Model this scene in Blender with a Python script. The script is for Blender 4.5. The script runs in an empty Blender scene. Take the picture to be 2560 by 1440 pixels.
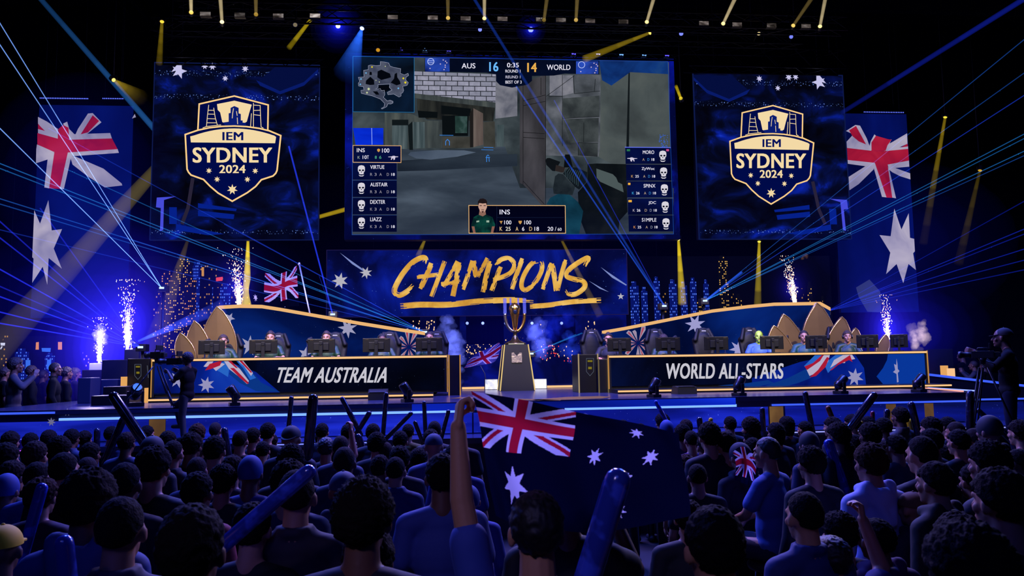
import bpy, bmesh, math, random
import numpy as np
from mathutils import Vector, Matrix, noise as mnoise
SC = bpy.context.scene
COL = SC.collection
# ---------------------------------------------------------------- camera
EYE = 2.55
FPX = 2000.0
def _rz(a): return np.array([[math.cos(a), -math.sin(a), 0], [math.sin(a), math.cos(a), 0], [0, 0, 1.0]])
def _rx(a): return np.array([[1.0, 0, 0], [0, math.cos(a), -math.sin(a)], [0, math.sin(a), math.cos(a)]])
YAW, PITCH, ROLL = math.radians(5.1455), math.radians(5.4983), math.radians(-0.8914)
CAMR = _rz(-YAW) @ _rx(math.pi / 2 + PITCH) @ _rz(ROLL)
cam_d = bpy.data.cameras.new('camera'); cam = bpy.data.objects.new('camera', cam_d); COL.objects.link(cam)
cam_d.sensor_width = 36.0; cam_d.lens = 36.0 * FPX / 2560.0; cam_d.clip_end = 200; cam_d.clip_start = 0.05
m4 = Matrix.Identity(4)
for i in range(3):
    for j in range(3): m4[i][j] = CAMR[i, j]
m4.translation = (0, 0, EYE)
cam.matrix_world = m4
cam_d.dof.use_dof = True; cam_d.dof.focus_distance = 16.0; cam_d.dof.aperture_fstop = 6.5
SC.camera = cam
vs = SC.view_settings
vs.view_transform = 'Standard'; vs.look = 'None'; vs.gamma = 1.0; vs.exposure = 0.0; vs.use_curve_mapping = False
SC.cycles.max_bounces = 4; SC.cycles.diffuse_bounces = 2; SC.cycles.glossy_bounces = 2
SC.cycles.transmission_bounces = 4; SC.cycles.volume_bounces = 0; SC.cycles.transparent_max_bounces = 16
SC.cycles.caustics_reflective = False; SC.cycles.caustics_refractive = False
SC.cycles.sample_clamp_indirect = 2.0
# ---------------------------------------------------------------- world and lamps
wd = bpy.data.worlds.new('dark_hall'); SC.world = wd; wd.use_nodes = True
bg = wd.node_tree.nodes.get('Background') or wd.node_tree.nodes.new('ShaderNodeBackground')
bg.inputs[0].default_value = (0.02, 0.03, 0.2, 1); bg.inputs[1].default_value = 0.02
def aim(o, tgt):
    d = Vector(tgt) - o.location
    o.rotation_euler = d.to_track_quat('-Z', 'Y').to_euler()
def lamp(kind, name, loc, tgt, col, power, size=0.3, spot=40, blend=0.5, sizey=None):
    d = bpy.data.lights.new(name, kind); o = bpy.data.objects.new(name, d); COL.objects.link(o)
    d.color = col; d.energy = power; o.location = loc
    if kind == 'SPOT': d.spot_size = math.radians(spot); d.spot_blend = blend; d.shadow_soft_size = size
    elif kind == 'AREA':
        d.size = size
        if sizey: d.shape = 'RECTANGLE'; d.size_y = sizey
    else: d.shadow_soft_size = size
    aim(o, tgt); return o
WARM = (1.0, 0.83, 0.62); BLUE = (0.06, 0.12, 1.0); AMBER = (1.0, 0.72, 0.15)
lamp('SPOT', 'key_spot', (-4.5, 7.5, 8.5), (-3.4, 15.7, 2.9), WARM, 4200, 0.25, 32, 0.6)
lamp('SPOT', 'key_spot', (-0.2, 7.5, 8.5), (-2.2, 15.7, 2.9), WARM, 3600, 0.25, 30, 0.6)
lamp('SPOT', 'key_spot', (3.0, 7.5, 8.5), (4.6, 15.7, 2.9), WARM, 4200, 0.25, 32, 0.6)
lamp('SPOT', 'key_spot', (8.5, 7.5, 8.5), (7.6, 15.7, 2.9), WARM, 3800, 0.25, 30, 0.6)
lamp('SPOT', 'trophy_spot', (1.6, 9.0, 8.5), (1.62, 17.0, 3.0), (1, 0.84, 0.6), 5000, 0.2, 11, 0.4)
lamp('AREA', 'deck_wash', (-4.0, 12.6, 9.0), (-3.5, 12.8, 2.0), BLUE, 1900, 5.0, sizey=1.0)
lamp('AREA', 'deck_wash', (1.8, 13.5, 9.0), (1.6, 13.5, 2.0), (0.26, 0.2, 1.0), 1700, 4.0, sizey=1.0)
lamp('AREA', 'deck_wash', (7.5, 12.6, 9.0), (7.5, 12.8, 2.0), BLUE, 1700, 5.0, sizey=1.0)
lamp('SPOT', 'back_light', (-2.8, 17.2, 9.6), (-2.2, 4.0, 1.6), BLUE, 1500, 0.4, 60, 0.8)
lamp('SPOT', 'back_light', (1.9, 17.2, 9.6), (1.0, 4.0, 1.6), BLUE, 1500, 0.4, 60, 0.8)
lamp('SPOT', 'back_light', (6.5, 17.2, 9.6), (4.0, 5.0, 1.6), BLUE, 1500, 0.4, 60, 0.8)
lamp('SPOT', 'amber_light', (10.5, 16.5, 8.8), (3.4, 5.0, 1.6), AMBER, 1500, 0.3, 30, 0.8)
lamp('SPOT', 'amber_light', (-1.0, 17.0, 9.5), (-1.5, 4.0, 1.6), (1.0, 0.6, 0.45), 800, 0.3, 55, 0.8)
lamp('AREA', 'house_wash', (-2.0, -3.0, 7.5), (0.0, 6.0, 1.2), (0.05, 0.09, 1.0), 80, 4.0, sizey=2.0)
lamp('SPOT', 'arm_fill_spot', (-3.2, -3.0, 7.2), (0.0, 2.75, 2.15), (0.62, 0.5, 1.0), 330, 0.3, 17, 0.8)  # added fill from behind the camera, brightens the flag holder's arm
lamp('SPOT', 'flag_spot', (2.4, 17.2, 9.5), (0.45, 2.8, 2.25), (1.0, 0.8, 0.95), 1500, 0.2, 16, 0.7)
# ---------------------------------------------------------------- small helpers
def W(px, py, Y):
    r = CAMR @ np.array([px - 1280.0, 720.0 - py, -FPX]); k = Y / r[1]
    return Vector((r[0] * k, Y, EYE + r[2] * k))
def WZ(px, py, Z):
    r = CAMR @ np.array([px - 1280.0, 720.0 - py, -FPX]); k = (Z - EYE) / r[2]
    return Vector((r[0] * k, r[1] * k, Z))
def WD(px, py, d):
    r = CAMR @ np.array([px - 1280.0, 720.0 - py, -FPX]); k = d / FPX
    return Vector((r[0] * k, r[1] * k, EYE + r[2] * k))
def lin(h):
    h = h.lstrip('#'); o = []
    for i in (0, 2, 4):
        c = int(h[i:i + 2], 16) / 255.0
        o.append(c / 12.92 if c <= 0.04045 else ((c + 0.055) / 1.055) ** 2.4)
    return (o[0], o[1], o[2], 1.0)
MATS = {}
def _nm(name):
    m = bpy.data.materials.new(name); m.use_nodes = True; nt = m.node_tree
    for n in list(nt.nodes): nt.nodes.remove(n)
    out = nt.nodes.new('ShaderNodeOutputMaterial'); return m, nt, out
def em(h, s=1.0, samp='NONE'):
    k = ('em', h, s, samp)
    if k not in MATS:
        m, nt, out = _nm('lit_' + h.lstrip('#')); e = nt.nodes.new('ShaderNodeEmission')
        e.inputs[0].default_value = lin(h); e.inputs[1].default_value = s
        nt.links.new(e.outputs[0], out.inputs[0]); m.cycles.emission_sampling = samp; MATS[k] = m
    return MATS[k]
def pr(h, rough=0.6, metal=0.0, spec=0.5, bump=0.0, bscale=60.0, var=0.0, coat=0.0, vscale=8.0, sheen=0.0):
    k = ('pr', h, rough, metal, spec, bump, bscale, var, coat, vscale, sheen)
    if k not in MATS:
        m, nt, out = _nm('surface_' + h.lstrip('#')); b = nt.nodes.new('ShaderNodeBsdfPrincipled')
        b.inputs['Base Color'].default_value = lin(h); b.inputs['Roughness'].default_value = rough
        b.inputs['Metallic'].default_value = metal; b.inputs['Specular IOR Level'].default_value = spec
        b.inputs['Coat Weight'].default_value = coat; b.inputs['Sheen Weight'].default_value = sheen
        if bump or var:
            tc = nt.nodes.new('ShaderNodeTexCoord'); nz = nt.nodes.new('ShaderNodeTexNoise')
            nt.links.new(tc.outputs['Object'], nz.inputs['Vector'])
            if bump:
                nz.inputs['Scale'].default_value = bscale; bp = nt.nodes.new('ShaderNodeBump')
                bp.inputs['Strength'].default_value = bump; bp.inputs['Distance'].default_value = 0.01
                nt.links.new(nz.outputs[0], bp.inputs['Height']); nt.links.new(bp.outputs[0], b.inputs['Normal'])
            if var:
                n2 = nt.nodes.new('ShaderNodeTexNoise'); n2.inputs['Scale'].default_value = vscale; n2.inputs['Detail'].default_value = 4
                nt.links.new(tc.outputs['Object'], n2.inputs['Vector'])
                mx = nt.nodes.new('ShaderNodeMix'); mx.data_type = 'RGBA'
                c = lin(h); mx.inputs[6].default_value = tuple(x * (1 - var) for x in c[:3]) + (1,)
                mx.inputs[7].default_value = tuple(min(1, x * (1 + var)) for x in c[:3]) + (1,)
                nt.links.new(n2.outputs[0], mx.inputs[0]); nt.links.new(mx.outputs[2], b.inputs['Base Color'])
        nt.links.new(b.outputs[0], out.inputs[0]); MATS[k] = m
    return MATS[k]
def screen_mat(name, stops, scale=1.2, detail=6, speck=None, sscale=60, sthr=0.7, stretch=(1, 1, 1), strength=1.0, samp='NONE', dist=0.6, band=None):
    """picture on a lit screen: cloudy colour ramp, optional bright specks, optionally only inside height bands"""
    m, nt, out = _nm(name); N = nt.nodes.new; L = nt.links.new
    tc = N('ShaderNodeTexCoord'); mp = N('ShaderNodeMapping'); mp.inputs['Scale'].default_value = stretch
    L(tc.outputs['Object'], mp.inputs['Vector'])
    nz = N('ShaderNodeTexNoise'); nz.inputs['Scale'].default_value = scale; nz.inputs['Detail'].default_value = detail
    nz.inputs['Distortion'].default_value = dist
    L(mp.outputs[0], nz.inputs['Vector']); rp = N('ShaderNodeValToRGB'); L(nz.outputs[0], rp.inputs[0])
    el = rp.color_ramp.elements
    while len(el) < len(stops): el.new(0.5)
    for e, (p, h) in zip(el, stops): e.position = p; e.color = lin(h)
    colr = rp.outputs[0]
    if speck:
        n2 = N('ShaderNodeTexNoise'); n2.inputs['Scale'].default_value = sscale; n2.inputs['Detail'].default_value = 2
        L(tc.outputs['Object'], n2.inputs['Vector'])
        r2 = N('ShaderNodeValToRGB'); r2.color_ramp.elements[0].position = sthr; r2.color_ramp.elements[1].position = min(1, sthr + 0.06)
        L(n2.outputs[0], r2.inputs[0]); fac = r2.outputs[0]
        if band:
            sp = N('ShaderNodeSeparateXYZ'); L(tc.outputs['Object'], sp.inputs[0]); acc = None
            for (c, wdt) in band:
                s1 = N('ShaderNodeMath'); s1.operation = 'SUBTRACT'; L(sp.outputs[2], s1.inputs[0]); s1.inputs[1].default_value = c
                s2 = N('ShaderNodeMath'); s2.operation = 'ABSOLUTE'; L(s1.outputs[0], s2.inputs[0])
                s3 = N('ShaderNodeMath'); s3.operation = 'LESS_THAN'; L(s2.outputs[0], s3.inputs[0]); s3.inputs[1].default_value = wdt
                if acc is None: acc = s3
                else:
                    s4 = N('ShaderNodeMath'); s4.operation = 'MAXIMUM'; L(acc.outputs[0], s4.inputs[0]); L(s3.outputs[0], s4.inputs[1]); acc = s4
            s5 = N('ShaderNodeMath'); s5.operation = 'MULTIPLY'; L(acc.outputs[0], s5.inputs[0]); L(fac, s5.inputs[1]); fac = s5.outputs[0]
        mx = N('ShaderNodeMix'); mx.data_type = 'RGBA'; L(fac, mx.inputs[0]); L(colr, mx.inputs[6]); mx.inputs[7].default_value = lin(speck)
        colr = mx.outputs[2]
    e = N('ShaderNodeEmission'); L(colr, e.inputs[0]); e.inputs[1].default_value = strength
    L(e.outputs[0], out.inputs[0]); m.cycles.emission_sampling = samp
    return m
def vol(h, s):  # light is put into the volume as emission, lamps do not light it
    s = round(s, 4) if s < 1 else round(s, 2)
    k = ('vol', h, s)
    if k not in MATS:
        m, nt, out = _nm('lit_haze_' + h.lstrip('#')); e = nt.nodes.new('ShaderNodeEmission')
        e.inputs[0].default_value = lin(h); e.inputs[1].default_value = s
        nt.links.new(e.outputs[0], out.inputs['Volume']); m.cycles.emission_sampling = 'NONE'
        MATS[k] = m
    return MATS[k]
def windows_mat(name, lit, dark, cols, rows, thr, strength=1.0, lit2=None):
    """lit windows of a tower on a picture wall: a grid of cells, some of them on"""
    m, nt, out = _nm(name); N = nt.nodes.new; L = nt.links.new
    tc = N('ShaderNodeTexCoord'); sp = N('ShaderNodeSeparateXYZ'); L(tc.outputs['Object'], sp.inputs[0])
    def mth(op, a, b=None):
        n = N('ShaderNodeMath'); n.operation = op
        for i, v in enumerate((a, b)):
            if v is None: continue
            if isinstance(v, (int, float)): n.inputs[i].default_value = v
            else: L(v, n.inputs[i])
        return n.outputs[0]
    x = mth('MULTIPLY', sp.outputs[0], cols); z = mth('MULTIPLY', sp.outputs[2], rows)
    cb = N('ShaderNodeCombineXYZ'); L(mth('FLOOR', x), cb.inputs[0]); L(mth('FLOOR', z), cb.inputs[2])
    wn = N('ShaderNodeTexWhiteNoise'); L(cb.outputs[0], wn.inputs['Vector'])
    big = N('ShaderNodeTexNoise'); big.inputs['Scale'].default_value = 1.6; L(tc.outputs['Object'], big.inputs['Vector'])
    on = mth('GREATER_THAN', mth('ADD', wn.outputs[0], mth('MULTIPLY', big.outputs[0], 0.7)), thr + 0.35)
    fx = mth('FRACT', x); fz = mth('FRACT', z)
    ins = mth('MULTIPLY', mth('MULTIPLY', mth('GREATER_THAN', fx, 0.25), mth('LESS_THAN', fx, 0.8)), mth('MULTIPLY', mth('GREATER_THAN', fz, 0.3), mth('LESS_THAN', fz, 0.8)))
    f = mth('MULTIPLY', on, ins)
    lc = N('ShaderNodeMix'); lc.data_type = 'RGBA'; L(wn.outputs[1], lc.inputs[0]) if False else L(wn.outputs[0], lc.inputs[0])
    lc.inputs[6].default_value = lin(lit2 or lit); lc.inputs[7].default_value = lin(lit)
    mx = N('ShaderNodeMix'); mx.data_type = 'RGBA'; L(f, mx.inputs[0]); mx.inputs[6].default_value = lin(dark); L(lc.outputs[2], mx.inputs[7])
    e = N('ShaderNodeEmission'); L(mx.outputs[2], e.inputs[0]); e.inputs[1].default_value = strength
    L(e.outputs[0], out.inputs[0]); m.cycles.emission_sampling = 'NONE'
    return m
def brick_mat(name, a, b, mortar, scale, rot=0.0):
    m, nt, out = _nm(name); N = nt.nodes.new; L = nt.links.new
    tc = N('ShaderNodeTexCoord'); mp = N('ShaderNodeMapping'); mp.inputs['Rotation'].default_value = (math.pi / 2, rot, 0)
    L(tc.outputs['Object'], mp.inputs['Vector']); br = N('ShaderNodeTexBrick'); L(mp.outputs[0], br.inputs['Vector'])
    br.inputs['Color1'].default_value = lin(a); br.inputs['Color2'].default_value = lin(b); br.inputs['Mortar'].default_value = lin(mortar)
    br.inputs['Scale'].default_value = scale; br.inputs['Mortar Size'].default_value = 0.018; br.inputs['Row Height'].default_value = 0.22
    nz = N('ShaderNodeTexNoise'); nz.inputs['Scale'].default_value = 9; nz.inputs['Detail'].default_value = 8; L(tc.outputs['Object'], nz.inputs['Vector'])
    mx = N('ShaderNodeMix'); mx.data_type = 'RGBA'; mx.blend_type = 'MULTIPLY'; mx.inputs[0].default_value = 0.6
    L(br.outputs[0], mx.inputs[6]); L(nz.outputs[0], mx.inputs[7])
    e = N('ShaderNodeEmission'); L(mx.outputs[2], e.inputs[0]); e.inputs[1].default_value = 1.7
    L(e.outputs[0], out.inputs[0]); m.cycles.emission_sampling = 'NONE'; return m
# mesh builder --------------------------------------------------------------
class MB:
    def __init__(s): s.v = []; s.f = []; s.m = []; s.sm = []
    def add(s, vs_, fs, mi=0, smooth=False):
        b = len(s.v); s.v += [tuple(x) for x in vs_]
        for f in fs: s.f.append([b + i for i in f]); s.m.append(mi); s.sm.append(smooth)
        return s
    def box(s, lo, hi, mi=0, M=None):
        x0, y0, z0 = lo; x1, y1, z1 = hi
        p = [(x0, y0, z0), (x1, y0, z0), (x1, y1, z0), (x0, y1, z0), (x0, y0, z1), (x1, y0, z1), (x1, y1, z1), (x0, y1, z1)]
        if M: p = [M @ Vector(q) for q in p]
        return s.add(p, [(0, 3, 2, 1), (4, 5, 6, 7), (0, 1, 5, 4), (1, 2, 6, 5), (2, 3, 7, 6), (3, 0, 4, 7)], mi)
    def rbox(s, lo, hi, r, mi=0, M=None):
        """box with chamfered edges"""
        c = [(a + b) / 2 for a, b in zip(lo, hi)]; h = [(b - a) / 2 for a, b in zip(lo, hi)]
        bm = bmesh.new(); bmesh.ops.create_cube(bm, size=1.0)
        for v in bm.verts: v.co = Vector((c[i] + v.co[i] * 2 * h[i] for i in range(3)))
        bmesh.ops.bevel(bm, geom=list(bm.edges), offset=r, segments=2, affect='EDGES', profile=0.7)
        if M: bmesh.ops.transform(bm, matrix=M, verts=bm.verts)
        bm.verts.index_update(); s.add([v.co[:] for v in bm.verts], [[v.index for v in f.verts] for f in bm.faces], mi); bm.free(); return s
    def tube(s, pts, rad, n=10, mi=0, caps=True, smooth=True):
        """swept tube along points; rad is a number or one per point"""
        P = [Vector(p) for p in pts]; R = rad if isinstance(rad, (list, tuple)) else [rad] * len(P)
        b = len(s.v); up = None
        for i, p in enumerate(P):
            t = (P[min(i + 1, len(P) - 1)] - P[max(i - 1, 0)]).normalized()
            if up is None:
                up = Vector((0, 0, 1)) if abs(t.z) < 0.9 else Vector((1, 0, 0))
            a = t.cross(up).normalized(); c = a.cross(t).normalized(); up = c
            for k in range(n):
                an = 2 * math.pi * k / n; q = p + (a * math.cos(an) + c * math.sin(an)) * R[i]; s.v.append(q[:])
        for i in range(len(P) - 1):
            for k in range(n):
                s.f.append([b + i * n + k, b + i * n + (k + 1) % n, b + (i + 1) * n + (k + 1) % n, b + (i + 1) * n + k]); s.m.append(mi); s.sm.append(smooth)
        if caps:
            s.f.append([b + k for k in range(n)][::-1]); s.m.append(mi); s.sm.append(False)
            e = b + (len(P) - 1) * n; s.f.append([e + k for k in range(n)]); s.m.append(mi); s.sm.append(False)
        return s
    def lathe(s, prof, c=(0, 0, 0), n=24, mi=0, M=None, smooth=True):
        b = len(s.v)
        for (r, z) in prof:
            for k in range(n):
                a = 2 * math.pi * k / n; q = Vector((c[0] + r * math.cos(a), c[1] + r * math.sin(a), c[2] + z)); s.v.append((M @ q)[:] if M else q[:])
        for i in range(len(prof) - 1):
            for k in range(n):
                s.f.append([b + i * n + k, b + i * n + (k + 1) % n, b + (i + 1) * n + (k + 1) % n, b + (i + 1) * n + k]); s.m.append(mi); s.sm.append(smooth)
        s.f.append([b + k for k in range(n)][::-1]); s.m.append(mi); s.sm.append(False)
        e = b + (len(prof) - 1) * n; s.f.append([e + k for k in range(n)]); s.m.append(mi); s.sm.append(False)
        return s
    def ell(s, c, r, nu=16, nv=10, mi=0, M=None):
        b = len(s.v); vs_ = []; fs = []
        for j in range(nv + 1):
            th = math.pi * j / nv
            for k in range(nu):
                ph = 2 * math.pi * k / nu
                q = Vector((c[0] + r[0] * math.sin(th) * math.cos(ph), c[1] + r[1] * math.sin(th) * math.sin(ph), c[2] + r[2] * math.cos(th)))
                vs_.append((M @ q)[:] if M else q[:])
        for j in range(nv):
            for k in range(nu):
                fs.append((j * nu + k, (j + 1) * nu + k, (j + 1) * nu + (k + 1) % nu, j * nu + (k + 1) % nu))
        return s.add(vs_, fs, mi, True)
    def cap(s, a, b, r0, r1, n=12):
        """tapered capsule"""
        a = Vector(a); b = Vector(b); d = (b - a); L = d.length; d.normalize()
        pts = []; rr = []
        for k in range(5):
            t = math.pi / 2 * k / 4; pts.append(a - d * (r0 * math.cos(t))); rr.append(max(0.0008, r0 * math.sin(t)))
        for k in range(5):
            t = math.pi / 2 * k / 4; pts.append(b + d * (r1 * math.sin(t))); rr.append(max(0.0008, r1 * math.cos(t)))
        return s.tube(pts, rr, n)
    def poly(s, pts, mi=0):
        return s.add(pts, [list(range(len(pts)))], mi)
    def prism(s, pts, d, mi=0):
        """flat outline pushed along vector d"""
        d = Vector(d); n = len(pts); P = [Vector(p) for p in pts]; Q = [p + d for p in P]
        return s.add(P + Q, [list(range(n)), list(range(2 * n - 1, n - 1, -1))] + [(i, i + n, (i + 1) % n + n, (i + 1) % n) for i in range(n)], mi)
    def mesh(s, name, mats):
        me = bpy.data.meshes.new(name); me.from_pydata(s.v, [], s.f)
        for m in (mats if isinstance(mats, (list, tuple)) else [mats]): me.materials.append(m)
        me.polygons.foreach_set('material_index', s.m); me.polygons.foreach_set('use_smooth', s.sm); me.update(); return me
    def build(s, name, mats, parent=None, loc=None, fixn=True):
        me = s.mesh(name, mats)
        if fixn:
            bm = bmesh.new(); bm.from_mesh(me); bmesh.ops.recalc_face_normals(bm, faces=bm.faces); bm.to_mesh(me); bm.free()
        return put(name, me, parent, loc)
def put(name, me, parent=None, loc=None):
    o = bpy.data.objects.new(name, me); COL.objects.link(o)
    if parent: o.parent = parent
    if loc is not None: o.location = loc
    return o
def tag(o, label=None, cat=None, group=None, kind=None):
    if label: o['label'] = label
    if cat: o['category'] = cat
    if group: o['group'] = group
    if kind: o['kind'] = kind
    return o
def thing(name, label, cat, loc=(0, 0, 0), rz=0.0, group=None):
    o = bpy.data.objects.new(name, None); COL.objects.link(o); o.location = loc; o.rotation_euler = (0, 0, rz); o.empty_display_size = 0.2
    return tag(o, label, cat, group)
def struct(name, mb, mat, label=None):
    o = mb.build(name, mat); o['kind'] = 'structure'
    if label: o['label'] = label
    return o
def dup(o, parent=None):
    c = o.copy(); COL.objects.link(c)
    if parent: c.parent = parent
    for ch in o.children: dup(ch, c)
    return c
ORD = ['first', 'second', 'third', 'fourth', 'fifth', 'sixth', 'seventh', 'eighth', 'ninth', 'tenth', 'eleventh', 'twelfth', 'thirteenth', 'fourteenth', 'fifteenth', 'sixteenth', 'seventeenth', 'eighteenth', 'nineteenth', 'twentieth', 'twenty-first', 'twenty-second', 'twenty-third', 'twenty-fourth', 'twenty-fifth', 'twenty-sixth', 'twenty-seventh', 'twenty-eighth', 'twenty-ninth', 'thirtieth', 'thirty-first', 'thirty-second', 'thirty-third', 'thirty-fourth']
SPLIT = set('picture_star picture_block emblem_star emblem_tower game_shutter game_shutter_gap game_black_opening game_crate game_dark_slab minimap_marker minimap_gap flag_icon portrait_arm shield_icon flag_white flag_red wall_star board_star board_streak desk_star lit_window desk_flag_white desk_flag_red desk_flag_blue desk_swoosh wall_burst_white'.split())
# flat pictures: px outlines laid on a plane at distance Y
def pix(pts, Y): return [W(x, y, Y) for x, y in pts]
def art(name, polys, Y, mat, parent, dy=0.0):
    """one mesh of flat outlines on a picture plane"""
    if name in SPLIT and len(polys) > 1:
        for i, pl in enumerate(polys): o = rel(MB().poly(pix(pl, Y - dy - 0.0004 * i)).build(name, mat, fixn=False), parent)
        return o
    m = MB()
    for i, pl in enumerate(polys): m.poly(pix(pl, Y - dy - 0.0004 * i))
    return rel(m.build(name, mat, fixn=False), parent)
def rel(o, parent):
    """parent without moving"""
    if parent and parent.type == 'MESH': o.parent = parent
    elif parent:
        o.parent = parent
        o.matrix_parent_inverse = Matrix.Translation(parent.location).inverted() if parent.rotation_euler.z == 0 else (Matrix.Translation(parent.location) @ parent.rotation_euler.to_matrix().to_4x4()).inverted()
    return o
def star(cx, cy, R, n=7, inner=0.45, rot=0.0, sx=1.0):
    p = []
    for i in range(2 * n):
        a = -math.pi / 2 + rot + math.pi * i / n; r = R if i % 2 == 0 else R * inner
        p.append((cx + r * math.cos(a) * sx, cy + r * math.sin(a)))
    return p
def ribbon(pts, w, Y, closed=False):
    """list of quads following a px polyline"""
    P = [Vector((x, y)) for x, y in pts]; n = len(P); L = []; Rr = []
    for i in range(n):
        a = P[(i - 1) % n] if (closed or i > 0) else P[i]; b = P[(i + 1) % n] if (closed or i < n - 1) else P[i]
        d1 = (P[i] - a).normalized() if (P[i] - a).length else (b - P[i]).normalized(); d2 = (b - P[i]).normalized() if (b - P[i]).length else d1
        t = (d1 + d2).normalized(); nrm = Vector((-t.y, t.x)); k = max(0.5, nrm.dot(Vector((-d1.y, d1.x))))
        L.append(P[i] + nrm * (w / 2 / k)); Rr.append(P[i] - nrm * (w / 2 / k))
    q = []
    for i in range(n if closed else n - 1):
        j = (i + 1) % n; q.append([tuple(L[i]), tuple(L[j]), tuple(Rr[j]), tuple(Rr[i])])
    return q
def catmull(P, k=8):
    P = [np.array(p, float) for p in P]; P = [2 * P[0] - P[1]] + P + [2 * P[-1] - P[-2]]; o = []
    for i in range(1, len(P) - 2):
        for t in np.linspace(0, 1, k, endpoint=False):
            a, b, c, d = P[i - 1], P[i], P[i + 1], P[i + 2]
            o.append(0.5 * (2 * b + (c - a) * t + (2 * a - 5 * b + 4 * c - d) * t * t + (3 * b - a - 3 * c + d) * t ** 3))
    o.append(P[-2]); return [tuple(x) for x in o]
def text(name, s, box, Y, mat, parent, bold=0.02, shear=0.0, dy=0.006, thick=0.0):
    """lettering fitted into the px box (left, top, right, bottom) on the plane Y"""
    cu = bpy.data.curves.new(name, 'FONT'); cu.body = s; cu.size = 1.0; cu.resolution_u = 4; cu.space_character = 1.0 + bold * 2
    o = bpy.data.objects.new(name, cu); COL.objects.link(o)
    dg = bpy.context.evaluated_depsgraph_get(); me = bpy.data.meshes.new_from_object(o.evaluated_get(dg))
    bpy.data.objects.remove(o); bpy.data.curves.remove(cu)
    co = np.zeros(len(me.vertices) * 3); me.vertices.foreach_get('co', co); co = co.reshape(-1, 3)
    fs = [list(p.vertices) for p in me.polygons]; bpy.data.meshes.remove(me)
    P = co[:, :2]; b = bold; cp = [(0, 0)] if b == 0 else [(b * q / 5.0, 0) for q in range(-5, 6)] + [(b * q / 2.0, b * .4 * r_) for q in (-2, -1, 0, 1, 2) for r_ in (-1, 1)]
    P = np.concatenate([P + np.array(c) for c in cp]); F = [[i + k * len(co) for i in f] for k in range(len(cp)) for f in fs]
    mn, mx = P.min(0), P.max(0); x0, y0, x1, y1 = box; m = MB(); sk = shear * (y1 - y0); V = []
    for k, (x, y) in enumerate(P):
        u = (x - mn[0]) / (mx[0] - mn[0]); t = (y - mn[1]) / (mx[1] - mn[1])
        V.append(W(x0 + sk * t + (x1 - x0 - sk) * u, y1 + (y0 - y1) * t, Y - dy - 0.0001 * (k // len(co)))[:])
    m.add(V, F)
    return rel(m.build(name, mat, fixn=False), parent)
def fuse(mb, voxel, mats, name, smooth=2, facemat=None):
    """melt overlapping volumes into one continuous skin"""
    me = mb.mesh(name, []); o = bpy.data.objects.new(name, me); COL.objects.link(o)
    md = o.modifiers.new('r', 'REMESH'); md.mode = 'VOXEL'; md.voxel_size = voxel; md.use_smooth_shade = True
    if smooth:
        sm = o.modifiers.new('s', 'SMOOTH'); sm.factor = 0.5; sm.iterations = smooth
    dg = bpy.context.evaluated_depsgraph_get(); r = bpy.data.meshes.new_from_object(o.evaluated_get(dg)); r.name = name
    bpy.data.objects.remove(o); bpy.data.meshes.remove(me); r.materials.clear()
    for m in (mats if isinstance(mats, (list, tuple)) else [mats]): r.materials.append(m)
    if facemat:
        for p in r.polygons: p.material_index = facemat(p.center)
    for p in r.polygons: p.use_smooth = True
    return r
# ================================================================ the hall
ZD, ZP = 2.0, 2.07            # stage deck, player platforms
def FLOORZ(y): return min(max(0.08, 0.43 - 0.035 * (y - 2.0)), 0.6)
BLACKW = pr('#0b0d16', 0.9, var=0.4)
m = MB(); ys = [-6, -2.86, 12, 28]
for a, b in ((-6.0, 12.0), (12.0, 28.0)):
    za, zb = FLOORZ(a), FLOORZ(b)
    m.add([(-19, a, za), (24, a, za), (24, b, zb), (-19, b, zb), (-19, a, -0.3), (24, a, -0.3), (24, b, -0.3), (-19, b, -0.3)], [(0, 1, 2, 3), (4, 7, 6, 5), (0, 4, 5, 1), (1, 5, 6, 2), (2, 6, 7, 3), (3, 7, 4, 0)])
struct('floor', m, pr('#0a0a10', 0.55, var=0.3))
struct('wall_back', MB().box((-19, 27.5, -0.3), (24, 28, 15)), BLACKW)
struct('wall_left', MB().box((-19.3, -6, -0.3), (-19, 28, 15)), BLACKW)
struct('wall_right', MB().box((24, -6, -0.3), (24.3, 28, 15)), BLACKW)
struct('wall_rear', MB().box((-19, -6.3, -0.3), (24, -6, 15)), BLACKW)
struct('ceiling', MB().box((-19.3, -6.3, 15), (24.3, 28, 15.3)), BLACKW)
m = MB()
for y in (15.5, 21.8, 24.6): m.box((-19, y, 14.2), (24, y + 0.25, 15))
for x in (-15, -10, -5, 0, 5, 10, 15, 20): m.box((x, -6, 14.5), (x + 0.15, 28, 14.75))
struct('ceiling_beam', m, pr('#23262e', 0.7))
m = MB()   # sloping roof girder lines seen far up on both sides
m.box((-18.8, 13.0, 11.2), (-18.4, 27, 11.6)); m.box((23.3, 13, 11.2), (23.7, 27, 11.6))
struct('trim_1', m, pr('#23262e', 0.7))
# stage
DECK = pr('#34364e', 0.2, 0.0, 0.6, var=0.35, vscale=2.0)
m = MB()
m.box((-9.5, 12.3, 1.93), (8.5, 13.3, ZD)); m.box((-6.9, 13.3, 1.93), (8.5, 26.0, ZD))
m.box((-9.45, 12.42, 1.52), (8.45, 13.2, 1.93)); m.box((-6.85, 13.2, 0.95), (8.45, 26.0, 1.93))
m.box((-10.2, 11.6, 1.44), (14.2, 13.2, 1.52)); m.box((-10.0, 11.75, 0.05), (14.0, 13.15, 1.44)); m.box((-18, 13.2, 0.05), (22, 26.0, 0.95))
struct('stage_platform', m, DECK)
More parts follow.
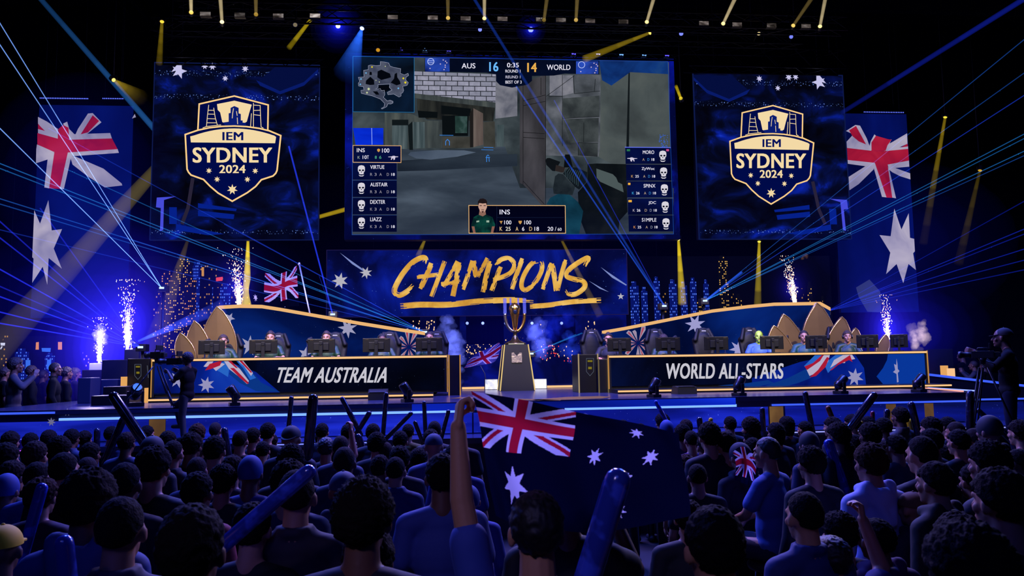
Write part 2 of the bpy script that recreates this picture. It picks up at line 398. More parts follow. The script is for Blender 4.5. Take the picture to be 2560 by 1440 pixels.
# inlaid joints and gold emblem curve on the deck
m = MB()
def deckpoly(pts, z): return [WZ(x, y, z) for x, y in pts]
m.poly(deckpoly([(1330, 999), (1420, 992), (1500, 990), (1528, 992), (1505, 996), (1420, 999), (1345, 1001)], ZD + 0.004))
m.poly(deckpoly([(1122, 996), (1150, 993), (1200, 993), (1200, 995), (1160, 996)], ZD + 0.004))
m.poly(deckpoly([(1190, 1000), (1300, 997), (1400, 999), (1402, 1001), (1300, 1000), (1195, 1003)], ZD + 0.004))
tag(m.build('floor_inlay', pr('#b98b3c', 0.35, 0.6), fixn=True), 'curved gold inlay lines set into the deck in front of the trophy pedestal', 'floor inlay')
BLUELED = em('#5f86ff', 2.2); BLUELED2 = em('#3c5cf5', 1.1); GOLDLED = em('#f4c084', 1.1); GOLDDIM = em('#c08a48', 0.85)
def bar(name, label, a, b, w, h, mat, cat='light strip', group=None):
    a = Vector(a); b = Vector(b); d = (b - a).normalized(); n = Vector((-d.y, d.x, 0)).normalized() * w
    p = [a, b, b + n, a + n]; m = MB(); m.prism([q[:] for q in p], (0, 0, h))
    return tag(m.build(name, mat), label, cat, group)
LED_G = 'light strips along the stage edges'
def ledfront(px0, px1, z, Y, h, mat, label): 
    a = W(px0, 1030, Y); b = W(px1, 1020, Y); return bar('led_strip', label, (a.x, Y, z), (b.x, Y, z), -0.03, h, mat, group=LED_G)
ledfront(150, 1182, 1.84, 12.41, 0.035, BLUELED, 'long blue-white light strip along the stage front, left of the held flag')
ledfront(1412, 1840, 1.84, 12.41, 0.04, BLUELED, 'blue-white light strip on the stage front right of the held flag')
ledfront(1930, 2420, 1.84, 12.41, 0.028, BLUELED2, 'blue light strip on the stage front below the right desk')
ledfront(-60, 140, 1.95, 12.29, 0.03, BLUELED2, 'blue light strip at the far left edge of the stage')
ledfront(2440, 2640, 1.86, 12.41, 0.028, BLUELED2, 'blue light strip at the far right of the stage front')
bar('led_strip', 'thin magenta light line on the lowest stage ledge at far left', (W(-80, 1088, 11.59).x, 11.59, 1.485), (W(112, 1092, 11.59).x, 11.59, 1.485), -0.02, 0.018, em('#b04cf0', 1.0), group=LED_G)
bar('led_strip', 'thin white light line on the lowest stage ledge, left of centre', (W(600, 1088, 11.59).x, 11.59, 1.485), (W(920, 1088, 11.59).x, 11.59, 1.485), -0.02, 0.014, em('#7a86ff', 1.3), group=LED_G)
bar('led_strip', 'thin white light line on the lowest stage ledge at right', (W(1950, 1055, 11.59).x, 11.59, 1.485), (W(2560, 1042, 11.59).x, 11.59, 1.485), -0.02, 0.014, em('#9aa0ff', 1.2), group=LED_G)
# lit fascia of the stage: blue picture panels and gold ones between
FASC = screen_mat('fascia_picture', [(0.25, '#050a30'), (0.5, '#0a1480'), (0.66, '#1c2cc8'), (0.85, '#4a50e0')], 0.8, 4, stretch=(0.25, 1, 3.0), speck='#5a6cff', sscale=40, sthr=0.74, strength=1.25)
def fascia(px0, px1, z0, z1, mat, name, label, Y=12.41, cat='stage panel', grp=None):
    a = W(px0, 1050, Y).x; b = W(px1, 1050, Y).x
    return tag(MB().box((a, Y - 0.02, z0), (b, Y, z1)).build(name, mat), label, cat, grp)
fascia(-80, 372, 1.53, 1.83, FASC, 'fascia_panel', 'lit blue stage front panel with pale star shapes, far left')
fascia(416, 1180, 1.53, 1.83, FASC, 'fascia_panel', 'lit blue stage front panel below the left desk')
fascia(1184, 1920, 1.53, 1.83, FASC, 'fascia_panel', 'lit blue stage front panel below the held flag and right desk')
fascia(1964, 2560, 1.53, 1.83, FASC, 'fascia_panel', 'lit blue stage front panel below the right camera operator')
fascia(1030, 1840, 1.88, 1.985, screen_mat('edge_band_picture', [(0.3, '#040a50'), (0.55, '#0a24b8'), (0.75, '#1a40e0')], 0.5, 3, stretch=(0.3, 1, 2), strength=1.2), 'edge_panel', 'bright blue band along the stage edge in front of the trophy', 12.288)
fascia(-80, 1020, 1.94, 1.985, screen_mat('edge_band_picture', [(0.3, '#02041c'), (0.55, '#050c50'), (0.75, '#0c1ca0')], 0.5, 3, stretch=(0.3, 1, 2), strength=0.8), 'edge_panel', 'dim blue band along the stage edge under the left desk', 12.288)
GOLDP = screen_mat('gold_panel_picture', [(0.3, '#4a3428'), (0.6, '#7d5a3a'), (0.8, '#a8804c')], 1.5, 3, strength=0.62)
for k, (a, b, z0, lab) in enumerate([(374, 414, 1.53, 'gold lit panel in the stage front below the left tripod camera'), (1925, 1958, 1.53, 'gold lit panel in the stage front, leftmost of three at right'), (2216, 2240, 1.53, 'narrow gold lit panel in the stage front, middle of three at right'), (2312, 2334, 1.53, 'narrow gold lit panel in the stage front, rightmost of three at right')]):
    fascia(a, b, z0, 1.83, GOLDP, 'gold_panel', lab, 12.40, 'stage panel', 'gold panels in the stage front')
m = MB()
STARW = em('#8f8fc0', 0.5)
for cx, cy, R in ((128, 1055, 11), (168, 1030, 10)):
    tag(MB().prism([q[:] for q in pix(star(cx, cy, R), 12.388)], (0, 0.004, 0)).build('star_decal', STARW), 'small pale star on the far left stage front, %s of two' % ('lower left' if cx < 150 else 'upper right'), 'star decal', 'pale stars on the stage front')

# ================================================================ screens
YS = 20.0
def quad(px, Y): return pix(px, Y)
def rect_world(px, Y):
    """average the four px corners (tl,tr,br,bl) into an upright rectangle"""
    p = quad(px, Y); x0 = (p[0].x + p[3].x) / 2; x1 = (p[1].x + p[2].x) / 2; z1 = (p[0].z + p[1].z) / 2; z0 = (p[2].z + p[3].z) / 2
    return x0, x1, z0, z1
def cabinet(name, label, cat, px, Y, face, depth=0.25, group=None, rim=None, rimw=0.03):
    x0, x1, z0, z1 = rect_world(px, Y)
    t = thing(name, label, cat, ((x0 + x1) / 2, Y, z0), 0, group)
    rel(MB().box((x0, Y + 0.012, z0), (x1, Y + depth, z1)).build('cabinet', pr('#0b0c12', 0.6)), t)
    rel(MB().box((x0 + 0.005, Y, z0 + 0.005), (x1 - 0.005, Y + 0.011, z1 - 0.005)).build('display', face), t)
    if rim:
        m = MB()
        for a, b in (((x0 - rimw, z0 - rimw), (x1 + rimw, z0)), ((x0 - rimw, z1), (x1 + rimw, z1 + rimw)), ((x0 - rimw, z0), (x0, z1)), ((x1, z0), (x1 + rimw, z1))):
            m.box((a[0], Y - 0.02, a[1]), (b[0], Y + 0.05, b[1]))
        rel(m.build('frame', rim), t)
    for f in (0.15, 0.85):
        x = x0 + (x1 - x0) * f; rel(MB().tube([(x, Y + depth * 0.5, z1 - 0.02), (x, Y + depth * 0.5, 15.0)], 0.012, 6).build('hanging_cable', pr('#15161a', 0.6)), t)
    return t
NIGHT = [(0.36, '#03030c'), (0.50, '#040820'), (0.60, '#061048'), (0.71, '#0a22a0'), (0.83, '#2448d8')]
LP = [(387, 158.5), (797.8, 162.6), (795.5, 598.5), (376, 599.6)]
RP = [(1732, 181), (2103, 191), (2130, 597), (1750.4, 597)]
lx0, lx1, lz0, lz1 = rect_world(LP, YS)
def zz(py, px=600): return W(px, py, YS).z
LOGOMAT = screen_mat('night_sky_picture', NIGHT, 1.0, 10, speck='#7aa0ff', sscale=26, sthr=0.62, dist=0.9, stretch=(1, 1, 1.5), strength=1.0, samp='AUTO', band=[(zz(185), 0.07), (zz(243), 0.06), (zz(580), 0.05)])
GOLD = em('#fbcf8a', 1.0); NAVY = em('#000a48', 1.0); STARC = em('#c9c6ee', 0.95); CREAM = em('#f3d9a6', 1.0)
EM_SX = 243 / 1175.0
def emblem(parent, k, ox, oy, Y, tilt):
    """shield emblem; outline points come from a 1392 x 1440 drawing scaled by k"""
    def T(p): return [(ox + k[0] * x, oy + k[1] * y + tilt * k[0] * x) for x, y in p]
    shield = [(100, 552), (262, 505), (268, 182), (700, 80), (1118, 190), (1112, 498), (1268, 560), (1222, 985), (1205, 1025), (1170, 1060), (1030, 1105), (960, 1190), (860, 1265), (675, 1370), (500, 1270), (400, 1185), (325, 1105), (175, 1055), (140, 1015), (122, 970)]
    art('emblem_ground', [T(shield)], Y, NAVY, parent, 0.004)
    q = []
    q += ribbon(T([(262, 500), (278, 190), (700, 92), (1107, 198), (1102, 500)]), 18 * k[0], Y)
    q += ribbon(T([(262, 505), (110, 558), (132, 975), (150, 1012), (180, 1045), (330, 1098), (410, 1180), (505, 1260), (675, 1358), (855, 1255), (955, 1180), (1025, 1098), (1165, 1052), (1197, 1020), (1213, 985), (1258, 566), (1110, 505)]), 19 * k[0], Y)
    q += ribbon(T([(262, 505), (400, 475), (550, 458), (700, 453), (850, 460), (1000, 480), (1110, 507)]), 18 * k[0], Y)
    art('emblem_outline', q, Y, GOLD, parent, 0.010)
    banner = [(170, 580)] + [(x, 482 + 98 * ((x - 700) / 515.0) ** 2 * 1.0) for x in range(220, 1200, 60)] + [(1202, 582), (1190, 658), (178, 652)]
    ban = art('emblem_banner', [T(banner)], Y, CREAM, parent, 0.010)
    sky = [(492, 190), (700, 148), (910, 195), (880, 290), (850, 400), (780, 440), (620, 440), (555, 405), (530, 290), (500, 260)]
    art('emblem_sunrise', [T(sky)], Y, CREAM, parent, 0.010)
    tw = [[(632, 445), (632, 300), (655, 295), (655, 235), (700, 212), (752, 235), (752, 300), (778, 308), (778, 445)], [(590, 445), (560, 412), (640, 400), (640, 445)], [(775, 445), (775, 385), (800, 385), (800, 410), (840, 415), (840, 445)]]
    art('emblem_tower', [T(p) for p in tw], Y, em('#0a1c70', 1.0), parent, 0.013)
    ln = []
    for pts in ([(392, 200), (375, 350), (365, 460)], [(452, 235), (470, 350), (495, 440)], [(385, 265), (460, 265)], [(380, 310), (465, 312)], [(378, 365), (478, 368)], [(372, 415), (490, 415)],
                [(930, 175), (930, 460)], [(905, 300), (895, 460)], [(930, 200), (1010, 205), (1015, 330), (1022, 465)], [(935, 265), (1010, 262)], [(935, 315), (1012, 325)], [(320, 478), (365, 460), (540, 440)], [(1050, 478), (1022, 462)], [(690, 240), (680, 300), (675, 360)], [(725, 275), (735, 330)], [(735, 350), (740, 430)]):
        ln += ribbon(T(pts), 8 * k[0], Y)
    art('emblem_skyline', ln, Y, CREAM, parent, 0.016)
    def B(x0, y0, x1, y1):
        a = T([(x0, y0), (x1, y1)]); return (a[0][0], a[0][1], a[1][0], a[1][1])
    text('emblem_letters', 'IEM', B(556, 526, 808, 624), Y, em('#04105c', 1.0), ban, 0.03, dy=0.014)
    text('emblem_letters', 'SYDNEY', B(198, 712, 1155, 893), Y, CREAM, parent, 0.03, dy=0.012)
    text('emblem_letters', '2024', B(518, 922, 835, 1020), Y, CREAM, parent, 0.025, dy=0.012)
    art('emblem_star', [T(star(x, y, R)) for x, y, R in ((395, 992, 38), (951, 992, 38), (493, 1095, 38), (857, 1095, 38), (676, 1217, 66))], Y, CREAM, parent, 0.012)
def nightart(t, Y, flip, X):
    """blue stage-picture fragments on a logo screen; X maps a px x of the left screen to this one"""
    P = lambda pts: [X(x, y) for x, y in pts]
    B1, B2, B3 = em('#0b2fb8', 0.5), em('#4a4fe0', 0.9), em('#050f40', 0.9)
    art('picture_beam', [P([(392, 494), (440, 491), (410, 500), (408, 575), (400, 578), (402, 520), (390, 518)])], Y, B2, t, 0.004)
    art('picture_block', [P([(423, 518), (442, 518), (442, 560), (423, 560)]), P([(495, 508), (592, 522), (590, 528), (495, 520)]), P([(495, 526), (586, 536), (584, 548), (495, 540)]), P([(440, 560), (560, 585), (520, 588), (440, 575)])], Y, B1, t, 0.003)
    art('picture_swoop', [P([(640, 200), (700, 228), (760, 205), (796, 172), (796, 180), (760, 214), (700, 236), (650, 214)])], Y, em('#0a1e74', 0.8), t, 0.003)
    art('picture_glow', [P([(645, 203), (700, 232), (760, 208), (796, 176), (796, 166), (690, 166)])], Y, B3, t, 0.002)
    rp = [P(ribbon([(455, 560), (470, 520), (478, 470), (482, 445)], 9, Y)[i]) for i in range(3)]
    art('picture_rope', rp, Y, em('#2a2438', 0.9), t, 0.003)
    st = [P(star(448, 178, 20, 5, 0.42, 0.3)), P([(428, 180), (444, 160), (452, 160), (448, 174)]), P(star(512, 165, 9, 7)), P(star(531, 166, 10, 7)), P(star(613, 172, 9, 7)), P(star(563, 196, 8, 7))]
    art('picture_star', st, Y, STARC, t, 0.005)
tL = cabinet('logo_screen', 'square hanging screen with a gold shield emblem, left of the main screen', 'screen', LP, YS, LOGOMAT, rim=em('#15225c', 0.6), rimw=0.015, group=None)
emblem(tL, (243 / 1168.0, 268 / 1290.0), 461 - 100 * 243 / 1168.0, 237 - 80 * 268 / 1290.0, YS, 0.004)
nightart(tL, YS, False, lambda x, y: (x, y))
tR = cabinet('logo_screen', 'square hanging screen with a gold shield emblem, right of the main screen', 'screen', RP, YS, LOGOMAT, rim=em('#15225c', 0.6), rimw=0.015)
emblem(tR, (213 / 1168.0, 251 / 1290.0), 1823 - 100 * 213 / 1168.0, 260 - 80 * 251 / 1290.0, YS, 0.012)
def XR(x, y):
    f = (797 - x) / 412.0; g = (y - 160) / 439.0
    xl = 1732 + 18 * g; xr = 2103 + 27 * g; yt = 181 + 10 * f
    return (xl + (xr - xl) * f, yt + (597 - yt) * g)
nightart(tR, YS, True, XR)
# ---------------------------------------------------------------- main screen
MP = [(862.8, 131), (1685.4, 147.2), (1700, 598), (861, 599.5)]
tM = cabinet('main_screen', 'huge central screen showing a shooter game match with scoreboards', 'screen', MP, YS, screen_mat('blue_border_picture', [(0.3, '#02031a'), (0.5, '#04093c'), (0.65, '#0a18a0'), (0.8, '#1a34e0')], 0.6, 6, speck='#3a6aff', sscale=30, sthr=0.72, strength=0.85, samp='AUTO'), depth=0.3)
def conc(name, a, b, c, scale=1.5, st=(1, 1, 1), s=1.0): return screen_mat(name, [(0.28, a), (0.5, b), (0.72, c)], scale, 9, stretch=st, strength=s, dist=0.3)
C_far = conc('grey_wall_picture', '#1c2226', '#343d42', '#4c565a', 1.2)
C_mid = conc('stone_wall_picture', '#262a2e', '#4a4f56', '#6c6f78', 1.6)
C_dark = conc('dark_wood_picture', '#121518', '#262826', '#383a36', 1.4, (3, 1, 0.5))
C_door = conc('grey_door_picture', '#24292c', '#3c4344', '#525854', 1.6, (3, 1, 0.4))
C_gate = conc('metal_gate_picture', '#232226', '#3a393e', '#4a484e', 1.0, (2, 1, 0.6))
C_floor = conc('street_picture', '#1c2530', '#323c48', '#4c5866', 0.7, (0.5, 1, 2.0))
C_pale = conc('pale_stone_picture', '#4a4e5c', '#73747f', '#8a8a92', 2.5)
INNER = [(882, 140.4), (1669.6, 154), (1684, 585), (880, 587)]
art('game_backdrop', [INNER], YS, C_far, tM, 0.003)
OWN = [None]
def A(name, polys, mat, d):
    o = art(name, polys, YS, mat, OWN[0] if (OWN[0] and name not in ('player_card', 'score_bar', 'minimap_ground')) else tM, d)
    if name in ('player_card', 'score_bar', 'minimap_ground'): OWN[0] = o
    return o
z3 = lambda P: [(860 + x / 6.0, 130 + y / 6.0) for x, y in P]
z4 = lambda P: [(1280 + x / 5.953, 130 + y / 5.953) for x, y in P]
z6 = lambda P: [(1280 + x / 5.953, 360 + y / 5.953) for x, y in P]
z5 = lambda P: [(860 + x / 6.0, 360 + y / 6.0) for x, y in P]
A('game_street', [z3([(130, 1420)]) + [(882, 392), (990, 372), (1100, 376), (1262, 366), (1300, 470), (1560, 470), (1684, 470), (1684, 585), (880, 587)]], C_floor, 0.004)
A('game_shade', [z5([(800, 250), (1000, 240), (1900, 160), (2600, 150), (2600, 330), (1200, 400), (800, 410)])], conc('street_shade_picture', '#151c26', '#222b36', '#2e3844', 0.8, (0.5, 1, 2)), 0.005)
A('game_puddle', [z5([(1000, 120), (1400, 90), (1800, 95), (1980, 125), (1700, 190), (1300, 235), (1080, 215), (960, 160)])], conc('street_light_picture', '#3a4658', '#4d5a6c', '#5a6878', 0.8), 0.006)
A('game_brick_wall', [z3([(1055, 290), (2275, 335), (2272, 760), (1055, 620)])], brick_mat('white_brick_picture', '#8c8c9e', '#767888', '#23262e', 1.7, -0.09), 0.006)
A('game_beam', [z3([(1055, 620), (2272, 755), (2272, 840), (1060, 690)])], C_door, 0.007)
A('game_gateway', [z3([(1095, 700), (2265, 835), (2240, 1040), (1240, 1010), (1100, 880)])], C_dark, 0.007)
A('game_black_opening', [z3([(1470, 960), (1870, 940), (1860, 1260), (1475, 1260)]), z3([(1105, 880), (1405, 900), (1400, 990), (1120, 985)]), z3([(1460, 800), (1900, 850), (1900, 960), (1460, 930)])], em('#0a0f12', 1.0), 0.008)
A('game_window', [z3([(1665, 960), (1850, 965), (1845, 1215), (1668, 1215)])], conc('foliage_picture', '#10201f', '#243c38', '#4a6060', 3.0), 0.009)
A('game_low_wall', [z3([(610, 905), (1000, 925), (1250, 1030), (1470, 1030), (1470, 1440), (610, 1440)])], C_mid if False else C_door, 0.007)
A('game_shutter', [z3([(720, 1100), (960, 1100), (955, 1460), (725, 1440)]), z3([(1030, 1050), (1210, 1050), (1215, 1440), (1035, 1450)]), z3([(2290, 1095), (2400, 1090), (2395, 1420), (2290, 1420)])], conc('shutter_picture', '#2c3a3e', '#465458', '#5c696c', 2.0, (6, 1, 0.3)), 0.009)
A('game_shutter_gap', [z3([(720, 1015), (965, 1015), (965, 1100), (720, 1100)]), z3([(960, 1100), (1025, 1040), (1035, 1470), (980, 1470)])], em('#10171a', 1.0), 0.010)
A('game_stone_pillar', [z3([(2275, 340), (2600, 400), (2600, 960), (2270, 1000)])], C_pale, 0.007)
A('game_crate', [z3([(2090, 1050), (2260, 1040), (2270, 1430), (2095, 1430)]), z3([(1475, 1270), (1890, 1270), (1900, 1440), (1480, 1440)])], conc('crate_picture', '#262622', '#3c3c38', '#4e4a44', 1.4), 0.008)
A('game_wood_door', [z3([(1935, 840), (2085, 920), (2090, 1390), (1935, 1430)])], conc('wood_door_picture', '#3a3230', '#5a4e4a', '#6c625c', 1.5, (4, 1, 0.4)), 0.010)
A('game_door_edge', [z3([(1885, 920), (1940, 840), (1940, 1430), (1890, 1430)])], em('#1c1a1a', 1.0), 0.011)
A('game_metal_gate', [z4([(115, 480), (505, 330), (505, 1440), (485, 2330), (165, 1970), (115, 1950)])], C_gate, 0.010)
ln = []
for p in ([(165, 480), (165, 1970)], [(500, 330), (500, 2330)], [(165, 730), (495, 640)], [(165, 800), (495, 735)], [(165, 1195), (485, 1215)], [(165, 1270), (485, 1290)], [(430, 380), (430, 640)], [(165, 1920), (485, 2270)]): ln += ribbon(z4(p), 1.3, YS)
A('game_gate_seam', ln, em('#141416', 1.0), 0.012)
A('game_stone_slab', [z4([(505, 330), (1320, 340), (1310, 1440), (1285, 1560), (505, 1540)])], C_mid, 0.009)
A('game_dark_slab', [z4([(755, 690), (1300, 650), (1300, 960), (755, 985)]), z4([(985, 1350), (1280, 1355), (1275, 1560), (985, 1540)]), z4([(755, 1000), (1290, 980), (1285, 1340), (870, 1350)])], conc('dark_slab_picture', '#22262a', '#363c3e', '#4a5052', 2.2), 0.010)
A('game_pale_slab', [z4([(560, 340), (905, 350), (915, 610), (760, 650), (560, 650)])], C_pale, 0.010)
ln = []
for p in ([(750, 340), (750, 1400)], [(915, 350), (930, 620), (1310, 580)], [(510, 660), (930, 350)], [(540, 655), (750, 660)], [(755, 990), (1300, 960)], [(985, 1350), (1280, 1355)], [(985, 1350), (985, 1540)], [(1240, 400), (1225, 590)], [(1070, 1050), (1065, 1340)]): ln += ribbon(z4(p), 1.2, YS)
A('game_slab_joint', ln, em('#14181a', 1.0), 0.013)
A('game_right_wall', [z4([(1320, 330), (2335, 150), (2360, 1700), (2200, 2040), (1285, 1560)])], conc('olive_wall_picture', '#343a3c', '#474f50', '#555c5a', 0.9), 0.008)
A('game_wall_corner', [z4([(1735, 230), (1755, 230), (1740, 1450), (1700, 1450)])], em('#12171a', 1.0), 0.010)
A('game_blue_cast', [z4([(1295, 130), (2320, 148), (2330, 330), (1760, 300), (1480, 500), (1340, 420)])], screen_mat('blue_cast_picture', [(0.3, '#0a1e50'), (0.6, '#123a80'), (0.8, '#28507a')], 1.4, 6, strength=0.9), 0.011)
A('game_blue_panel', [z3([(135, 1140), (590, 1140), (590, 1390), (175, 1395)])], screen_mat('blue_panel_picture', [(0.3, '#0420b8'), (0.7, '#0c40ff')], 1.0, 3), 0.011)
A('game_blue_streak', ribbon(z3([(415, 1140), (420, 1390)]), 1.4, YS), em('#9ab4ff', 1.0), 0.013)
# the weapon and hands in the game view
A('game_gun_body', [z6([(1125, 300), (1250, 290), (1700, 300), (1720, 1010), (1600, 1140), (1580, 1340), (1100, 1340), (1000, 1080), (980, 720), (1120, 560)])], conc('gun_picture', '#06090a', '#0d1213', '#171b1c', 1.5), 0.012)
A('game_gun_gap', [z6([(1255, 365), (1500, 450), (1550, 500), (1580, 570), (1640, 600), (1662, 720), (1310, 560), (1260, 500)])], em('#4a5656', 1.0), 0.014)
A('game_gun_muzzle', [z6([(500, 235), (520, 210), (560, 208), (720, 265), (640, 405), (600, 400), (510, 310)])], em('#0e1214', 1.0), 0.014)
A('game_gun_barrel', [z6([(655, 310), (790, 350), (770, 420), (740, 425), (640, 400)])], em('#2a2422', 1.0), 0.015)
A('game_gun_sight', [z6([(790, 155), (860, 155), (905, 345), (770, 350)])], em('#0a0d0e', 1.0), 0.015)
A('game_gun_grip', [z6([(760, 440), (800, 380), (860, 345), (960, 350), (1120, 420), (1110, 560), (1000, 680), (940, 640)])], em('#10171a', 1.0), 0.016)
ln = []
for k in range(8): ln += ribbon(z6([(835 + 28 * k, 355 + 8 * k), (790 + 28 * k, 410 + 18 * k), (800 + 26 * k, 490 + 20 * k)]), 1.4, YS)
A('game_gun_rib', ln, em('#34464c', 1.0), 0.018)
A('game_glove', [z6([(640, 480), (690, 440), (760, 450), (860, 560), (940, 640), (900, 760), (620, 740), (610, 660)])], conc('glove_picture', '#12181c', '#20282c', '#2c353a', 2.5), 0.013)
A('game_sleeve', [z6([(510, 900), (570, 800), (700, 735), (850, 750), (980, 860), (1060, 1000), (1000, 1340), (800, 1340), (800, 915)])], conc('sleeve_picture', '#082430', '#103a4c', '#184a5c', 1.6), 0.013)
# blue hint marks in the game world
A('game_hint', ribbon(z3([(1525, 1400), (1525, 1340), (1552, 1310), (1582, 1340), (1582, 1400)]), 1.6, YS) + ribbon(z5([(2125, 205), (2190, 200)]), 1.6, YS) + ribbon(z5([(2140, 270), (2140, 180), (2160, 165), (2175, 180)]), 1.6, YS) + ribbon(z5([(2175, 205), (2178, 265)]), 1.6, YS) + ribbon(z3([(1435, 1248), (1640, 1250)]), 1.2, YS) + ribbon(z5([(2095, 50), (2240, 52)]), 1.2, YS) + ribbon(z5([(2060, 85), (2240, 90)]), 1.0, YS), em('#3a86e0', 1.0), 0.014)
A('game_speckle', [z4([(2205 + dx, 1225 + dy), (2213 + dx, 1225 + dy), (2213 + dx, 1233 + dy), (2205 + dx, 1233 + dy)]) for dx, dy in [(random.Random(i).uniform(-20, 110), random.Random(i + 99).uniform(0, 190)) for i in range(60)]], em('#2a70ff', 0.9), 0.012)
# minimap
A('minimap_ground', [z3([(135, 65), (1050, 80), (1050, 905), (135, 895)])], screen_mat('minimap_ground_picture', [(0.3, '#050a14'), (0.6, '#0a1c34'), (0.8, '#0a2c6a')], 0.9, 4), 0.014)
A('minimap_frame', ribbon(z3([(135, 65), (1052, 80), (1052, 905), (135, 895)]), 1.2, YS, True), em('#1a6aa0', 1.0), 0.018)
OWN[0] = None
A('screen_frame_line', ribbon(INNER, 1.0, YS, True), em('#1a4aa8', 1.0), 0.018)
OWN[0] = bpy.data.objects['minimap_ground']
mapo = [(545, 145), (605, 150), (670, 165), (690, 210), (740, 230), (850, 250), (845, 320), (905, 345), (960, 320), (970, 350), (930, 380), (925, 420), (965, 460), (945, 500), (880, 515), (895, 575), (880, 610), (855, 620), (855, 660), (825, 675), (780, 650), (745, 630), (660, 640), (650, 605), (720, 570), (680, 530), (690, 480), (600, 485), (510, 490), (510, 530), (475, 555), (545, 550), (560, 580), (605, 575), (612, 640), (590, 680), (650, 735), (690, 722), (735, 740), (735, 765), (700, 780), (660, 775), (640, 820), (570, 855), (560, 845), (600, 825), (610, 770), (545, 705), (430, 660), (260, 620), (255, 575), (300, 570), (290, 520), (220, 510), (215, 470), (235, 440), (215, 380), (300, 375), (295, 275), (365, 265), (365, 205), (400, 195), (480, 205), (545, 200)]
A('minimap_area', [z3(mapo)], conc('minimap_picture', '#2a3046', '#464c60', '#5c6274', 3.0), 0.018)
A('minimap_gap', [z3(p) for p in ([(505, 290), (560, 265), (690, 325), (705, 380), (640, 400), (560, 420), (500, 380)], [(385, 295), (415, 300), (420, 345), (380, 345)], [(330, 430), (395, 370), (450, 420), (455, 490), (390, 495), (325, 480)], [(760, 330), (795, 310), (800, 380), (840, 440), (850, 480), (790, 500), (700, 460), (750, 400)], [(520, 500), (670, 495), (690, 560), (620, 600), (520, 560)], [(430, 590), (500, 590), (530, 640), (480, 640)])], em('#04070f', 1.0), 0.021)
A('minimap_outline', ribbon(z3(mapo), 0.8, YS, True), em('#9aa0b8', 1.0), 0.022)
A('minimap_marker', [z3(star(x, y, r, 4, 0.8)) for x, y, r in ((420, 225, 14), (890, 395, 16), (920, 458, 18))], em('#e0d020', 1.0), 0.024)
A('minimap_marker', [z3(star(x, y, r, 4, 0.8)) for x, y, r in ((255, 405, 14), (245, 485, 14), (330, 315, 13), (815, 545, 14))], em('#6ab4e8', 1.0), 0.024)
A('minimap_marker', [z3(star(x, y, r, 4, 0.8)) for x, y, r in ((370, 555, 20), (345, 610, 15), (480, 425, 8), (530, 450, 9), (620, 215, 9))], em('#c8d4a0', 1.0), 0.024)
# score bar
DARKP = screen_mat('panel_picture', [(0.3, '#030612'), (0.7, '#06102c')], 0.8, 3)
A('score_bar', [[(1062, 145), (1498, 150), (1498, 186), (1412, 184), (1385, 189), (1330, 190), (1330, 202), (1318, 212), (1280, 219), (1250, 213), (1240, 203), (1240, 186), (1218, 182), (1062, 179)]], DARKP, 0.016)
for bx0, by0, bx1, by1, lab in ((1063, 145, 1124, 179, 0), (1440, 153, 1496, 185, 1)):
    A('team_flag', [[(bx0, by0), (bx1, by0), (bx1, by1), (bx0, by1)]], screen_mat('flag_field_picture', [(0.3, '#0a1250'), (0.7, '#2c50c0')], 2.0, 2), 0.018)
    cx, cy = bx0 + 14, by0 + 9
    q = [(cx + 8 * math.cos(a), cy + 8 * math.sin(a)) for a in np.linspace(0, 6.28, 17)[:-1]]
    A('team_flag_ring', ribbon(q, 1.3, YS, True) + (ribbon([(cx - 7, cy - 2), (cx + 7, cy - 2)], 1.2, YS) + ribbon([(cx - 7, cy + 3), (cx + 7, cy + 3)], 1.2, YS) if lab == 0 else []), em('#c8d4ff', 1.0), 0.021)
    A('team_flag_star', [star(bx0 + dx, by0 + dy, 2.0, 5) for dx, dy in ((45, 5), (38, 15), (51, 8), (54, 12), (50, 18), (50, 23), (47, 29), (12, 26))], em('#e8d0e0', 1.0), 0.021)
WHITE = em('#e6e4f4', 1.0)
def TX(s, x0, y0, x1, y1, mat=WHITE, bold=0.012, name='score_text'): return text(name, s, (x0, y0, x1, y1), YS, mat, OWN[0] or tM, bold, dy=0.024)
TX('AUS', 1154, 158, 1188.5, 171); TX('16', 1223, 155, 1246, 178.5, em('#6ab8f8', 1.0), 0.025); TX('0:35', 1267.5, 157, 1297, 168.5)
TX('ROUND 1', 1263.5, 174, 1301, 181.5); TX('14', 1318, 157, 1342, 180, em('#eab050', 1.0), 0.025); TX('WORLD', 1367, 161.5, 1426, 175)
TX('REUND 1', 1264, 189, 1301, 196, em('#c4c2d8', 1.0)); TX('BEST OF 3', 1263.5, 201.5, 1304, 209)
# score cards
def skull(cx, cy, h):
    s = h / 170.0
    def P(pts): return [(cx + x * s, cy + y * s) for x, y in pts]
    A('skull_icon', [P([(-54, -20), (-52, -58), (-36, -80), (0, -88), (36, -80), (52, -58), (54, -20), (50, 6), (36, 18), (36, 40), (22, 50), (-22, 50), (-36, 40), (-36, 18), (-50, 6)]), P([(-40, 52), (-34, 62), (0, 70), (34, 62), (40, 52), (36, 70), (20, 82), (-20, 82), (-36, 70)])], em('#d6d2dc', 1.0), 0.022)
    A('skull_eye', [P([(-40, -18), (-26, -26), (-8, -18), (-10, 0), (-30, 2), (-40, -6)]), P([(40, -18), (26, -26), (8, -18), (10, 0), (30, 2), (40, -6)]), P([(0, 4), (10, 24), (-10, 24)])], em('#0a0c18', 1.0), 0.024)
CARD = screen_mat('card_picture', [(0.3, '#02041a'), (0.7, '#051044')], 0.7, 3)
A('player_card', [[(882.5, 363), (1002, 364), (1002, 406), (882.5, 405)]], CARD, 0.016)
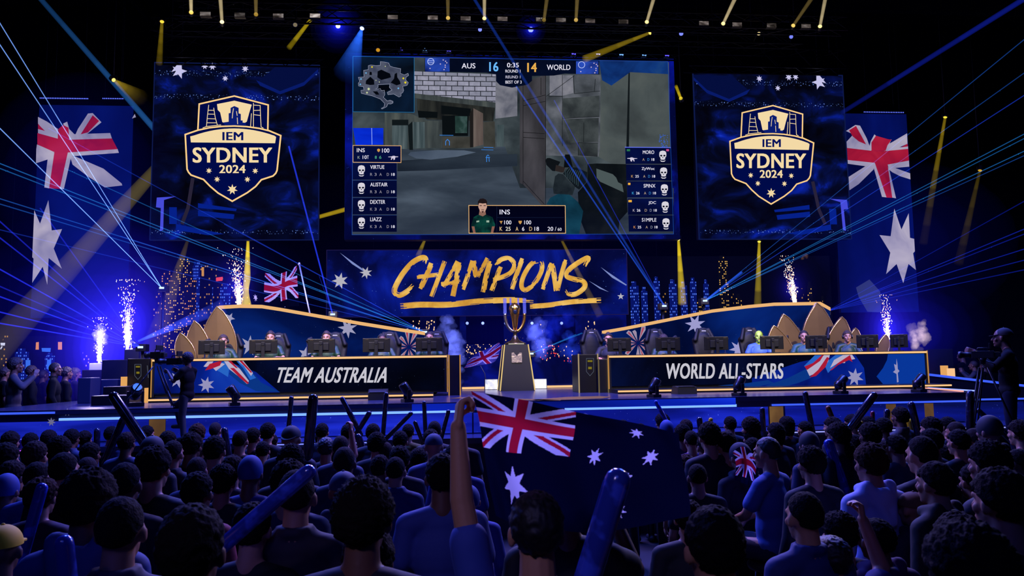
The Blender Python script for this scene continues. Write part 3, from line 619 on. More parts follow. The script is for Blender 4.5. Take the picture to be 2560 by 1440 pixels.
A('card_frame', ribbon([(882.5, 363.5), (1002.5, 364.5), (1002.5, 406.5), (882.5, 405.5)], 1.3, YS, True), em('#f0b878', 1.0), 0.020)
TX('INS', 892, 370.5, 912, 380.5); TX('100', 955, 371, 973.5, 381.5); TX('10', 906.5, 388.5, 917, 397.5)
TX('T', 917.5, 388.5, 922, 397.5, name='score_text'); TX('K', 894, 390, 900, 397, em('#8a9a98', 1.0)); TX('8', 937, 389.5, 942, 397, em('#4aa884', 1.0)); TX('6', 948, 389.5, 953.5, 397, em('#4aa884', 1.0))
A('heart_icon', [[(943, 373), (946.5, 371.5), (950, 373), (950, 377), (946.5, 380.5), (943, 377)]], em('#d09a4c', 1.0), 0.022)
def rifle(x, y, s, f=1):
    A('rifle_icon', [[(x + f * a * s, y + b * s) for a, b in ((0, 8), (30, 6), (45, 0), (60, 0), (66, 5), (92, 6), (92, 12), (66, 14), (62, 34), (50, 40), (47, 26), (40, 22), (32, 38), (24, 36), (30, 14), (0, 12))]], em('#cfc8dc', 1.0), 0.022)
rifle(970.5, 389.5, 0.27)
for k, (nm, yy) in enumerate((('VIRTUE', 413), ('ALISTAIR', 456.5), ('DEXTER', 500), ('LIAZZ', 543.5))):
    A('player_card', [[(882, yy - 5.5), (992, yy - 5.5), (992, yy + 36), (881.5, yy + 36)]], CARD, 0.016)
    skull(903.5, yy + 14.5, 28)
    TX(nm, 925.5, yy, {0: 961, 1: 969, 2: 963, 3: 954}[k], yy + 9.5)
    for ch, a, b in (('R' if k < 2 else 'K', 925.5, 931), ('3', 936, 941.5), ('A', 948.5, 954.5), ('D', 967, 972.5)): TX(ch, a, yy + 19.5, b, yy + 26.5, em('#9a96a4', 1.0), 0.0)
    TX('18', 978, yy + 19.5, 987, yy + 26.5)
OWN[0] = None
A('card_line', sum([ribbon([(882, yy), (992, yy)], 0.8, YS) for yy in (407.5, 451, 494.5, 538)], []), em('#1c3a80', 1.0), 0.020)
A('card_frame', ribbon([(1562, 368), (1677, 369)], 1.6, YS), em('#6a7cff', 1.0), 0.021)
for k, (nm, x0, x1, yy, kk) in enumerate((('MORO', 1607, 1635.5, 376, None), ('ZyWoc', 1604, 1636.5, 418, '25'), ('SPINX', 1609, 1638.5, 460, '26'), ('JDC', 1621, 1640, 503, '26'), ('S1MPLE', 1604.5, 1641, 545, '25'))):
    o = k * 2.0
    A('player_card', [[(1563 + o, yy - 7), (1677 + o, yy - 6.5), (1679 + o, yy + 33.5), (1564 + o, yy + 34)]], CARD, 0.016)
    skull(1657 + o, yy + 15, 28); TX(nm, x0, yy, x1, yy + 9)
    if kk: TX('K', 1576 + o, yy + 19.5, 1581.5 + o, yy + 26, em(('#c89a60', '#3aa0d8', '#b0a8b8', '#d8904c')[k - 1], 1.0), 0.0); TX(kk, 1586 + o, yy + 19.5, 1595 + o, yy + 26)
    TX('A' if k != 3 else 'D', 1606 + o, yy + 19.5, 1611.5 + o, yy + 26, em('#b8a088', 1.0), 0.0); TX('D', 1618.5 + o, yy + 19.5, 1623.5 + o, yy + 26, em('#3a8ad0' if k < 3 else '#8a90a8', 1.0), 0.0); TX('18', 1628.5 + o, yy + 19.5, 1636 + o, yy + 26)
A('flag_icon', [[(1567, 373), (1575, 373), (1575, 378), (1567, 378)]], em('#2a7a4a', 1.0), 0.022)
A('flag_icon', [[(1665.5, 373), (1672.5, 373), (1672.5, 378), (1665.5, 378)]], em('#d0508a', 1.0), 0.023)
A('flag_icon', [[(1570, 457), (1576, 457), (1576, 462.5), (1570, 462.5)], [(1571, 500), (1579.5, 500), (1579.5, 505.5), (1571, 505.5)]], em('#f0b03c', 1.0), 0.022)
rifle(1593, 393.5, 0.27, -1)
# centre card with portrait
A('player_card', [[(1172, 513), (1413, 513.5), (1414, 583), (1172.5, 583)]], em('#02030e', 1.0), 0.019)
A('card_frame', ribbon([(1172, 513.5), (1413, 514), (1414, 583), (1172.5, 583)], 1.5, YS, True), em('#f2be7c', 1.0), 0.021)
A('card_line', ribbon([(1242, 544), (1410, 544)], 0.8, YS) + ribbon([(1242, 515), (1242, 582)], 0.8, YS), em('#16203c', 1.0), 0.021)
A('portrait_jersey', [[(1180, 582), (1178, 562), (1184, 543), (1197, 536), (1206, 541), (1215, 536), (1231, 543), (1238, 562), (1236, 570), (1229, 566), (1229, 582)]], screen_mat('green_jersey_picture', [(0.35, '#06201c'), (0.6, '#0c4a3c'), (0.8, '#147a60')], 3.0, 3), 0.023)
A('portrait_arm', [[(1179, 566), (1186, 566), (1189, 582), (1183, 582)], [(1237, 566), (1230, 566), (1227, 582), (1233, 582)]], em('#8a5c4c', 1.0), 0.024)
A('portrait_neck', [[(1199, 525), (1213, 525), (1215, 536), (1207, 541), (1197, 537)]], em('#8c6656', 1.0), 0.025)
A('portrait_face', [[(1195.5, 508), (1217, 508), (1217.5, 518), (1213, 528), (1207, 532), (1200, 528), (1196, 518)]], em('#c49a88', 1.0), 0.026)
A('portrait_hair', [[(1195, 516), (1194.5, 504), (1200, 497), (1208, 496), (1215, 499), (1218, 505), (1217.5, 515), (1215, 508), (1206, 509), (1198, 507)]], em('#1e1512', 1.0), 0.028)
A('portrait_brow', [[(1199, 513), (1204.5, 513), (1204.5, 515), (1199, 515)], [(1209, 513), (1214.5, 513), (1214.5, 515), (1209, 515)], [(1203, 523.5), (1210.5, 523.5), (1210, 525), (1203.5, 525)], [(1203.5, 527.5), (1210, 527.5), (1208, 532), (1205.5, 532)]], em('#4c302a', 1.0), 0.029)
A('portrait_badge', [[(1191, 552), (1198, 551), (1198, 555), (1191, 556)], [(1216, 551), (1223, 551), (1223, 556), (1216, 556)]], em('#9ab4a0', 1.0), 0.026)
TX('INS', 1249, 524, 1275, 536); TX('100', 1260.5, 551, 1278.5, 561); TX('100', 1310.5, 551, 1328, 561)
A('shield_icon', [[(1248.5, 552.5), (1257, 552.5), (1254.5, 556), (1253, 560.5), (1251, 556)], [(1296, 552), (1305, 552), (1304, 557), (1300.5, 561), (1297, 557)]], em('#c89650', 1.0), 0.024)
for ch, a, b, mm in (('K', 1249, 1256, '#d8b884'), ('25', 1264, 1276.5, '#e6e0d0'), ('A', 1289, 1296, '#d8b884'), ('6', 1305, 1311, '#e6e4f4'), ('D', 1323, 1330.5, '#c8a878'), ('18', 1336, 1347.5, '#e6e4f4'), ('20', 1369, 1383, '#e6e4f4'), ('/', 1387, 1391, '#c8c8d8'), ('60', 1394, 1404, '#d8d8e4')):
    TX(ch, a, 567 if ch != '60' else 569.5, b, 577, em(mm, 1.0))
# ================================================================ lettering board
YC = 20.6
CP = [(817, 626), (1567, 624), (1569, 789), (817, 789)]
tC = cabinet('lettering_board', 'wide board with gold brush lettering CHAMPIONS under the main screen', 'screen', CP, YC, screen_mat('blue_mist_picture', [(0.30, '#03051a'), (0.47, '#060c3e'), (0.6, '#0a1a86'), (0.75, '#1430c8')], 0.55, 6, speck='#5a86e8', sscale=24, sthr=0.75, strength=0.8, samp='AUTO'), depth=0.15, rim=em('#241d52', 0.8), rimw=0.012)
z7 = lambda P: [(960 + x / 4.414, 620 + y / 4.414) for x, y in P]
rg = random.Random(7)
def brush(parent, name, strokes, mat, Y=YC, nb=7):
    """dry brush strokes: parallel bristle strips with ragged ends"""
    m = MB(); lay = 0
    for pts, w in strokes:
        c = catmull(z7(pts), 7); w = w / 4.414; P = [Vector(p) for p in c]; n = len(P)
        nr = []
        for i in range(n):
            t = (P[min(i + 1, n - 1)] - P[max(i - 1, 0)]).normalized(); nr.append(Vector((-t.y, t.x)))
        cum = [0.0]
        for i in range(1, n): cum.append(cum[-1] + (P[i] - P[i - 1]).length)
        T = cum[-1]
        for b in range(nb):
            e = abs(b - (nb - 1) / 2) / ((nb - 1) / 2)
            o0 = -0.5 + b / nb; o1 = -0.5 + (b + 1.06) / nb
            if e > 0.9: o1 -= 0.25 / nb
            a0 = T * rg.uniform(0, 0.05 + 0.05 * e); a1 = T * (1 - rg.uniform(0, 0.06 + 0.09 * e)); segs = [(a0, a1)]
            if e > 0.6 and rg.random() < 0.75:
                g = rg.uniform(0.25, 0.8) * T; segs = [(a0, g), (g + rg.uniform(0.01, 0.05) * T, a1)]
            for s0, s1 in segs:
                pr_ = None
                for i in range(n):
                    if cum[i] < s0 or cum[i] > s1: 
                        pr_ = None; continue
                    j = 0.012 * w * rg.uniform(-1, 1)
                    k = 1.0 if min(cum[i] - s0, s1 - cum[i]) > 0.02 * T else 0.75
                    mid = (o0 + o1) / 2; h = (o1 - o0) / 2 * k
                    q0 = P[i] + nr[i] * ((mid - h) * w + j); q1 = P[i] + nr[i] * ((mid + h) * w + j)
                    if pr_: m.poly([W(pr_[0].x, pr_[0].y, Y - 0.006 - 0.00015 * lay), W(q0.x, q0.y, Y - 0.006 - 0.00015 * lay), W(q1.x, q1.y, Y - 0.006 - 0.00015 * lay), W(pr_[1].x, pr_[1].y, Y - 0.006 - 0.00015 * lay)])
                    pr_ = (q0, q1)
        lay += 1
    return rel(m.build(name, mat, fixn=False), parent)
BR = screen_mat('gold_paint_picture', [(0.3, '#c98f2e'), (0.5, '#e0aa42'), (0.7, '#f0c468')], 2.5, 6, strength=1.0)
LET = {'C': [([(445, 195), (462, 125), (420, 105), (320, 155), (215, 270), (130, 415), (118, 490), (175, 522), (270, 470), (352, 392)], 60)],
 'H': [([(532, 145), (470, 300), (388, 475)], 58), ([(682, 115), (600, 330), (510, 570)], 50), ([(345, 322), (480, 308), (668, 285)], 46)],
 'A': [([(825, 120), (730, 300), (640, 450)], 48), ([(838, 130), (800, 330), (752, 565)], 58), ([(612, 402), (740, 385), (860, 362)], 48)],
 'M': [([(985, 115), (930, 290), (858, 485)], 52), ([(985, 125), (1002, 240), (1020, 335)], 58), ([(1150, 95), (1090, 210), (1020, 335)], 46), ([(1182, 120), (1130, 300), (1090, 520)], 58)],
 'P': [([(1292, 185), (1240, 330), (1178, 495)], 52), ([(1225, 205), (1290, 130), (1380, 115), (1438, 180), (1400, 268), (1290, 325), (1188, 342)], 52)],
 'I': [([(1538, 90), (1470, 270), (1400, 485)], 52)],
 'O': [([(1715, 145), (1620, 180), (1535, 320), (1518, 430), (1570, 462), (1660, 390), (1735, 262), (1740, 165), (1690, 140)], 52)],
 'N': [([(1850, 145), (1810, 280), (1738, 485)], 50), ([(1850, 150), (1880, 320), (1905, 500)], 58), ([(2012, 105), (1960, 280), (1905, 500)], 50)],
 'S': [([(2205, 215), (2255, 110), (2160, 150), (2040, 240), (2018, 312), (2100, 345), (2200, 372), (2212, 432), (2130, 500), (2040, 512), (1995, 455)], 56)]}
for ch in 'CHAMPIONS': brush(tC, 'brush_letter', LET[ch], BR)
brush(tC, 'brush_underline', [([(145, 648), (400, 626), (700, 626), (1050, 590), (1400, 575), (1690, 585)], 66), ([(1580, 645), (1800, 632), (2100, 592), (2445, 575)], 56)], BR, nb=10)
art('board_star', [star(850, 702, 21, 7, 0.45, 0.2), star(915, 682, 16, 7, 0.42, 0.3), star(1588, 738, 14, 5, 0.4, 0.2) if False else star(1552, 741, 9, 5, 0.4)], YC, em('#b4b2bc', 1.0), tC, 0.006)
art('board_streak', [[(850, 632), (912, 676), (908, 678), (880, 660)], [(1502, 668), (1567, 712), (1565, 714), (1530, 694)], [(1472, 702), (1522, 730), (1500, 722)]], YC, em('#8a9ad8', 0.8), tC, 0.004)
# ================================================================ flag banners
YB = 20.9
def banner(label, px, bats, labelbat):
    t = cabinet('flag_banner', label, 'screen', px, YB, screen_mat('flag_blue_picture', [(0.25, '#030b3c'), (0.5, '#06156c'), (0.7, '#0a2090'), (0.85, '#1a3aa8')], 0.35, 3, strength=0.55, samp='AUTO', stretch=(1, 1, 0.6)), depth=0.12)
    for k, (x0, x1, yy) in enumerate(bats):
        a, b = W(x0, yy, YB - 0.1), W(x1, yy, YB - 0.1)
        tb = thing('light_batten', labelbat[k], 'stage light', ((a.x + b.x) / 2, YB - 0.05, (a.z + b.z) / 2), 0, 'dotted blue light battens above the flag banners')
        rel(MB().box((a.x, YB - 0.06, a.z - 0.03), (b.x, YB + 0.06, a.z + 0.05)).build('batten_body', pr('#101116', 0.5)), tb)
        m = MB(); n = int((x1 - x0) / 4.2)
        for i in range(n):
            x = a.x + (b.x - a.x) * (i + 0.5) / n; m.ell((x, YB - 0.07, a.z), (0.014, 0.012, 0.016), 8, 5)
        rel(m.build('lamp_dots', em('#5a6cff', 1.6)), tb)
        for f in (0.1, 0.9): rel(MB().tube([(a.x + (b.x - a.x) * f, YB - 0.03, a.z + 0.03), (a.x + (b.x - a.x) * f, YB - 0.03, 15.0)], 0.01, 6).build('hanging_cable', pr('#15161a')), tb)
    return t
CLW = screen_mat('white_cloth_picture', [(0.3, '#8a86b0'), (0.55, '#b4acc8'), (0.8, '#cfc6d6')], 1.2, 3, strength=0.8)
CLR = screen_mat('red_cloth_picture', [(0.3, '#8c0f34'), (0.55, '#b01a3c'), (0.8, '#c02a4a')], 1.2, 3, strength=0.85)
s1 = lambda P: [(x / 2.977, y / 2.977) for x, y in P]
s3 = lambda P: [(1700 + x / 2.977, y / 2.977) for x, y in P]
s4 = lambda P: [(x / 2.977, 440 + y / 2.977) for x, y in P]
s6 = lambda P: [(1700 + x / 2.977, 440 + y / 2.977) for x, y in P]
tb = banner('tall waving flag picture with red cross and a white star, far left', [(97, 258), (334, 268), (318, 794), (77, 794)], [(97, 220, 244), (254, 308, 245)], ['long dotted blue light batten above the far left flag banner', 'short bright dotted blue light batten above the far left flag banner'])
art('flag_white', [s1(p) for p in ([(283, 870), (350, 905), (432, 960), (430, 1032), (300, 1000), (283, 990)], [(655, 845), (690, 842), (755, 910), (650, 995), (560, 1005), (580, 960)], [(515, 1000), (820, 990), (833, 1032), (515, 1042)], [(515, 960), (500, 905), (470, 920), (520, 1042), (560, 1005)], [(275, 1075), (405, 1130), (360, 1185), (268, 1215), (270, 1110)], [(505, 1133), (875, 1108), (885, 1138), (540, 1162), (505, 1160)], [(405, 1133), (365, 1402), (330, 1395), (355, 1180)], [(505, 1133), (530, 1165), (475, 1408), (445, 1405)], [(520, 1160), (560, 1165), (770, 1255), (905, 1365), (910, 1380), (780, 1395), (650, 1310), (540, 1225)], [(1003, 848), (1012, 872), (982, 882)])], YB, CLW, tb, 0.006)
art('flag_red', [s1(p) for p in ([(283, 920), (300, 940), (335, 975), (283, 960)], [(690, 858), (738, 900), (655, 985), (600, 1000)], [(278, 990), (430, 1032), (515, 1040), (833, 1030), (875, 1110), (505, 1135), (400, 1130), (278, 1075)], [(470, 930), (510, 950), (515, 1040), (505, 1135), (445, 1405), (365, 1402), (405, 1130), (430, 1032), (435, 960)])], YB, CLR, tb, 0.012)
art('flag_star', [s4([(360, 180), (385, 405), (462, 395), (400, 540), (460, 690), (362, 610), (352, 810), (318, 675), (240, 795), (250, 615), (240, 605), (255, 255), (298, 355)])], YB, CLW, tb, 0.012)
tb = banner('tall waving flag picture with red cross and a white star, far right', [(2096, 281), (2266, 287), (2298, 781), (2082, 781)], [(2160, 2262, 279)], ['dotted blue light batten above the far right flag banner'])
art('flag_white', [s3(p) for p in ([(1235, 1060), (1290, 1000), (1235, 975), (1305, 930), (1340, 935), (1390, 1030), (1412, 1090), (1400, 1115)], [(1235, 1060), (1420, 1100), (1422, 1122), (1236, 1105)], [(1447, 1000), (1462, 1014), (1425, 1120), (1402, 1115), (1420, 1050)], [(1545, 1040), (1575, 1038), (1530, 1122), (1512, 1122)], [(1575, 1060), (1690, 992), (1693, 1070), (1600, 1110), (1520, 1124), (1545, 1075)], [(1530, 1110), (1697, 1088), (1698, 1112), (1530, 1127)], [(1240, 1190), (1450, 1212), (1440, 1262), (1330, 1370), (1255, 1420), (1250, 1320), (1380, 1237), (1243, 1218)], [(1545, 1222), (1704, 1195), (1706, 1240), (1600, 1250), (1713, 1290), (1715, 1335), (1640, 1312), (1580, 1282), (1555, 1262)], [(1435, 1225), (1455, 1212), (1545, 1470), (1503, 1465)], [(1540, 1225), (1558, 1265), (1608, 1476), (1575, 1470)])], YB, CLW, tb, 0.006)
art('flag_red', [s3(p) for p in ([(1258, 970), (1310, 937), (1385, 1075), (1330, 1052), (1285, 1015)], [(1458, 1010), (1548, 1036), (1575, 1040), (1545, 1080), (1530, 1122), (1425, 1122), (1425, 1060)], [(1693, 1070), (1696, 1090), (1645, 1097)], [(1236, 1100), (1425, 1122), (1530, 1124), (1698, 1108), (1704, 1195), (1545, 1225), (1450, 1212), (1240, 1190)], [(1450, 1212), (1545, 1225), (1580, 1472), (1537, 1470)])], YB, CLR, tb, 0.012)
art('flag_star', [s6([(1595, 243), (1648, 398), (1702, 277), (1712, 460), (1743, 468), (1748, 560), (1735, 575), (1756, 700), (1700, 655), (1662, 797), (1612, 655), (1534, 730), (1565, 570), (1485, 440), (1568, 448)])], YB, CLW, tb, 0.012)
art('flag_shape', [s6([(1310, 830), (1410, 770), (1490, 860), (1500, 1015), (1395, 1010), (1330, 900)])], YB, em('#3a4480', 0.6), tb, 0.008)
# ================================================================ skyline wall behind the stage
YW = 22.0
def skywall(px, label, towers, extra=()):
    t = cabinet('skyline_wall', label, 'screen', px, YW, screen_mat('night_haze_picture', [(0.3, '#030308'), (0.6, '#07081a'), (0.85, '#0c1040')], 0.3, 4, strength=0.6), depth=0.15)
    for (x0, x1, y0, y1, mt, dp) in towers:
        a, b = W(x0, y0, YW), W(x1, y1, YW); w = b.x - a.x
        m = MB()
        m.box((-w / 2, -dp, 0), (w / 2, 0, a.z - b.z)); st = min(0.12, (a.z - b.z) * 0.12)
        m.box((-w * 0.3, -dp * 0.8, a.z - b.z), (w * 0.22, 0, a.z - b.z + st))
        o = m.build('tower', mt); o.location = ((a.x + b.x) / 2, YW, b.z); rel(o, t)
    for nm, polys, mt in extra: art(nm, polys, YW, mt, t, 0.06)
    return t
T1 = windows_mat('amber_window_picture', '#ffc860', '#08080f', 22, 17, 0.74, 1.0, '#e08a3a')
T2 = windows_mat('warm_window_picture', '#ffb050', '#0a0a14', 22, 15, 0.76, 0.9, '#ff5a3c')
T3 = windows_mat('blue_window_picture', '#5a86ff', '#081464', 22, 12, 0.55, 0.9, '#1a3cf0')
T4 = windows_mat('dim_window_picture', '#c8903c', '#05060c', 18, 12, 0.84, 0.7)
skywall([(335, 640), (640, 640), (640, 900), (335, 900)], 'dark skyline wall of lit towers behind the left desk', [
 (404, 428, 690, 888, T2, 0.05), (385, 402, 735, 888, T4, 0.04), (418, 440, 715, 888, T1, 0.07), (443, 478, 655, 888, T1, 0.05), (480, 502, 665, 888, T3, 0.04), (463, 488, 700, 888, T2, 0.08), (502, 528, 668, 888, T4, 0.05), (508, 548, 730, 888, T3, 0.03), (535, 560, 680, 888, T4, 0.05), (552, 575, 720, 888, T3, 0.07), (580, 606, 735, 888, T4, 0.06), (608, 635, 700, 888, T4, 0.05)],
 [('lit_sign', [[(540, 694), (557, 692), (556, 702), (540, 703)], [(541, 698), (545, 697), (545, 703), (541, 703)]], em('#f04a4a', 0.9)), ('lit_window', [[(504, 668), (510, 668), (510, 690), (504, 690)]], em('#d09040', 0.9))])
skywall([(1569, 640), (2080, 640), (2080, 885), (1569, 885)], 'dark skyline wall of lit towers behind the right desk', [
 (1575, 1600, 715, 880, T3, 0.07), (1602, 1622, 728, 880, T3, 0.05), (1633, 1653, 703, 880, T3, 0.07), (1655, 1668, 732, 880, T4, 0.05), (1672, 1696, 710, 880, T3, 0.06), (1700, 1722, 715, 880, T3, 0.05), (1724, 1745, 705, 880, T3, 0.07), (1758, 1776, 710, 880, T3, 0.06), (1794, 1826, 650, 880, T1, 0.06), (1826, 1838, 700, 880, T4, 0.05), (1742, 1760, 750, 880, T1, 0.03), (1838, 1858, 745, 880, T1, 0.05), (2002, 2014, 700, 880, T4, 0.05), (2018, 2036, 715, 880, T1, 0.06), (2052, 2066, 750, 880, T1, 0.05)])
skywall([(-30, 840), (250, 840), (250, 960), (-30, 960)], 'low dark skyline wall at the far left', [(5, 25, 850, 950, T4, 0.05), (40, 70, 880, 950, T3, 0.05), (115, 135, 890, 950, T3, 0.05), (200, 240, 885, 950, T4, 0.05)],
 [('lit_window', [[(90, 856), (97, 855), (97, 874), (89, 874)], [(145, 855), (155, 855), (155, 874), (145, 874)]], em('#e08a30', 0.95)), ('lit_window', [[(104, 870), (127, 870), (126, 880), (105, 879)], [(64, 900), (76, 900), (76, 922), (64, 922)], [(118, 899), (128, 899), (127, 922), (116, 922)]], em('#3a70e8', 0.9)), ('lit_window', [[(1, 857), (13, 857), (12, 864), (2, 864)], [(3, 866), (7, 866), (3, 873), (0, 873)]], em('#d0d4f0', 0.9))])
# backstage opening under the lettering board
t = cabinet('backstage_wall', 'dark blue backstage wall with small city lights behind the trophy', 'screen', [(1050, 789), (1569, 789), (1569, 985), (1050, 985)], 23.2, screen_mat('city_light_picture', [(0.3, '#03051e'), (0.5, '#060c48'), (0.7, '#0a18a0'), (0.85, '#1a2ce0')], 0.7, 5, speck='#ffd08a', sscale=30, sthr=0.68, strength=0.8, band=[(W(1200, 870, 23.2).z, 0.32)]), depth=0.1)
art('tower_lights', [[(x, y), (x + 2.2, y), (x + 2.2, y + 3.4), (x, y + 3.4)] for x, y in [(rg.choice((1026, 1032, 1040, 1047, 1066, 1071, 1078, 1084, 1464, 1470, 1478, 1485)) + rg.uniform(-1, 1), rg.uniform(800, 835)) for _ in range(60)] + [(rg.uniform(1165, 1265), rg.uniform(845, 885)) for _ in range(60)] + [(rg.uniform(1350, 1440), rg.uniform(800, 900)) for _ in range(40)]], 23.2, em('#ffc890', 1.2), t, 0.02)
art('tower_lights', [[(x, y), (x + 2, y), (x + 2, y + 3), (x, y + 3)] for x, y in [(rg.uniform(1345, 1425), rg.uniform(860, 905)) for _ in range(26)]], 23.2, em('#f0402a', 1.1), t, 0.021)
m = MB()
for x0, x1 in ((1090, 1150), (1165, 1260), (1355, 1440)):
    a, b = W(x0, 795, 22.6), W(x1, 860, 22.6); n = 26; vs_ = []
    for i in range(n + 1):
        x = a.x + (b.x - a.x) * i / n; y = 22.6 + 0.05 * math.sin(i * 2.2); vs_ += [(x, y, a.z), (x, y, b.z)]
    m.add(vs_, [(2 * i, 2 * i + 2, 2 * i + 3, 2 * i + 1) for i in range(n)], 0, True)
    pp = MB().tube([(a.x, 22.6, a.z + 0.02), (b.x, 22.6, a.z + 0.02)], 0.03, 8).tube([(a.x + 0.1, 22.62, a.z), (a.x + 0.1, 22.62, 15.0)], 0.01, 6).tube([(b.x - 0.1, 22.62, a.z), (b.x - 0.1, 22.62, 15.0)], 0.01, 6)
    c = tag(m.build('stage_curtain', pr('#0c0c14', 0.9), fixn=False), {1090: 'short dark pleated curtain hanging behind the left smoke plume', 1165: 'dark pleated curtain hanging under the lettering board, behind the trophy', 1355: 'dark pleated curtain hanging right of the trophy'}[x0], 'curtain', 'backstage curtains'); rel(pp.build('curtain_rail', pr('#15161a')), c); m = MB()
# spots hung under the board and light blocks on both sides of it
# ================================================================ player set walls
def setwall(label, top, bot, Y, arts):
    pts = top + bot; t = thing('set_wall', label, 'set wall', (W(sum(p[0] for p in pts) / len(pts), bot[0][1], Y).x, Y, ZP))
    P = [W(x, y, Y) for x, y in top]; base = [Vector((W(x, y, Y).x, Y, ZP)) for x, y in bot]
    pan = rel(MB().prism([p[:] for p in P + base], (0, 0.12, 0)).build('panel', screen_mat('set_wall_picture', [(0.28, '#020a2e'), (0.5, '#041a5c'), (0.65, '#0a2f8c'), (0.8, '#14459c')], 0.35, 4, speck='#a8c0e8', sscale=34, sthr=0.76, strength=0.62, samp='AUTO')), t)
    m = MB()
    for i in range(len(P) - 1):
        a, b = P[i], P[i + 1]; m.add([(a.x, Y - 0.03, a.z - 0.015), (b.x, Y - 0.03, b.z - 0.015), (b.x, Y - 0.03, b.z + 0.055), (a.x, Y - 0.03, a.z + 0.055), (a.x, Y + 0.14, a.z - 0.015), (b.x, Y + 0.14, b.z - 0.015), (b.x, Y + 0.14, b.z + 0.055), (a.x, Y + 0.14, a.z + 0.055)], [(0, 1, 2, 3), (7, 6, 5, 4), (3, 2, 6, 7), (0, 4, 5, 1), (0, 3, 7, 4), (1, 5, 6, 2)])
    rel(m.build('gold_trim', em('#f0b878', 0.95)), t)
    for nm, polys, mt in arts: art(nm, polys, Y, mt, pan, 0.004)
    return t
def burst(cx, cy, s, seed):
    r = random.Random(seed); wht = []; red = []
    for k in range(11):
        a = k * 0.571 + r.uniform(-0.15, 0.15); L = s * r.uniform(0.7, 1.1); w = 0.16
        wht.append([(cx + 0.15 * s * math.cos(a), cy + 0.15 * s * math.sin(a)), (cx + L * math.cos(a - w), cy + L * math.sin(a - w)), (cx + L * 1.03 * math.cos(a + w * .4), cy + L * 1.03 * math.sin(a + w * .4)), (cx + L * .85 * math.cos(a + w), cy + L * .85 * math.sin(a + w))])
        red.append([(cx + 0.1 * s * math.cos(a), cy + 0.1 * s * math.sin(a)), (cx + L * .93 * math.cos(a - w * .55), cy + L * .93 * math.sin(a - w * .55)), (cx + L * .93 * math.cos(a + w * .25), cy + L * .93 * math.sin(a + w * .25))])
    return wht, red
bw, br_ = burst(1022, 868, 44, 3)
setwall('blue set wall with gold top edge and stars behind the left team', [(530, 790), (548, 771), (600, 768), (655, 769), (700, 776), (780, 790), (900, 811), (1000, 827), (1062, 836)], [(1062, 900), (530, 900)], 16.9,
 [('wall_star', [star(869, 821, 25, 7, 0.42, 0.35), star(624, 864, 26, 7, 0.42, 0.1), star(763, 884, 18, 5, 0.42, 0.2), star(574, 795, 14, 5, 0.42, 0.5)], em('#a8a6c8', 0.85)), ('wall_burst_white', bw, em('#a8a0bc', 0.8)), ('wall_burst_red', br_, em('#c0243c', 0.85))])
bw, br_ = burst(1595, 858, 42, 5)
setwall('blue set wall with gold top edge and stars behind the right team', [(1508, 833), (1560, 824), (1640, 808), (1780, 780), (1870, 769), (1935, 763), (2050, 761), (2075, 775)], [(2075, 895), (1508, 895)], 17.0,
 [('wall_star', [star(1738, 811, 26, 7, 0.42, 0.35), star(1846, 872, 24, 7, 0.42, 0.1)], em('#a8a6dc', 0.85)), ('wall_burst_white', bw, em('#a8a0bc', 0.8)), ('wall_burst_red', br_, em('#c0243c', 0.85))])
# gold sail sculptures
GOLDM = pr('#7a5e34', 0.4, 0.5, 0.5, bump=0.04, bscale=25, var=0.15, vscale=3)
GOLDE = pr('#d9b06a', 0.25, 0.8)
def sail(label, left, peak, right, Y, basey=893, grp='gold sail sculptures'):
    """pointed sail: left and right outlines bulge outward up to the peak"""
    def arc(a, b, bul):
        n = 10; o = []
        for i in range(n + 1):
            t = i / n; x = a[0] + (b[0] - a[0]) * t; y = a[1] + (b[1] - a[1]) * t; k = bul * math.sin(math.pi * min(1, t * 0.9 + 0.05)); o.append((x + k, y))
        return o
    L = arc(left, peak, 0.15 * (peak[1] - left[1])); Rr = arc(right, peak, -0.15 * (peak[1] - right[1]))
    P = [W(x, y, Y) for x, y in L] + [W(x, y, Y) for x, y in Rr[::-1][1:]]
    P[0].z = ZP; P[-1].z = ZP
    c = sum((p.x for p in P)) / len(P)
    t = thing('sail_sculpture', label, 'sculpture', (c, Y, ZP), 0, grp)
    F = [p + Vector((0, -0.02, 0)) for p in P]; m = MB(); ctr = Vector((W(peak[0], peak[1], Y).x * 0.5 + c * 0.5, Y - 0.035, (P[0].z + max(p.z for p in P)) / 2))
    n = len(P); m.add([p[:] for p in F] + [ctr[:]] + [(p.x, Y + 0.06, p.z) for p in P], [(i, (i + 1) % n, n) for i in range(n)] + [(i, n + 1 + i, n + 1 + (i + 1) % n, (i + 1) % n) for i in range(n)] + [list(range(2 * n, n, -1))])
    rel(m.build('sail_face', GOLDM), t)
    rel(MB().tube([p[:] for p in F], 0.014, 6).build('sail_edge', GOLDE), t)
sail('small gold sail sculpture behind the left desk, lowest of its group of three', (444, 893), (453, 832), (490, 893), 16.2)
sail('middle gold sail sculpture behind the left desk, between a small and a tall one', (474, 893), (489, 802), (524, 893), 16.32)
sail('tallest gold sail sculpture at the left desk', (511, 893), (546, 766), (588, 893), 16.44)
sail('small gold sail sculpture in front of the right set wall, left end of its group', (1926, 885), (1935, 814), (1984, 885), 16.3)
sail('second gold sail from the left behind the right desk, leaning left', (1950, 885), (1960, 785), (2012, 885), 16.42)
sail('tallest gold sail sculpture at the right desk', (2012, 885), (2044, 757), (2085, 885), 16.54)
sail('gold sail leaning right, just right of the tallest one at the right desk', (2066, 885), (2106, 792), (2118, 885), 16.42)
sail('narrow low gold sail behind the players at the right desk, right of the leaning one', (2118, 885), (2139, 820), (2148, 885), 16.3)
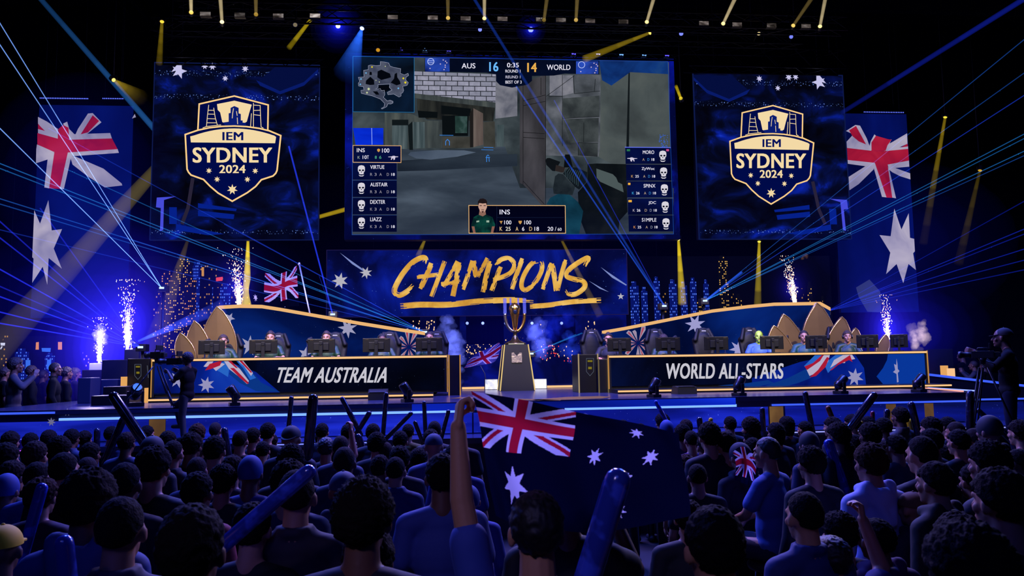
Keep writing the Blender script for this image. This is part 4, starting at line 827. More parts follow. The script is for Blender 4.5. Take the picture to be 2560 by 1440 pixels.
sail('rightmost small gold sail at the right desk, beside the spark fountain', (2190, 885), (2214, 836), (2216, 885), 16.2)
# ================================================================ platforms and desks
DK = pr('#0c0d14', 0.35, 0.0, 0.5)
def platform(name, label, px0, px1, Y0, Y1, skew0=0.0, skew1=0.0):
    x0, x1 = W(px0, 990, Y0).x, W(px1, 978, Y0).x
    t = thing(name, label, 'platform', ((x0 + x1) / 2, (Y0 + Y1) / 2, ZD))
    o = [(x0, Y0, ZD), (x1, Y0, ZD), (x1 + skew1, Y1, ZD), (x0 + skew0, Y1, ZD)]
    rel(MB().prism(o, (0, 0, ZP - ZD)).build('riser', DK), t)
    rel(MB().box((x0, Y0 - 0.03, ZP - 0.04), (x1, Y0 - 0.002, ZP - 0.01)).build('gold_strip', GOLDLED), t)
    return t
platform('player_platform', 'low black platform with a gold light edge under the left desk', 372, 1083, 14.35, 19.2)
platform('player_platform', 'low black platform with a gold light edge under the right desk', 1545, 2378, 14.35, 19.2)
YD = 15.0
def desk(label, px0, px1, topy, boty, ground):
    x0, x1 = W(px0, 940, YD).x, W(px1, 930, YD).x; zt = (W(px0, topy[0], YD).z + W(px1, topy[1], YD).z) / 2
    zb = ZP + 0.05
    t = thing('team_desk', label, 'desk', ((x0 + x1) / 2, YD + 0.4, ZP))
    rel(MB().box((x0, YD, zt - 0.06), (x1, YD + 0.85, zt)).build('table_top', pr('#101118', 0.4)), t)
    rel(MB().box((x0, YD - 0.02, zt - 0.048), (x1, YD - 0.001, zt - 0.012)).build('gold_edge', GOLDLED), t)
    fsn = rel(MB().box((x0 + 0.02, YD + 0.02, zb), (x1 - 0.02, YD + 0.08, zt - 0.06)).build('front_screen', ground), t)
    rel(MB().box((x0 + 0.03, YD + 0.05, ZP), (x1 - 0.03, YD + 0.12, zb)).build('plinth', DK), t)
    for x in (x0, x1 - 0.04): rel(MB().box((x, YD, ZP), (x + 0.04, YD + 0.85, zt - 0.06)).build('side_panel', DK), t)
    for x in (x0 - 0.016, x1): rel(MB().box((x, YD - 0.02, ZP), (x + 0.016, YD + 0.03, zt)).build('gold_post', GOLDDIM), t)
    return fsn, zt
DG = screen_mat('desk_picture', [(0.3, '#02030c'), (0.5, '#04081e'), (0.66, '#07123e'), (0.82, '#0c2a70')], 0.5, 5, speck='#6a8ac8', sscale=46, sthr=0.73, strength=0.8, samp='AUTO')
tD, ZT1 = desk('long left team desk with TEAM AUSTRALIA on its front screen', 380, 1117, (894, 890), 985, DG)
tE, ZT2 = desk('long right team desk with WORLD ALL-STARS on its front screen', 1523, 2319, (885, 879), 970, DG)
YF = YD + 0.012
LETW = em('#c6c4cf', 1.0)
text('desk_lettering', 'TEAM AUSTRALIA', (685, 918, 977, 957), YF, LETW, tD, 0.03, 0.30, dy=0.004)
text('desk_lettering', 'WORLD ALL-STARS', (1663, 908, 1960, 947), YF, LETW, tE, 0.03, 0.06, dy=0.004)
d1 = lambda P: [(x / 4.0, 760 + y / 4.0) for x, y in P]
d4 = lambda P: [(1920 + x / 4.0, 760 + y / 4.0) for x, y in P]
DW = em('#bdb4d0', 0.9); DR = em('#b01c38', 0.9); DL = em('#2a6ad0', 0.85); DB = screen_mat('desk_blue_picture', [(0.3, '#041060'), (0.6, '#0a2aa8'), (0.85, '#1c50d0')], 0.9, 3, strength=0.75); DS = em('#0c3a90', 0.8)
art('desk_blue_field', [[(383, 900), (560, 900), (640, 930), (700, 981), (383, 983)]], YF, DB, tD, 0.002)
art('desk_swoosh', [d1(p) for p in ([(2290, 700), (2400, 790), (2560, 870), (2800, 880), (2560, 760), (2430, 640), (2330, 610)], [(2360, 565), (2450, 600), (2560, 720), (2620, 800), (2430, 660)])], YF, DS, tD, 0.004)
art('desk_flag_blue', [d1(p) for p in ([(2140, 650), (2200, 590), (2260, 565), (2330, 600), (2290, 660), (2280, 730), (2200, 680)], [(2360, 565), (2450, 600), (2560, 740), (2500, 760), (2430, 640)])], YF, DL, tD, 0.006)
art('desk_flag_white', [d1(p) for p in ([(2035, 625), (2080, 570), (2140, 565), (2110, 610), (2060, 630)], [(2130, 640), (2220, 590), (2250, 600), (2160, 670)], [(2240, 570), (2300, 565), (2400, 650), (2490, 770), (2470, 800), (2380, 720), (2290, 650)], [(2380, 570), (2430, 565), (2530, 690), (2510, 720), (2440, 620)])], YF, DW, tD, 0.008)
art('desk_flag_red', [d1(p) for p in ([(2050, 665), (2095, 600), (2220, 565), (2200, 615), (2110, 650)], [(2300, 640), (2340, 640), (2490, 790), (2475, 800), (2400, 740)], [(2280, 570), (2310, 568), (2380, 640), (2360, 640)], [(2395, 570), (2420, 568), (2520, 680), (2510, 690)])], YF, DR, tD, 0.010)
art('desk_star', [star(444, 949, 22, 7, 0.45, 0.2), star(516, 962, 21, 7, 0.45, 0.2)], YF, em('#9a98c4', 0.9), tD, 0.008)
art('desk_blue_field', [[(1880, 945), (2000, 905), (2080, 888), (2316, 884), (2316, 960), (1880, 966)]], YF, DB, tE, 0.002)
art('desk_lobe', [d4([(1200, 495), (1588, 490), (1590, 795), (1150, 800), (1085, 725), (1150, 640), (1190, 560)])], YF, em('#0a3ca8', 0.8), tE, 0.005)
art('desk_dark_fold', [d4([(870, 505), (1200, 495), (1190, 560), (1150, 640), (1085, 725), (1150, 800), (980, 805), (960, 640)])], YF, em('#030a3a', 0.9), tE, 0.003)
art('desk_swoosh', [d4(p) for p in ([(-60, 830), (200, 740), (400, 640), (430, 740), (300, 790), (150, 830)], [(-500, 815), (-200, 790), (0, 760), (60, 790), (-100, 826)])], YF, DS, tE, 0.004)
art('desk_flag_blue', [d4(p) for p in ([(360, 620), (470, 510), (540, 505), (500, 570), (400, 650)], [(560, 600), (680, 505), (800, 505), (700, 590), (600, 690)])], YF, DL, tE, 0.006)
art('desk_flag_white', [d4(p) for p in ([(385, 655), (500, 580), (560, 510), (620, 505), (600, 580), (480, 690), (415, 720)], [(620, 640), (660, 560), (750, 510), (840, 505), (872, 550), (835, 557), (780, 540), (700, 590)], [(740, 590), (775, 560), (770, 590)])], YF, DW, tE, 0.008)
art('desk_flag_red', [d4(p) for p in ([(365, 625), (450, 590), (540, 510), (557, 510), (520, 570), (390, 660)], [(415, 735), (500, 660), (590, 530), (612, 540), (575, 630), (480, 720)], [(640, 660), (700, 590), (820, 510), (845, 580), (810, 560), (700, 610), (615, 665)])], YF, DR, tE, 0.010)
art('desk_star', [star(2137, 943, 23, 7, 0.45, 0.1), d4([(1260, 600), (1283, 610), (1285, 545), (1295, 600), (1298, 650), (1315, 670), (1298, 690), (1306, 780), (1290, 785), (1285, 700), (1250, 680), (1272, 660)])], YF, em('#9a98c4', 0.9), tE, 0.008)
# ================================================================ trophy and pedestal
YT = 17.4
pc = W(1290, 975, YT); TX0 = pc.x
def ped():
    t = thing('trophy_pedestal', 'tapered black pedestal with gold edges under the trophy', 'pedestal', (TX0, YT, ZD))
    h = W(1290, 862, YT).z - ZD; wb = 0.37; wt = 0.255
    c = [(-wb, -wb), (wb, -wb), (wb, wb), (-wb, wb)]; d = [(-wt, -wt), (wt, -wt), (wt, wt), (-wt, wt)]
    m = MB(); m.add([(x, y, 0) for x, y in c] + [(x, y, h) for x, y in d], [(3, 2, 1, 0), (4, 5, 6, 7), (0, 1, 5, 4), (1, 2, 6, 5), (2, 3, 7, 6), (3, 0, 4, 7)])
    m.build('pedestal_body', pr('#040406', 0.5, 0.0, 0.25), t)
    for (x, y), (x2, y2) in zip(c, d): MB().tube([(x, y, 0.01), (x2, y2, h)], 0.014, 6).build('gold_edge', em('#f2cf86', 0.9), t)
    b = MB(); f = lambda x, z: (x, -(wb + (wt - wb) * z / h) - 0.008, z); zc = h * 0.72
    b.prism([f(-0.11, zc - 0.11), f(0.11, zc - 0.11), f(0.11, zc + 0.1), f(0.06, zc + 0.1), f(0.0, zc + 0.03), f(-0.06, zc + 0.1), f(-0.11, zc + 0.1)], (0, -0.012, 0))
    b.build('metal_badge', pr('#9a8f86', 0.3, 0.9, bump=0.6, bscale=14), t)
    return h
PH = ped()
GL = pr('#ffbe4a', 0.26, 1.0); SIL = pr('#f0dcae', 0.24, 1.0)
def gl_mat():
    m, nt, out = _nm('clear_crystal'); g = nt.nodes.new('ShaderNodeBsdfGlossy'); t_ = nt.nodes.new('ShaderNodeBsdfTransparent'); d_ = nt.nodes.new('ShaderNodeBsdfDiffuse'); mx = nt.nodes.new('ShaderNodeMixShader'); m2 = nt.nodes.new('ShaderNodeMixShader')
    g.inputs['Roughness'].default_value = 0.1; g.inputs['Color'].default_value = (0.8, 0.88, 1, 1); d_.inputs[0].default_value = (0.5, 0.62, 0.9, 1); t_.inputs[0].default_value = (0.86, 0.92, 1, 1)
    mx.inputs[0].default_value = 0.4; m2.inputs[0].default_value = 0.4; nt.links.new(t_.outputs[0], mx.inputs[1]); nt.links.new(g.outputs[0], m2.inputs[1]); nt.links.new(d_.outputs[0], m2.inputs[2]); nt.links.new(m2.outputs[0], mx.inputs[2]); nt.links.new(mx.outputs[0], out.inputs[0]); return m
CRYS = gl_mat()
t = thing('trophy', 'tall trophy with gold U-shaped arms around a gold figure, on the pedestal', 'trophy', (TX0, YT, ZD + PH))
s = 117.0  # px per metre here
MB().lathe([(0.24, 0), (0.24, 0.03), (0.2, 0.05), (0.09, 0.1), (0.045, 0.2), (0.04, 0.26), (0.07, 0.3), (0.03, 0.32)], n=28).build('base', pr('#6a5a38', 0.25, 0.9), t)
MB().box((-0.17, -0.245, 0.004), (0.17, -0.238, 0.026)).build('name_plate', em('#d8d0b8', 0.7), t)
for sg in (-1, 1):
    P = [(0, 0, 0.28)] + [(sg * x, 0, z) for x, z in ((0.10, 0.33), (0.17, 0.43), (0.205, 0.55), (0.215, 0.68))]
    MB().tube(catmull(P, 5), [0.035] * len(catmull(P, 5)), 10).build('arm', GL if sg > 0 else SIL, t)
    MB().rbox((sg * 0.215 - 0.035, -0.03, 0.68), (sg * 0.215 + 0.035, 0.03, 1.02), 0.008).build('crystal_prong', CRYS, t)
    MB().rbox((sg * 0.085 - 0.02, 0.04, 0.70), (sg * 0.085 + 0.02, 0.07, 1.03), 0.006).build('crystal_blade', CRYS, t)
m = MB(); m.lathe([(0.03, 0.31), (0.055, 0.4), (0.075, 0.55), (0.105, 0.68), (0.125, 0.78), (0.11, 0.85), (0.055, 0.9), (0.01, 0.92)], n=20)
for k in range(9):
    a = k * 0.7; m.ell((0.09 * math.cos(a), 0.09 * math.sin(a), 0.78 + 0.03 * math.sin(k * 2.1)), (0.03, 0.03, 0.035), 8, 6)
m.build('figure', GL, t); MB().ell((0.0, -0.1, 0.72), (0.045, 0.025, 0.06), 12, 8).build('dark_gem', pr('#1c2430', 0.15), t)
# ================================================================ kit beside the desks
def crate(label, px0, px1, pt, Y, z0, depth, mat, name='equipment_case', cat='case', grp=None, rim=None, art_=None):
    a, b = W(px0, pt, Y), W(px1, pt, Y); t = thing(name, label, cat, ((a.x + b.x) / 2, Y + depth / 2, z0), 0, grp)
    rel(MB().rbox((a.x, Y, z0), (b.x, Y + depth, a.z), 0.012).build('body', mat), t)
    if rim: rel(MB().box((a.x - 0.012, Y - 0.012, z0), (a.x + 0.012, Y + 0.01, a.z + 0.01)).build('gold_edge', rim), t); rel(MB().box((b.x - 0.012, Y - 0.012, z0), (b.x + 0.012, Y + 0.01, a.z + 0.01)).build('gold_edge', rim), t)
    if art_: art_(t, Y)
    return t
CASE = pr('#060609', 0.4, 0.0, 0.3)
def caseart(ox, oy, k):
    def f(t, Y):
        q = ribbon([(ox, oy), (ox + 12 * k, oy), (ox + 12 * k, oy + 22 * k), (ox + 6 * k, oy + 29 * k), (ox, oy + 22 * k)], 0.9, Y, True)
        art('case_emblem', q, Y, em('#6a7488', 0.7), t, 0.005)
        art('case_emblem', [[(ox + 2 * k, oy + 3 * k), (ox + 10 * k, oy + 3 * k), (ox + 10 * k, oy + 6 * k), (ox + 2 * k, oy + 6 * k)], [(ox + 3 * k, oy + 14 * k), (ox + 9 * k, oy + 14 * k), (ox + 9 * k, oy + 18 * k), (ox + 3 * k, oy + 18 * k)]], Y, em('#b0a030', 0.45), t, 0.007)
        art('case_emblem', ribbon([(ox + 24 * k, oy + 2 * k), (ox + 26 * k, oy + 26 * k)], 2.0, Y), Y, em('#5a6070', 0.6), t, 0.006)
    return f
crate('black computer case with printed shield, at the left end of the left desk', 319, 374, 897, 15.1, ZD, 0.9, CASE, art_=caseart(337, 911, 1.3))
crate('black computer case with printed shield, beside the trophy at the right desk', 1446, 1494, 886, 15.3, ZD, 0.8, CASE, rim=em('#c8b08a', 0.6), art_=caseart(1466, 896, 1.5))
crate('black open computer case at the right end of the left desk', 1122, 1150, 888, 15.15, ZD, 0.75, pr('#101218', 0.3), rim=GOLDDIM)
crate('narrow black computer shelf under the man in black at the right desk', 1496, 1519, 898, 15.1, ZD, 0.7, pr('#0c0d13', 0.3), rim=em('#8a7a5a', 0.5))
crate('dark navy block carrying the spark machine left of the left desk', 255, 318, 900, 16.2, ZD, 1.0, pr('#070818', 0.6))
crate('black box under the taller spark fountain at left', 311, 347, 874, 16.3, W(300, 900, 16.2).z, 0.5, pr('#15110c', 0.6), cat='box', name='spark_machine')
crate('white lit base under the short bright spark fountain at far left', 223, 254, 908, 16.6, W(240, 926, 16.6).z, 0.4, pr('#c8c4d8', 0.5), cat='box', name='spark_machine')
crate('dark stand under the white spark base at far left', 205, 262, 925, 16.5, ZD, 0.7, pr('#050612', 0.6), name='stage_block', cat='block')
crate('grey-blue speaker box on the floor at far left, left of the black steps', 195, 227, 945, 14.6, ZD, 0.4, pr('#222a48', 0.5), name='stage_block', cat='block')
crate('grey-blue box behind the black steps at left', 253, 294, 949, 15.2, ZD, 0.4, pr('#1a2450', 0.5), name='stage_block', cat='block')
crate('black stage steps left of the left desk', 258, 316, 967, 14.3, ZD, 0.5, pr('#0a0a10', 0.4), name='stage_step', cat='steps')
crate('lower black stage step with a thin light edge at far left', 228, 318, 990, 13.6, ZD, 0.6, pr('#0a0a12', 0.4), name='stage_step', cat='steps')
for px0, px1, pt, Y, z, lab in ((302, 312, 942, 14.9, ZD, 'small amber box lamp by the case at the left desk'), (361, 365, 970, 14.4, ZD, 'thin amber tube lamp beside the left tripod camera'), (2358, 2370, 914, 17.5, ZD, 'amber box lamp on the floor right of the right desk'), (2375, 2387, 921, 17.2, ZD, 'bright white-amber box lamp right of the right desk')):
    a, b = W(px0, pt, Y), W(px1, pt, Y); tag(MB().box((a.x, Y, z), (b.x, Y + 0.12, a.z)).build('box_lamp', em('#ffc890' if px0 > 2370 else '#e8a860', 0.95)), lab, 'lamp', 'small amber floor lamps')
for px0, px1, pt, lab in ((1212, 1245, 948, 'white lit box lamp on the deck left of the trophy pedestal'), (1334, 1367, 947, 'white lit box lamp on the deck right of the trophy pedestal')):
    a, b = W(px0, pt, 18.2), W(px1, pt, 18.2); t = thing('floor_light', lab, 'lamp', ((a.x + b.x) / 2, 18.3, ZD), 0, 'white box lamps beside the pedestal')
    rel(MB().box((a.x, 18.22, ZD), (b.x, 18.45, a.z)).build('housing', pr('#20222a', 0.5)), t)
    rel(MB().box((a.x + 0.01, 18.2, ZD + 0.01), (b.x - 0.01, 18.22, a.z - 0.01)).build('lit_face', screen_mat('lamp_face', [(0.35, '#b8bcd8'), (0.6, '#f8f4ff')], 6, 2, strength=1.2)), t)
bar('led_strip', 'gold light line on the deck behind the trophy, left part', (W(1155, 955, 18.6).x, 18.6, ZD + 0.01), (W(1212, 955, 18.6).x, 18.6, ZD + 0.01), 0.05, 0.05, GOLDLED, group=LED_G)
bar('led_strip', 'gold light line on the deck behind the trophy, right part', (W(1368, 955, 18.6).x, 18.6, ZD + 0.01), (W(1442, 955, 18.6).x, 18.6, ZD + 0.01), 0.05, 0.05, GOLDLED, group=LED_G)
# ramp and angled strips at right
m = MB(); a, b = W(2322, 936, 17.0), W(2700, 980, 17.0)
m.prism([(a.x, 17.0, a.z), (b.x, 17.0, b.z), (b.x, 17.0, 0.95), (a.x, 17.0, 0.95)], (0, 1.2, 0))
t = thing('side_ramp', 'dark ramp with a blue light line sloping down right of the right desk', 'ramp', (a.x, 17.0, 0.95))
rel(m.build('ramp_body', pr('#0a0b14', 0.5)), t)
rel(MB().prism([(a.x, 16.97, a.z - 0.03), (b.x, 16.97, b.z - 0.03), (b.x, 16.97, b.z + 0.02), (a.x, 16.97, a.z + 0.02)], (0, 0.025, 0)).build('light_line', BLUELED2), t)
for (x0, y0, x1, y1, z, mat, lab) in ((2378, 982, 2412, 975, ZD, em('#8aa0ff', 1.4), 'short blue-white light strip on the deck right of the right platform'), (2346, 1009, 2400, 992, ZD, em('#ffb0a0', 1.0), 'short pinkish light strip on the deck in front of the right platform')):
    a, b = W(x0, y0, 13.2), W(x1, y1, 13.2); bar('led_strip', lab, (a.x, 12.5, z), (b.x, 14.2, z), 0.04, 0.02, mat, group=LED_G)
# ================================================================ monitors, chairs, microphones on the desks
MONB = pr('#060608', 0.4, 0.0, 0.35); MONS = pr('#090a0c', 0.5, 0.0, 0.3)
def monitor_proto():
    t = thing('monitor', '', 'monitor')
    w, h = 0.27, 0.33
    MB().rbox((-w, 0, 0.09), (w, 0.035, 0.09 + h), 0.012).build('shell', MONB, t)
    bc = MB().rbox((-w * 0.55, -0.03, 0.15), (w * 0.55, 0.005, 0.09 + h * 0.72), 0.012).build('back_cover', MONS, t)
    MB().box((-w + 0.012, 0.035, 0.10), (w - 0.012, 0.038, 0.08 + h)).build('display', em('#a8c4ff', 0.25), t)
    m = MB(); m.rbox((-0.035, -0.075, 0.0), (0.035, -0.03, 0.36), 0.01); m.lathe([(0.03, -0.008), (0.03, 0.008)], (0, 0, 0), 16, M=Matrix.Translation((0, -0.08, 0.31)) @ Matrix.Rotation(math.pi / 2, 4, 'X'))
    m.build('stand', MONS, t)
    MB().rbox((-0.13, -0.15, 0.0), (0.13, 0.04, 0.014), 0.005).build('foot', MONS, t)
    m = MB()
    for sx in (-1, 1): m.box((sx * 0.19 - 0.03, -0.004, 0.385), (sx * 0.19 + 0.03, 0.001, 0.392))
    m.build('vent_mark', pr('#6a5a3a', 0.4, 0.5), bc)
    return t
mon0 = monitor_proto(); first = [True]
def reuse(proto, flag):
    if flag[0]: flag[0] = False; return proto
    return dup(proto)
MONL = [(529, 893, 863, 58, 0.25, 'monitor at the left desk in front of the leftmost left-team player, turned right'), (658, 892, 850, 63, 0.12, 'monitor second from left on the left desk'), (803, 891, 858, 63, 0.0, 'middle monitor on the left desk'), (941, 890, 848, 64, 0.0, 'monitor fourth from left on the left desk'), (1073, 889, 852, 63, 0.0, 'monitor at the right end of the left desk')]
MONR = [(1549, 884, 846, 58, 0.0, 'monitor at the left end of the right desk, by the man in black'), (1671, 883, 856, 61, 0.0, 'monitor second from left on the right desk, its top level with eyes'), (1792, 882, 858, 60, 0.0, 'monitor in front of the empty chair on the right desk'), (1931, 880, 841, 57, -0.1, 'monitor beside the player in a green mask'), (2042, 879, 843, 51, -0.35, 'monitor in front of the dark-haired player by the tallest right sail'), (2170, 878, 842, 50, -0.45, 'monitor right of the rightmost player, turned left'), (2249, 877, 844, 40, -0.6, 'monitor at the far right end of the right desk')]
for zt, L, g in ((ZT1, MONL, 'monitors on the left desk'), (ZT2, MONR, 'monitors on the right desk')):
    for (px, pb, ptop, wpx, rz, lab) in L:
        o = reuse(mon0, first); Yp = YD + 0.33; x = W(px, 880, Yp).x; ht = W(px, ptop, Yp).z - zt
        o.location = (x, Yp, zt); o.rotation_euler = (0, 0, rz); k = min(1.12, max(0.8, ht / 0.42)); o.scale = (wpx / FPX * 15.5 / 0.52, 1, k)
        o['label'] = lab; o['group'] = g
CHB = pr('#050507', 0.6, 0.0, 0.3, bump=0.1, bscale=40); CHG = pr('#0c0d10', 0.4)
def chair_proto():
    t = thing('gaming_chair', '', 'chair')
    m = MB()
    for (x0, z0, x1, z1, w, d) in ((-0.17, 0.55, -0.24, 1.05, 0.07, 0.06), (0.17, 0.55, 0.24, 1.05, 0.07, 0.06), (-0.24, 1.05, -0.14, 1.30, 0.05, 0.05), (0.24, 1.05, 0.14, 1.30, 0.05, 0.05)):
        m.cap((x0, 0.24, z0), (x1, 0.32, z1), w, w * 0.8)
    m.ell((0, 0.26, 0.85), (0.2, 0.06, 0.36)); m.ell((0, 0.33, 1.24), (0.155, 0.05, 0.11)); m.ell((0, 0.3, 1.08), (0.2, 0.055, 0.16))
    bk = put('backrest', fuse(m, 0.02, CHB, 'backrest', 3), t)
    m = MB(); m.ell((0, 0, 0.46), (0.25, 0.26, 0.06)); m.cap((-0.24, -0.2, 0.48), (-0.24, 0.2, 0.48), 0.06, 0.06); m.cap((0.24, -0.2, 0.48), (0.24, 0.2, 0.48), 0.06, 0.06)
    put('seat', fuse(m, 0.02, CHB, 'seat', 3), t)
    for sx in (-1, 1):
        MB().tube([(sx * 0.28, 0.1, 0.45), (sx * 0.31, 0.08, 0.62), (sx * 0.31, 0.05, 0.68)], 0.02, 8).rbox((sx * 0.31 - 0.04, -0.12, 0.67), (sx * 0.31 + 0.04, 0.14, 0.70), 0.01).build('armrest', CHG, t)
    cl = MB().tube([(0, 0, 0.1), (0, 0, 0.42)], 0.03, 12).build('column', CHG, t)
    m = MB()
    for k in range(5):
        a = k * 2 * math.pi / 5; m.tube([(0, 0, 0.1), (0.28 * math.cos(a), 0.28 * math.sin(a), 0.06)], [0.03, 0.018], 8); m.ell((0.28 * math.cos(a), 0.28 * math.sin(a), 0.03), (0.025, 0.025, 0.03), 8, 6)
    m.build('wheel_base', CHG, cl)
    m = MB(); m.poly([(-0.06, 0.27, 1.25), (0.06, 0.27, 1.25), (0.05, 0.268, 1.27), (-0.05, 0.268, 1.27)]); m.build('headrest_mark', pr('#b8b8b0', 0.6), bk, fixn=False)
    return t
ch0 = chair_proto(); fch = [True]
YPL = 16.05
CHAIRS = [(575, 0.2, 'gaming chair behind the leftmost player at the left desk', 0), (693, 0.1, 'gaming chair of the second player from left at the left desk', 0), (833, -0.1, 'gaming chair of the middle player at the left desk', 0), (972, 0.0, 'gaming chair of the fourth player from left at the left desk', 0), (1092, 0.0, 'gaming chair at the right end of the left desk', 0),
 (1487, 0.1, 'empty black gaming chair beside the man in black at the right desk', 0.1), (1648, 0.1, 'gaming chair of the player second from left at the right desk', 0.05), (1769, 0.1, 'empty black gaming chair in the middle of the right desk', 0), (1886, 0.15, 'gaming chair of the player in a green mask', 0), (2000, 0.25, 'gaming chair of the player by the tallest right sail', 0), (2104, 0.3, 'gaming chair of the rightmost player at the right desk', 0)]
for px, rz, lab, dy in CHAIRS:
    o = reuse(ch0, fch); o.location = (W(px, 870, YPL + 0.25).x, YPL + 0.18 + dy, ZP); o.rotation_euler = (0, 0, rz * 0.6); o['label'] = lab; o['group'] = 'gaming chairs at the desks'; o.scale = (0.86, 0.86, 0.9)
def mic(label, px, ptop, zt, Y):
    x = W(px, 880, Y).x; zz_ = W(px, ptop, Y).z; t = thing('microphone', label, 'microphone', (x, Y, zt), 0, 'desk microphones')
    MB().lathe([(0.06, 0), (0.06, 0.015), (0.012, 0.02), (0.012, zz_ - zt - 0.06)], n=12).build('stand', MONS, t)
    MB().tube([(0, 0, zz_ - zt - 0.07), (0.03, 0.02, zz_ - zt - 0.02), (0.07, 0.06, zz_ - zt)], 0.035, 10).build('head', pr('#0a0a0c', 0.8), t)
for a in (('dark microphone on a stand left of the middle left-desk monitor', 768, 846, ZT1, 15.5), ('microphone on an arm above the leftmost left-desk monitor', 512, 850, ZT1, 15.55), ('microphone above the second right-desk monitor', 1684, 842, ZT2, 15.55), ('microphone left of the star on the right set wall', 1813, 846, ZT2, 15.6), ('low microphone between the empty chair and its monitor', 1797, 846, ZT2, 15.65)): mic(*a)
# ================================================================ people
def hand(m, w, d, side, n, curl=0.5, s=1.0):
    """palm and five bent fingers from wrist w along d; n = palm normal"""
    w = Vector(w); d = Vector(d).normalized(); n = Vector(n); n = (n - d * n.dot(d)).normalized(); x = d.cross(n).normalized() * side
    for k, o in enumerate((-0.027, -0.009, 0.009, 0.027)):
        m.cap(w + x * o * 0.7 * s, w + d * 0.075 * s + x * o * s, 0.014 * s, 0.012 * s, 8)
    for k, (o, L) in enumerate(((-0.03, 0.068), (-0.010, 0.078), (0.010, 0.072), (0.03, 0.056))):
        a = w + d * 0.08 * s + x * o * s; c1 = curl * 0.9; c2 = curl * 1.9; c3 = curl * 2.7
        b = a + (d * math.cos(c1) + n * math.sin(c1)) * L * 0.45 * s + x * o * 0.12 * s; c = b + (d * math.cos(c2) + n * math.sin(c2)) * L * 0.33 * s; e = c + (d * math.cos(c3) + n * math.sin(c3)) * L * 0.25 * s
        m.cap(a, b, 0.0095 * s, 0.009 * s, 8); m.cap(b, c, 0.009 * s, 0.0082 * s, 8); m.cap(c, e, 0.0082 * s, 0.007 * s, 8)
    a = w + d * 0.02 * s - x * 0.022 * s; b = a - x * 0.03 * s + d * 0.03 * s + n * 0.014 * s; c = b + d * 0.03 * s + n * (0.012 + 0.02 * curl) * s + x * 0.012 * curl * s
    m.cap(a, b, 0.014 * s, 0.011 * s, 8); m.cap(b, c, 0.011 * s, 0.009 * s, 8)
def base_pose(seated=False):
    P = dict(hip=0.93, sh=(0.178, -0.01, 1.372), headc=Vector((0, 0.02, 1.605)), lean=0.0)
    P['arm'] = {-1: ((-0.235, -0.02, 1.10), (-0.23, 0.10, 0.87)), 1: ((0.235, -0.02, 1.10), (0.23, 0.10, 0.87))}
    P['leg'] = {-1: ((-0.10, 0.01, 0.50), (-0.11, -0.03, 0.09)), 1: ((0.10, 0.01, 0.50), (0.11, -0.03, 0.09))}
    if seated: P['leg'] = {s: ((s * 0.14, 0.42, 0.97), (s * 0.15, 0.45, 0.55)) for s in (-1, 1)}
    return P
def skin_parts(P, face=False):
    m = MB(); h = P['headc']
    m.ell(h + Vector((0, -0.01, 0.02)), (0.074, 0.094, 0.098), 20, 14); m.ell(h + Vector((0, 0.022, -0.055)), (0.056, 0.068, 0.068), 16, 10); m.ell(h + Vector((0, 0.065, -0.1)), (0.028, 0.025, 0.022))
    for s in (-1, 1):
        m.ell(h + Vector((s * 0.079, -0.005, -0.015)), (0.014, 0.022, 0.034), 10, 8); m.ell(h + Vector((s * 0.04, 0.062, -0.03)), (0.025, 0.022, 0.022), 8, 6)
    m.cap(h + Vector((0, 0.085, 0.01)), h + Vector((0, 0.105, -0.03)), 0.010, 0.016, 8); m.cap(h + Vector((-0.022, 0.083, -0.068)), h + Vector((0.022, 0.083, -0.068)), 0.011, 0.011, 8)
    m.cap(h + Vector((-0.04, 0.077, 0.02)), h + Vector((0.04, 0.077, 0.02)), 0.013, 0.013, 8)
    hs = Vector((0, P['lean'], 0))
    m.cap(Vector((0, -0.015, 1.43)) + hs, h + Vector((0, -0.02, -0.05)), 0.062, 0.054)
    m.ell(Vector((0, 0, 1.24)) + hs * 0.8, (0.14, 0.085, 0.17)); m.ell(Vector((0, 0, 1.06)) + hs * 0.3, (0.12, 0.08, 0.17)); m.ell((0, 0, P['hip']), (0.135, 0.09, 0.11))
    for s in (-1, 1):
        sh = Vector((s * P['sh'][0], P['sh'][1], P['sh'][2])) + hs; el, wr = (Vector(q) for q in P['arm'][s])
        m.cap(Vector((s * 0.04, -0.012, 1.425)) + hs, sh, 0.05, 0.05); m.cap(sh, el, 0.046, 0.038); m.cap(el, wr, 0.039, 0.026)
        hd = P.get('hand', {}).get(s); d = (wr - el).normalized()
        if hd: hand(m, wr, hd[0], s * hd[3] if len(hd) > 3 else s, hd[1], hd[2])
        else: hand(m, wr, d, s, Vector((-s, 0, 0)), 0.35)
        kn, an = (Vector(q) for q in P['leg'][s]); hp = Vector((s * 0.09, 0, P['hip'] - 0.03))
        m.cap(hp, kn, 0.078, 0.052); m.cap(kn, an, 0.052, 0.036); m.cap(an + Vector((0, -0.03, -0.045)), an + Vector((0, 0.15, -0.055)), 0.038, 0.03)
    return m
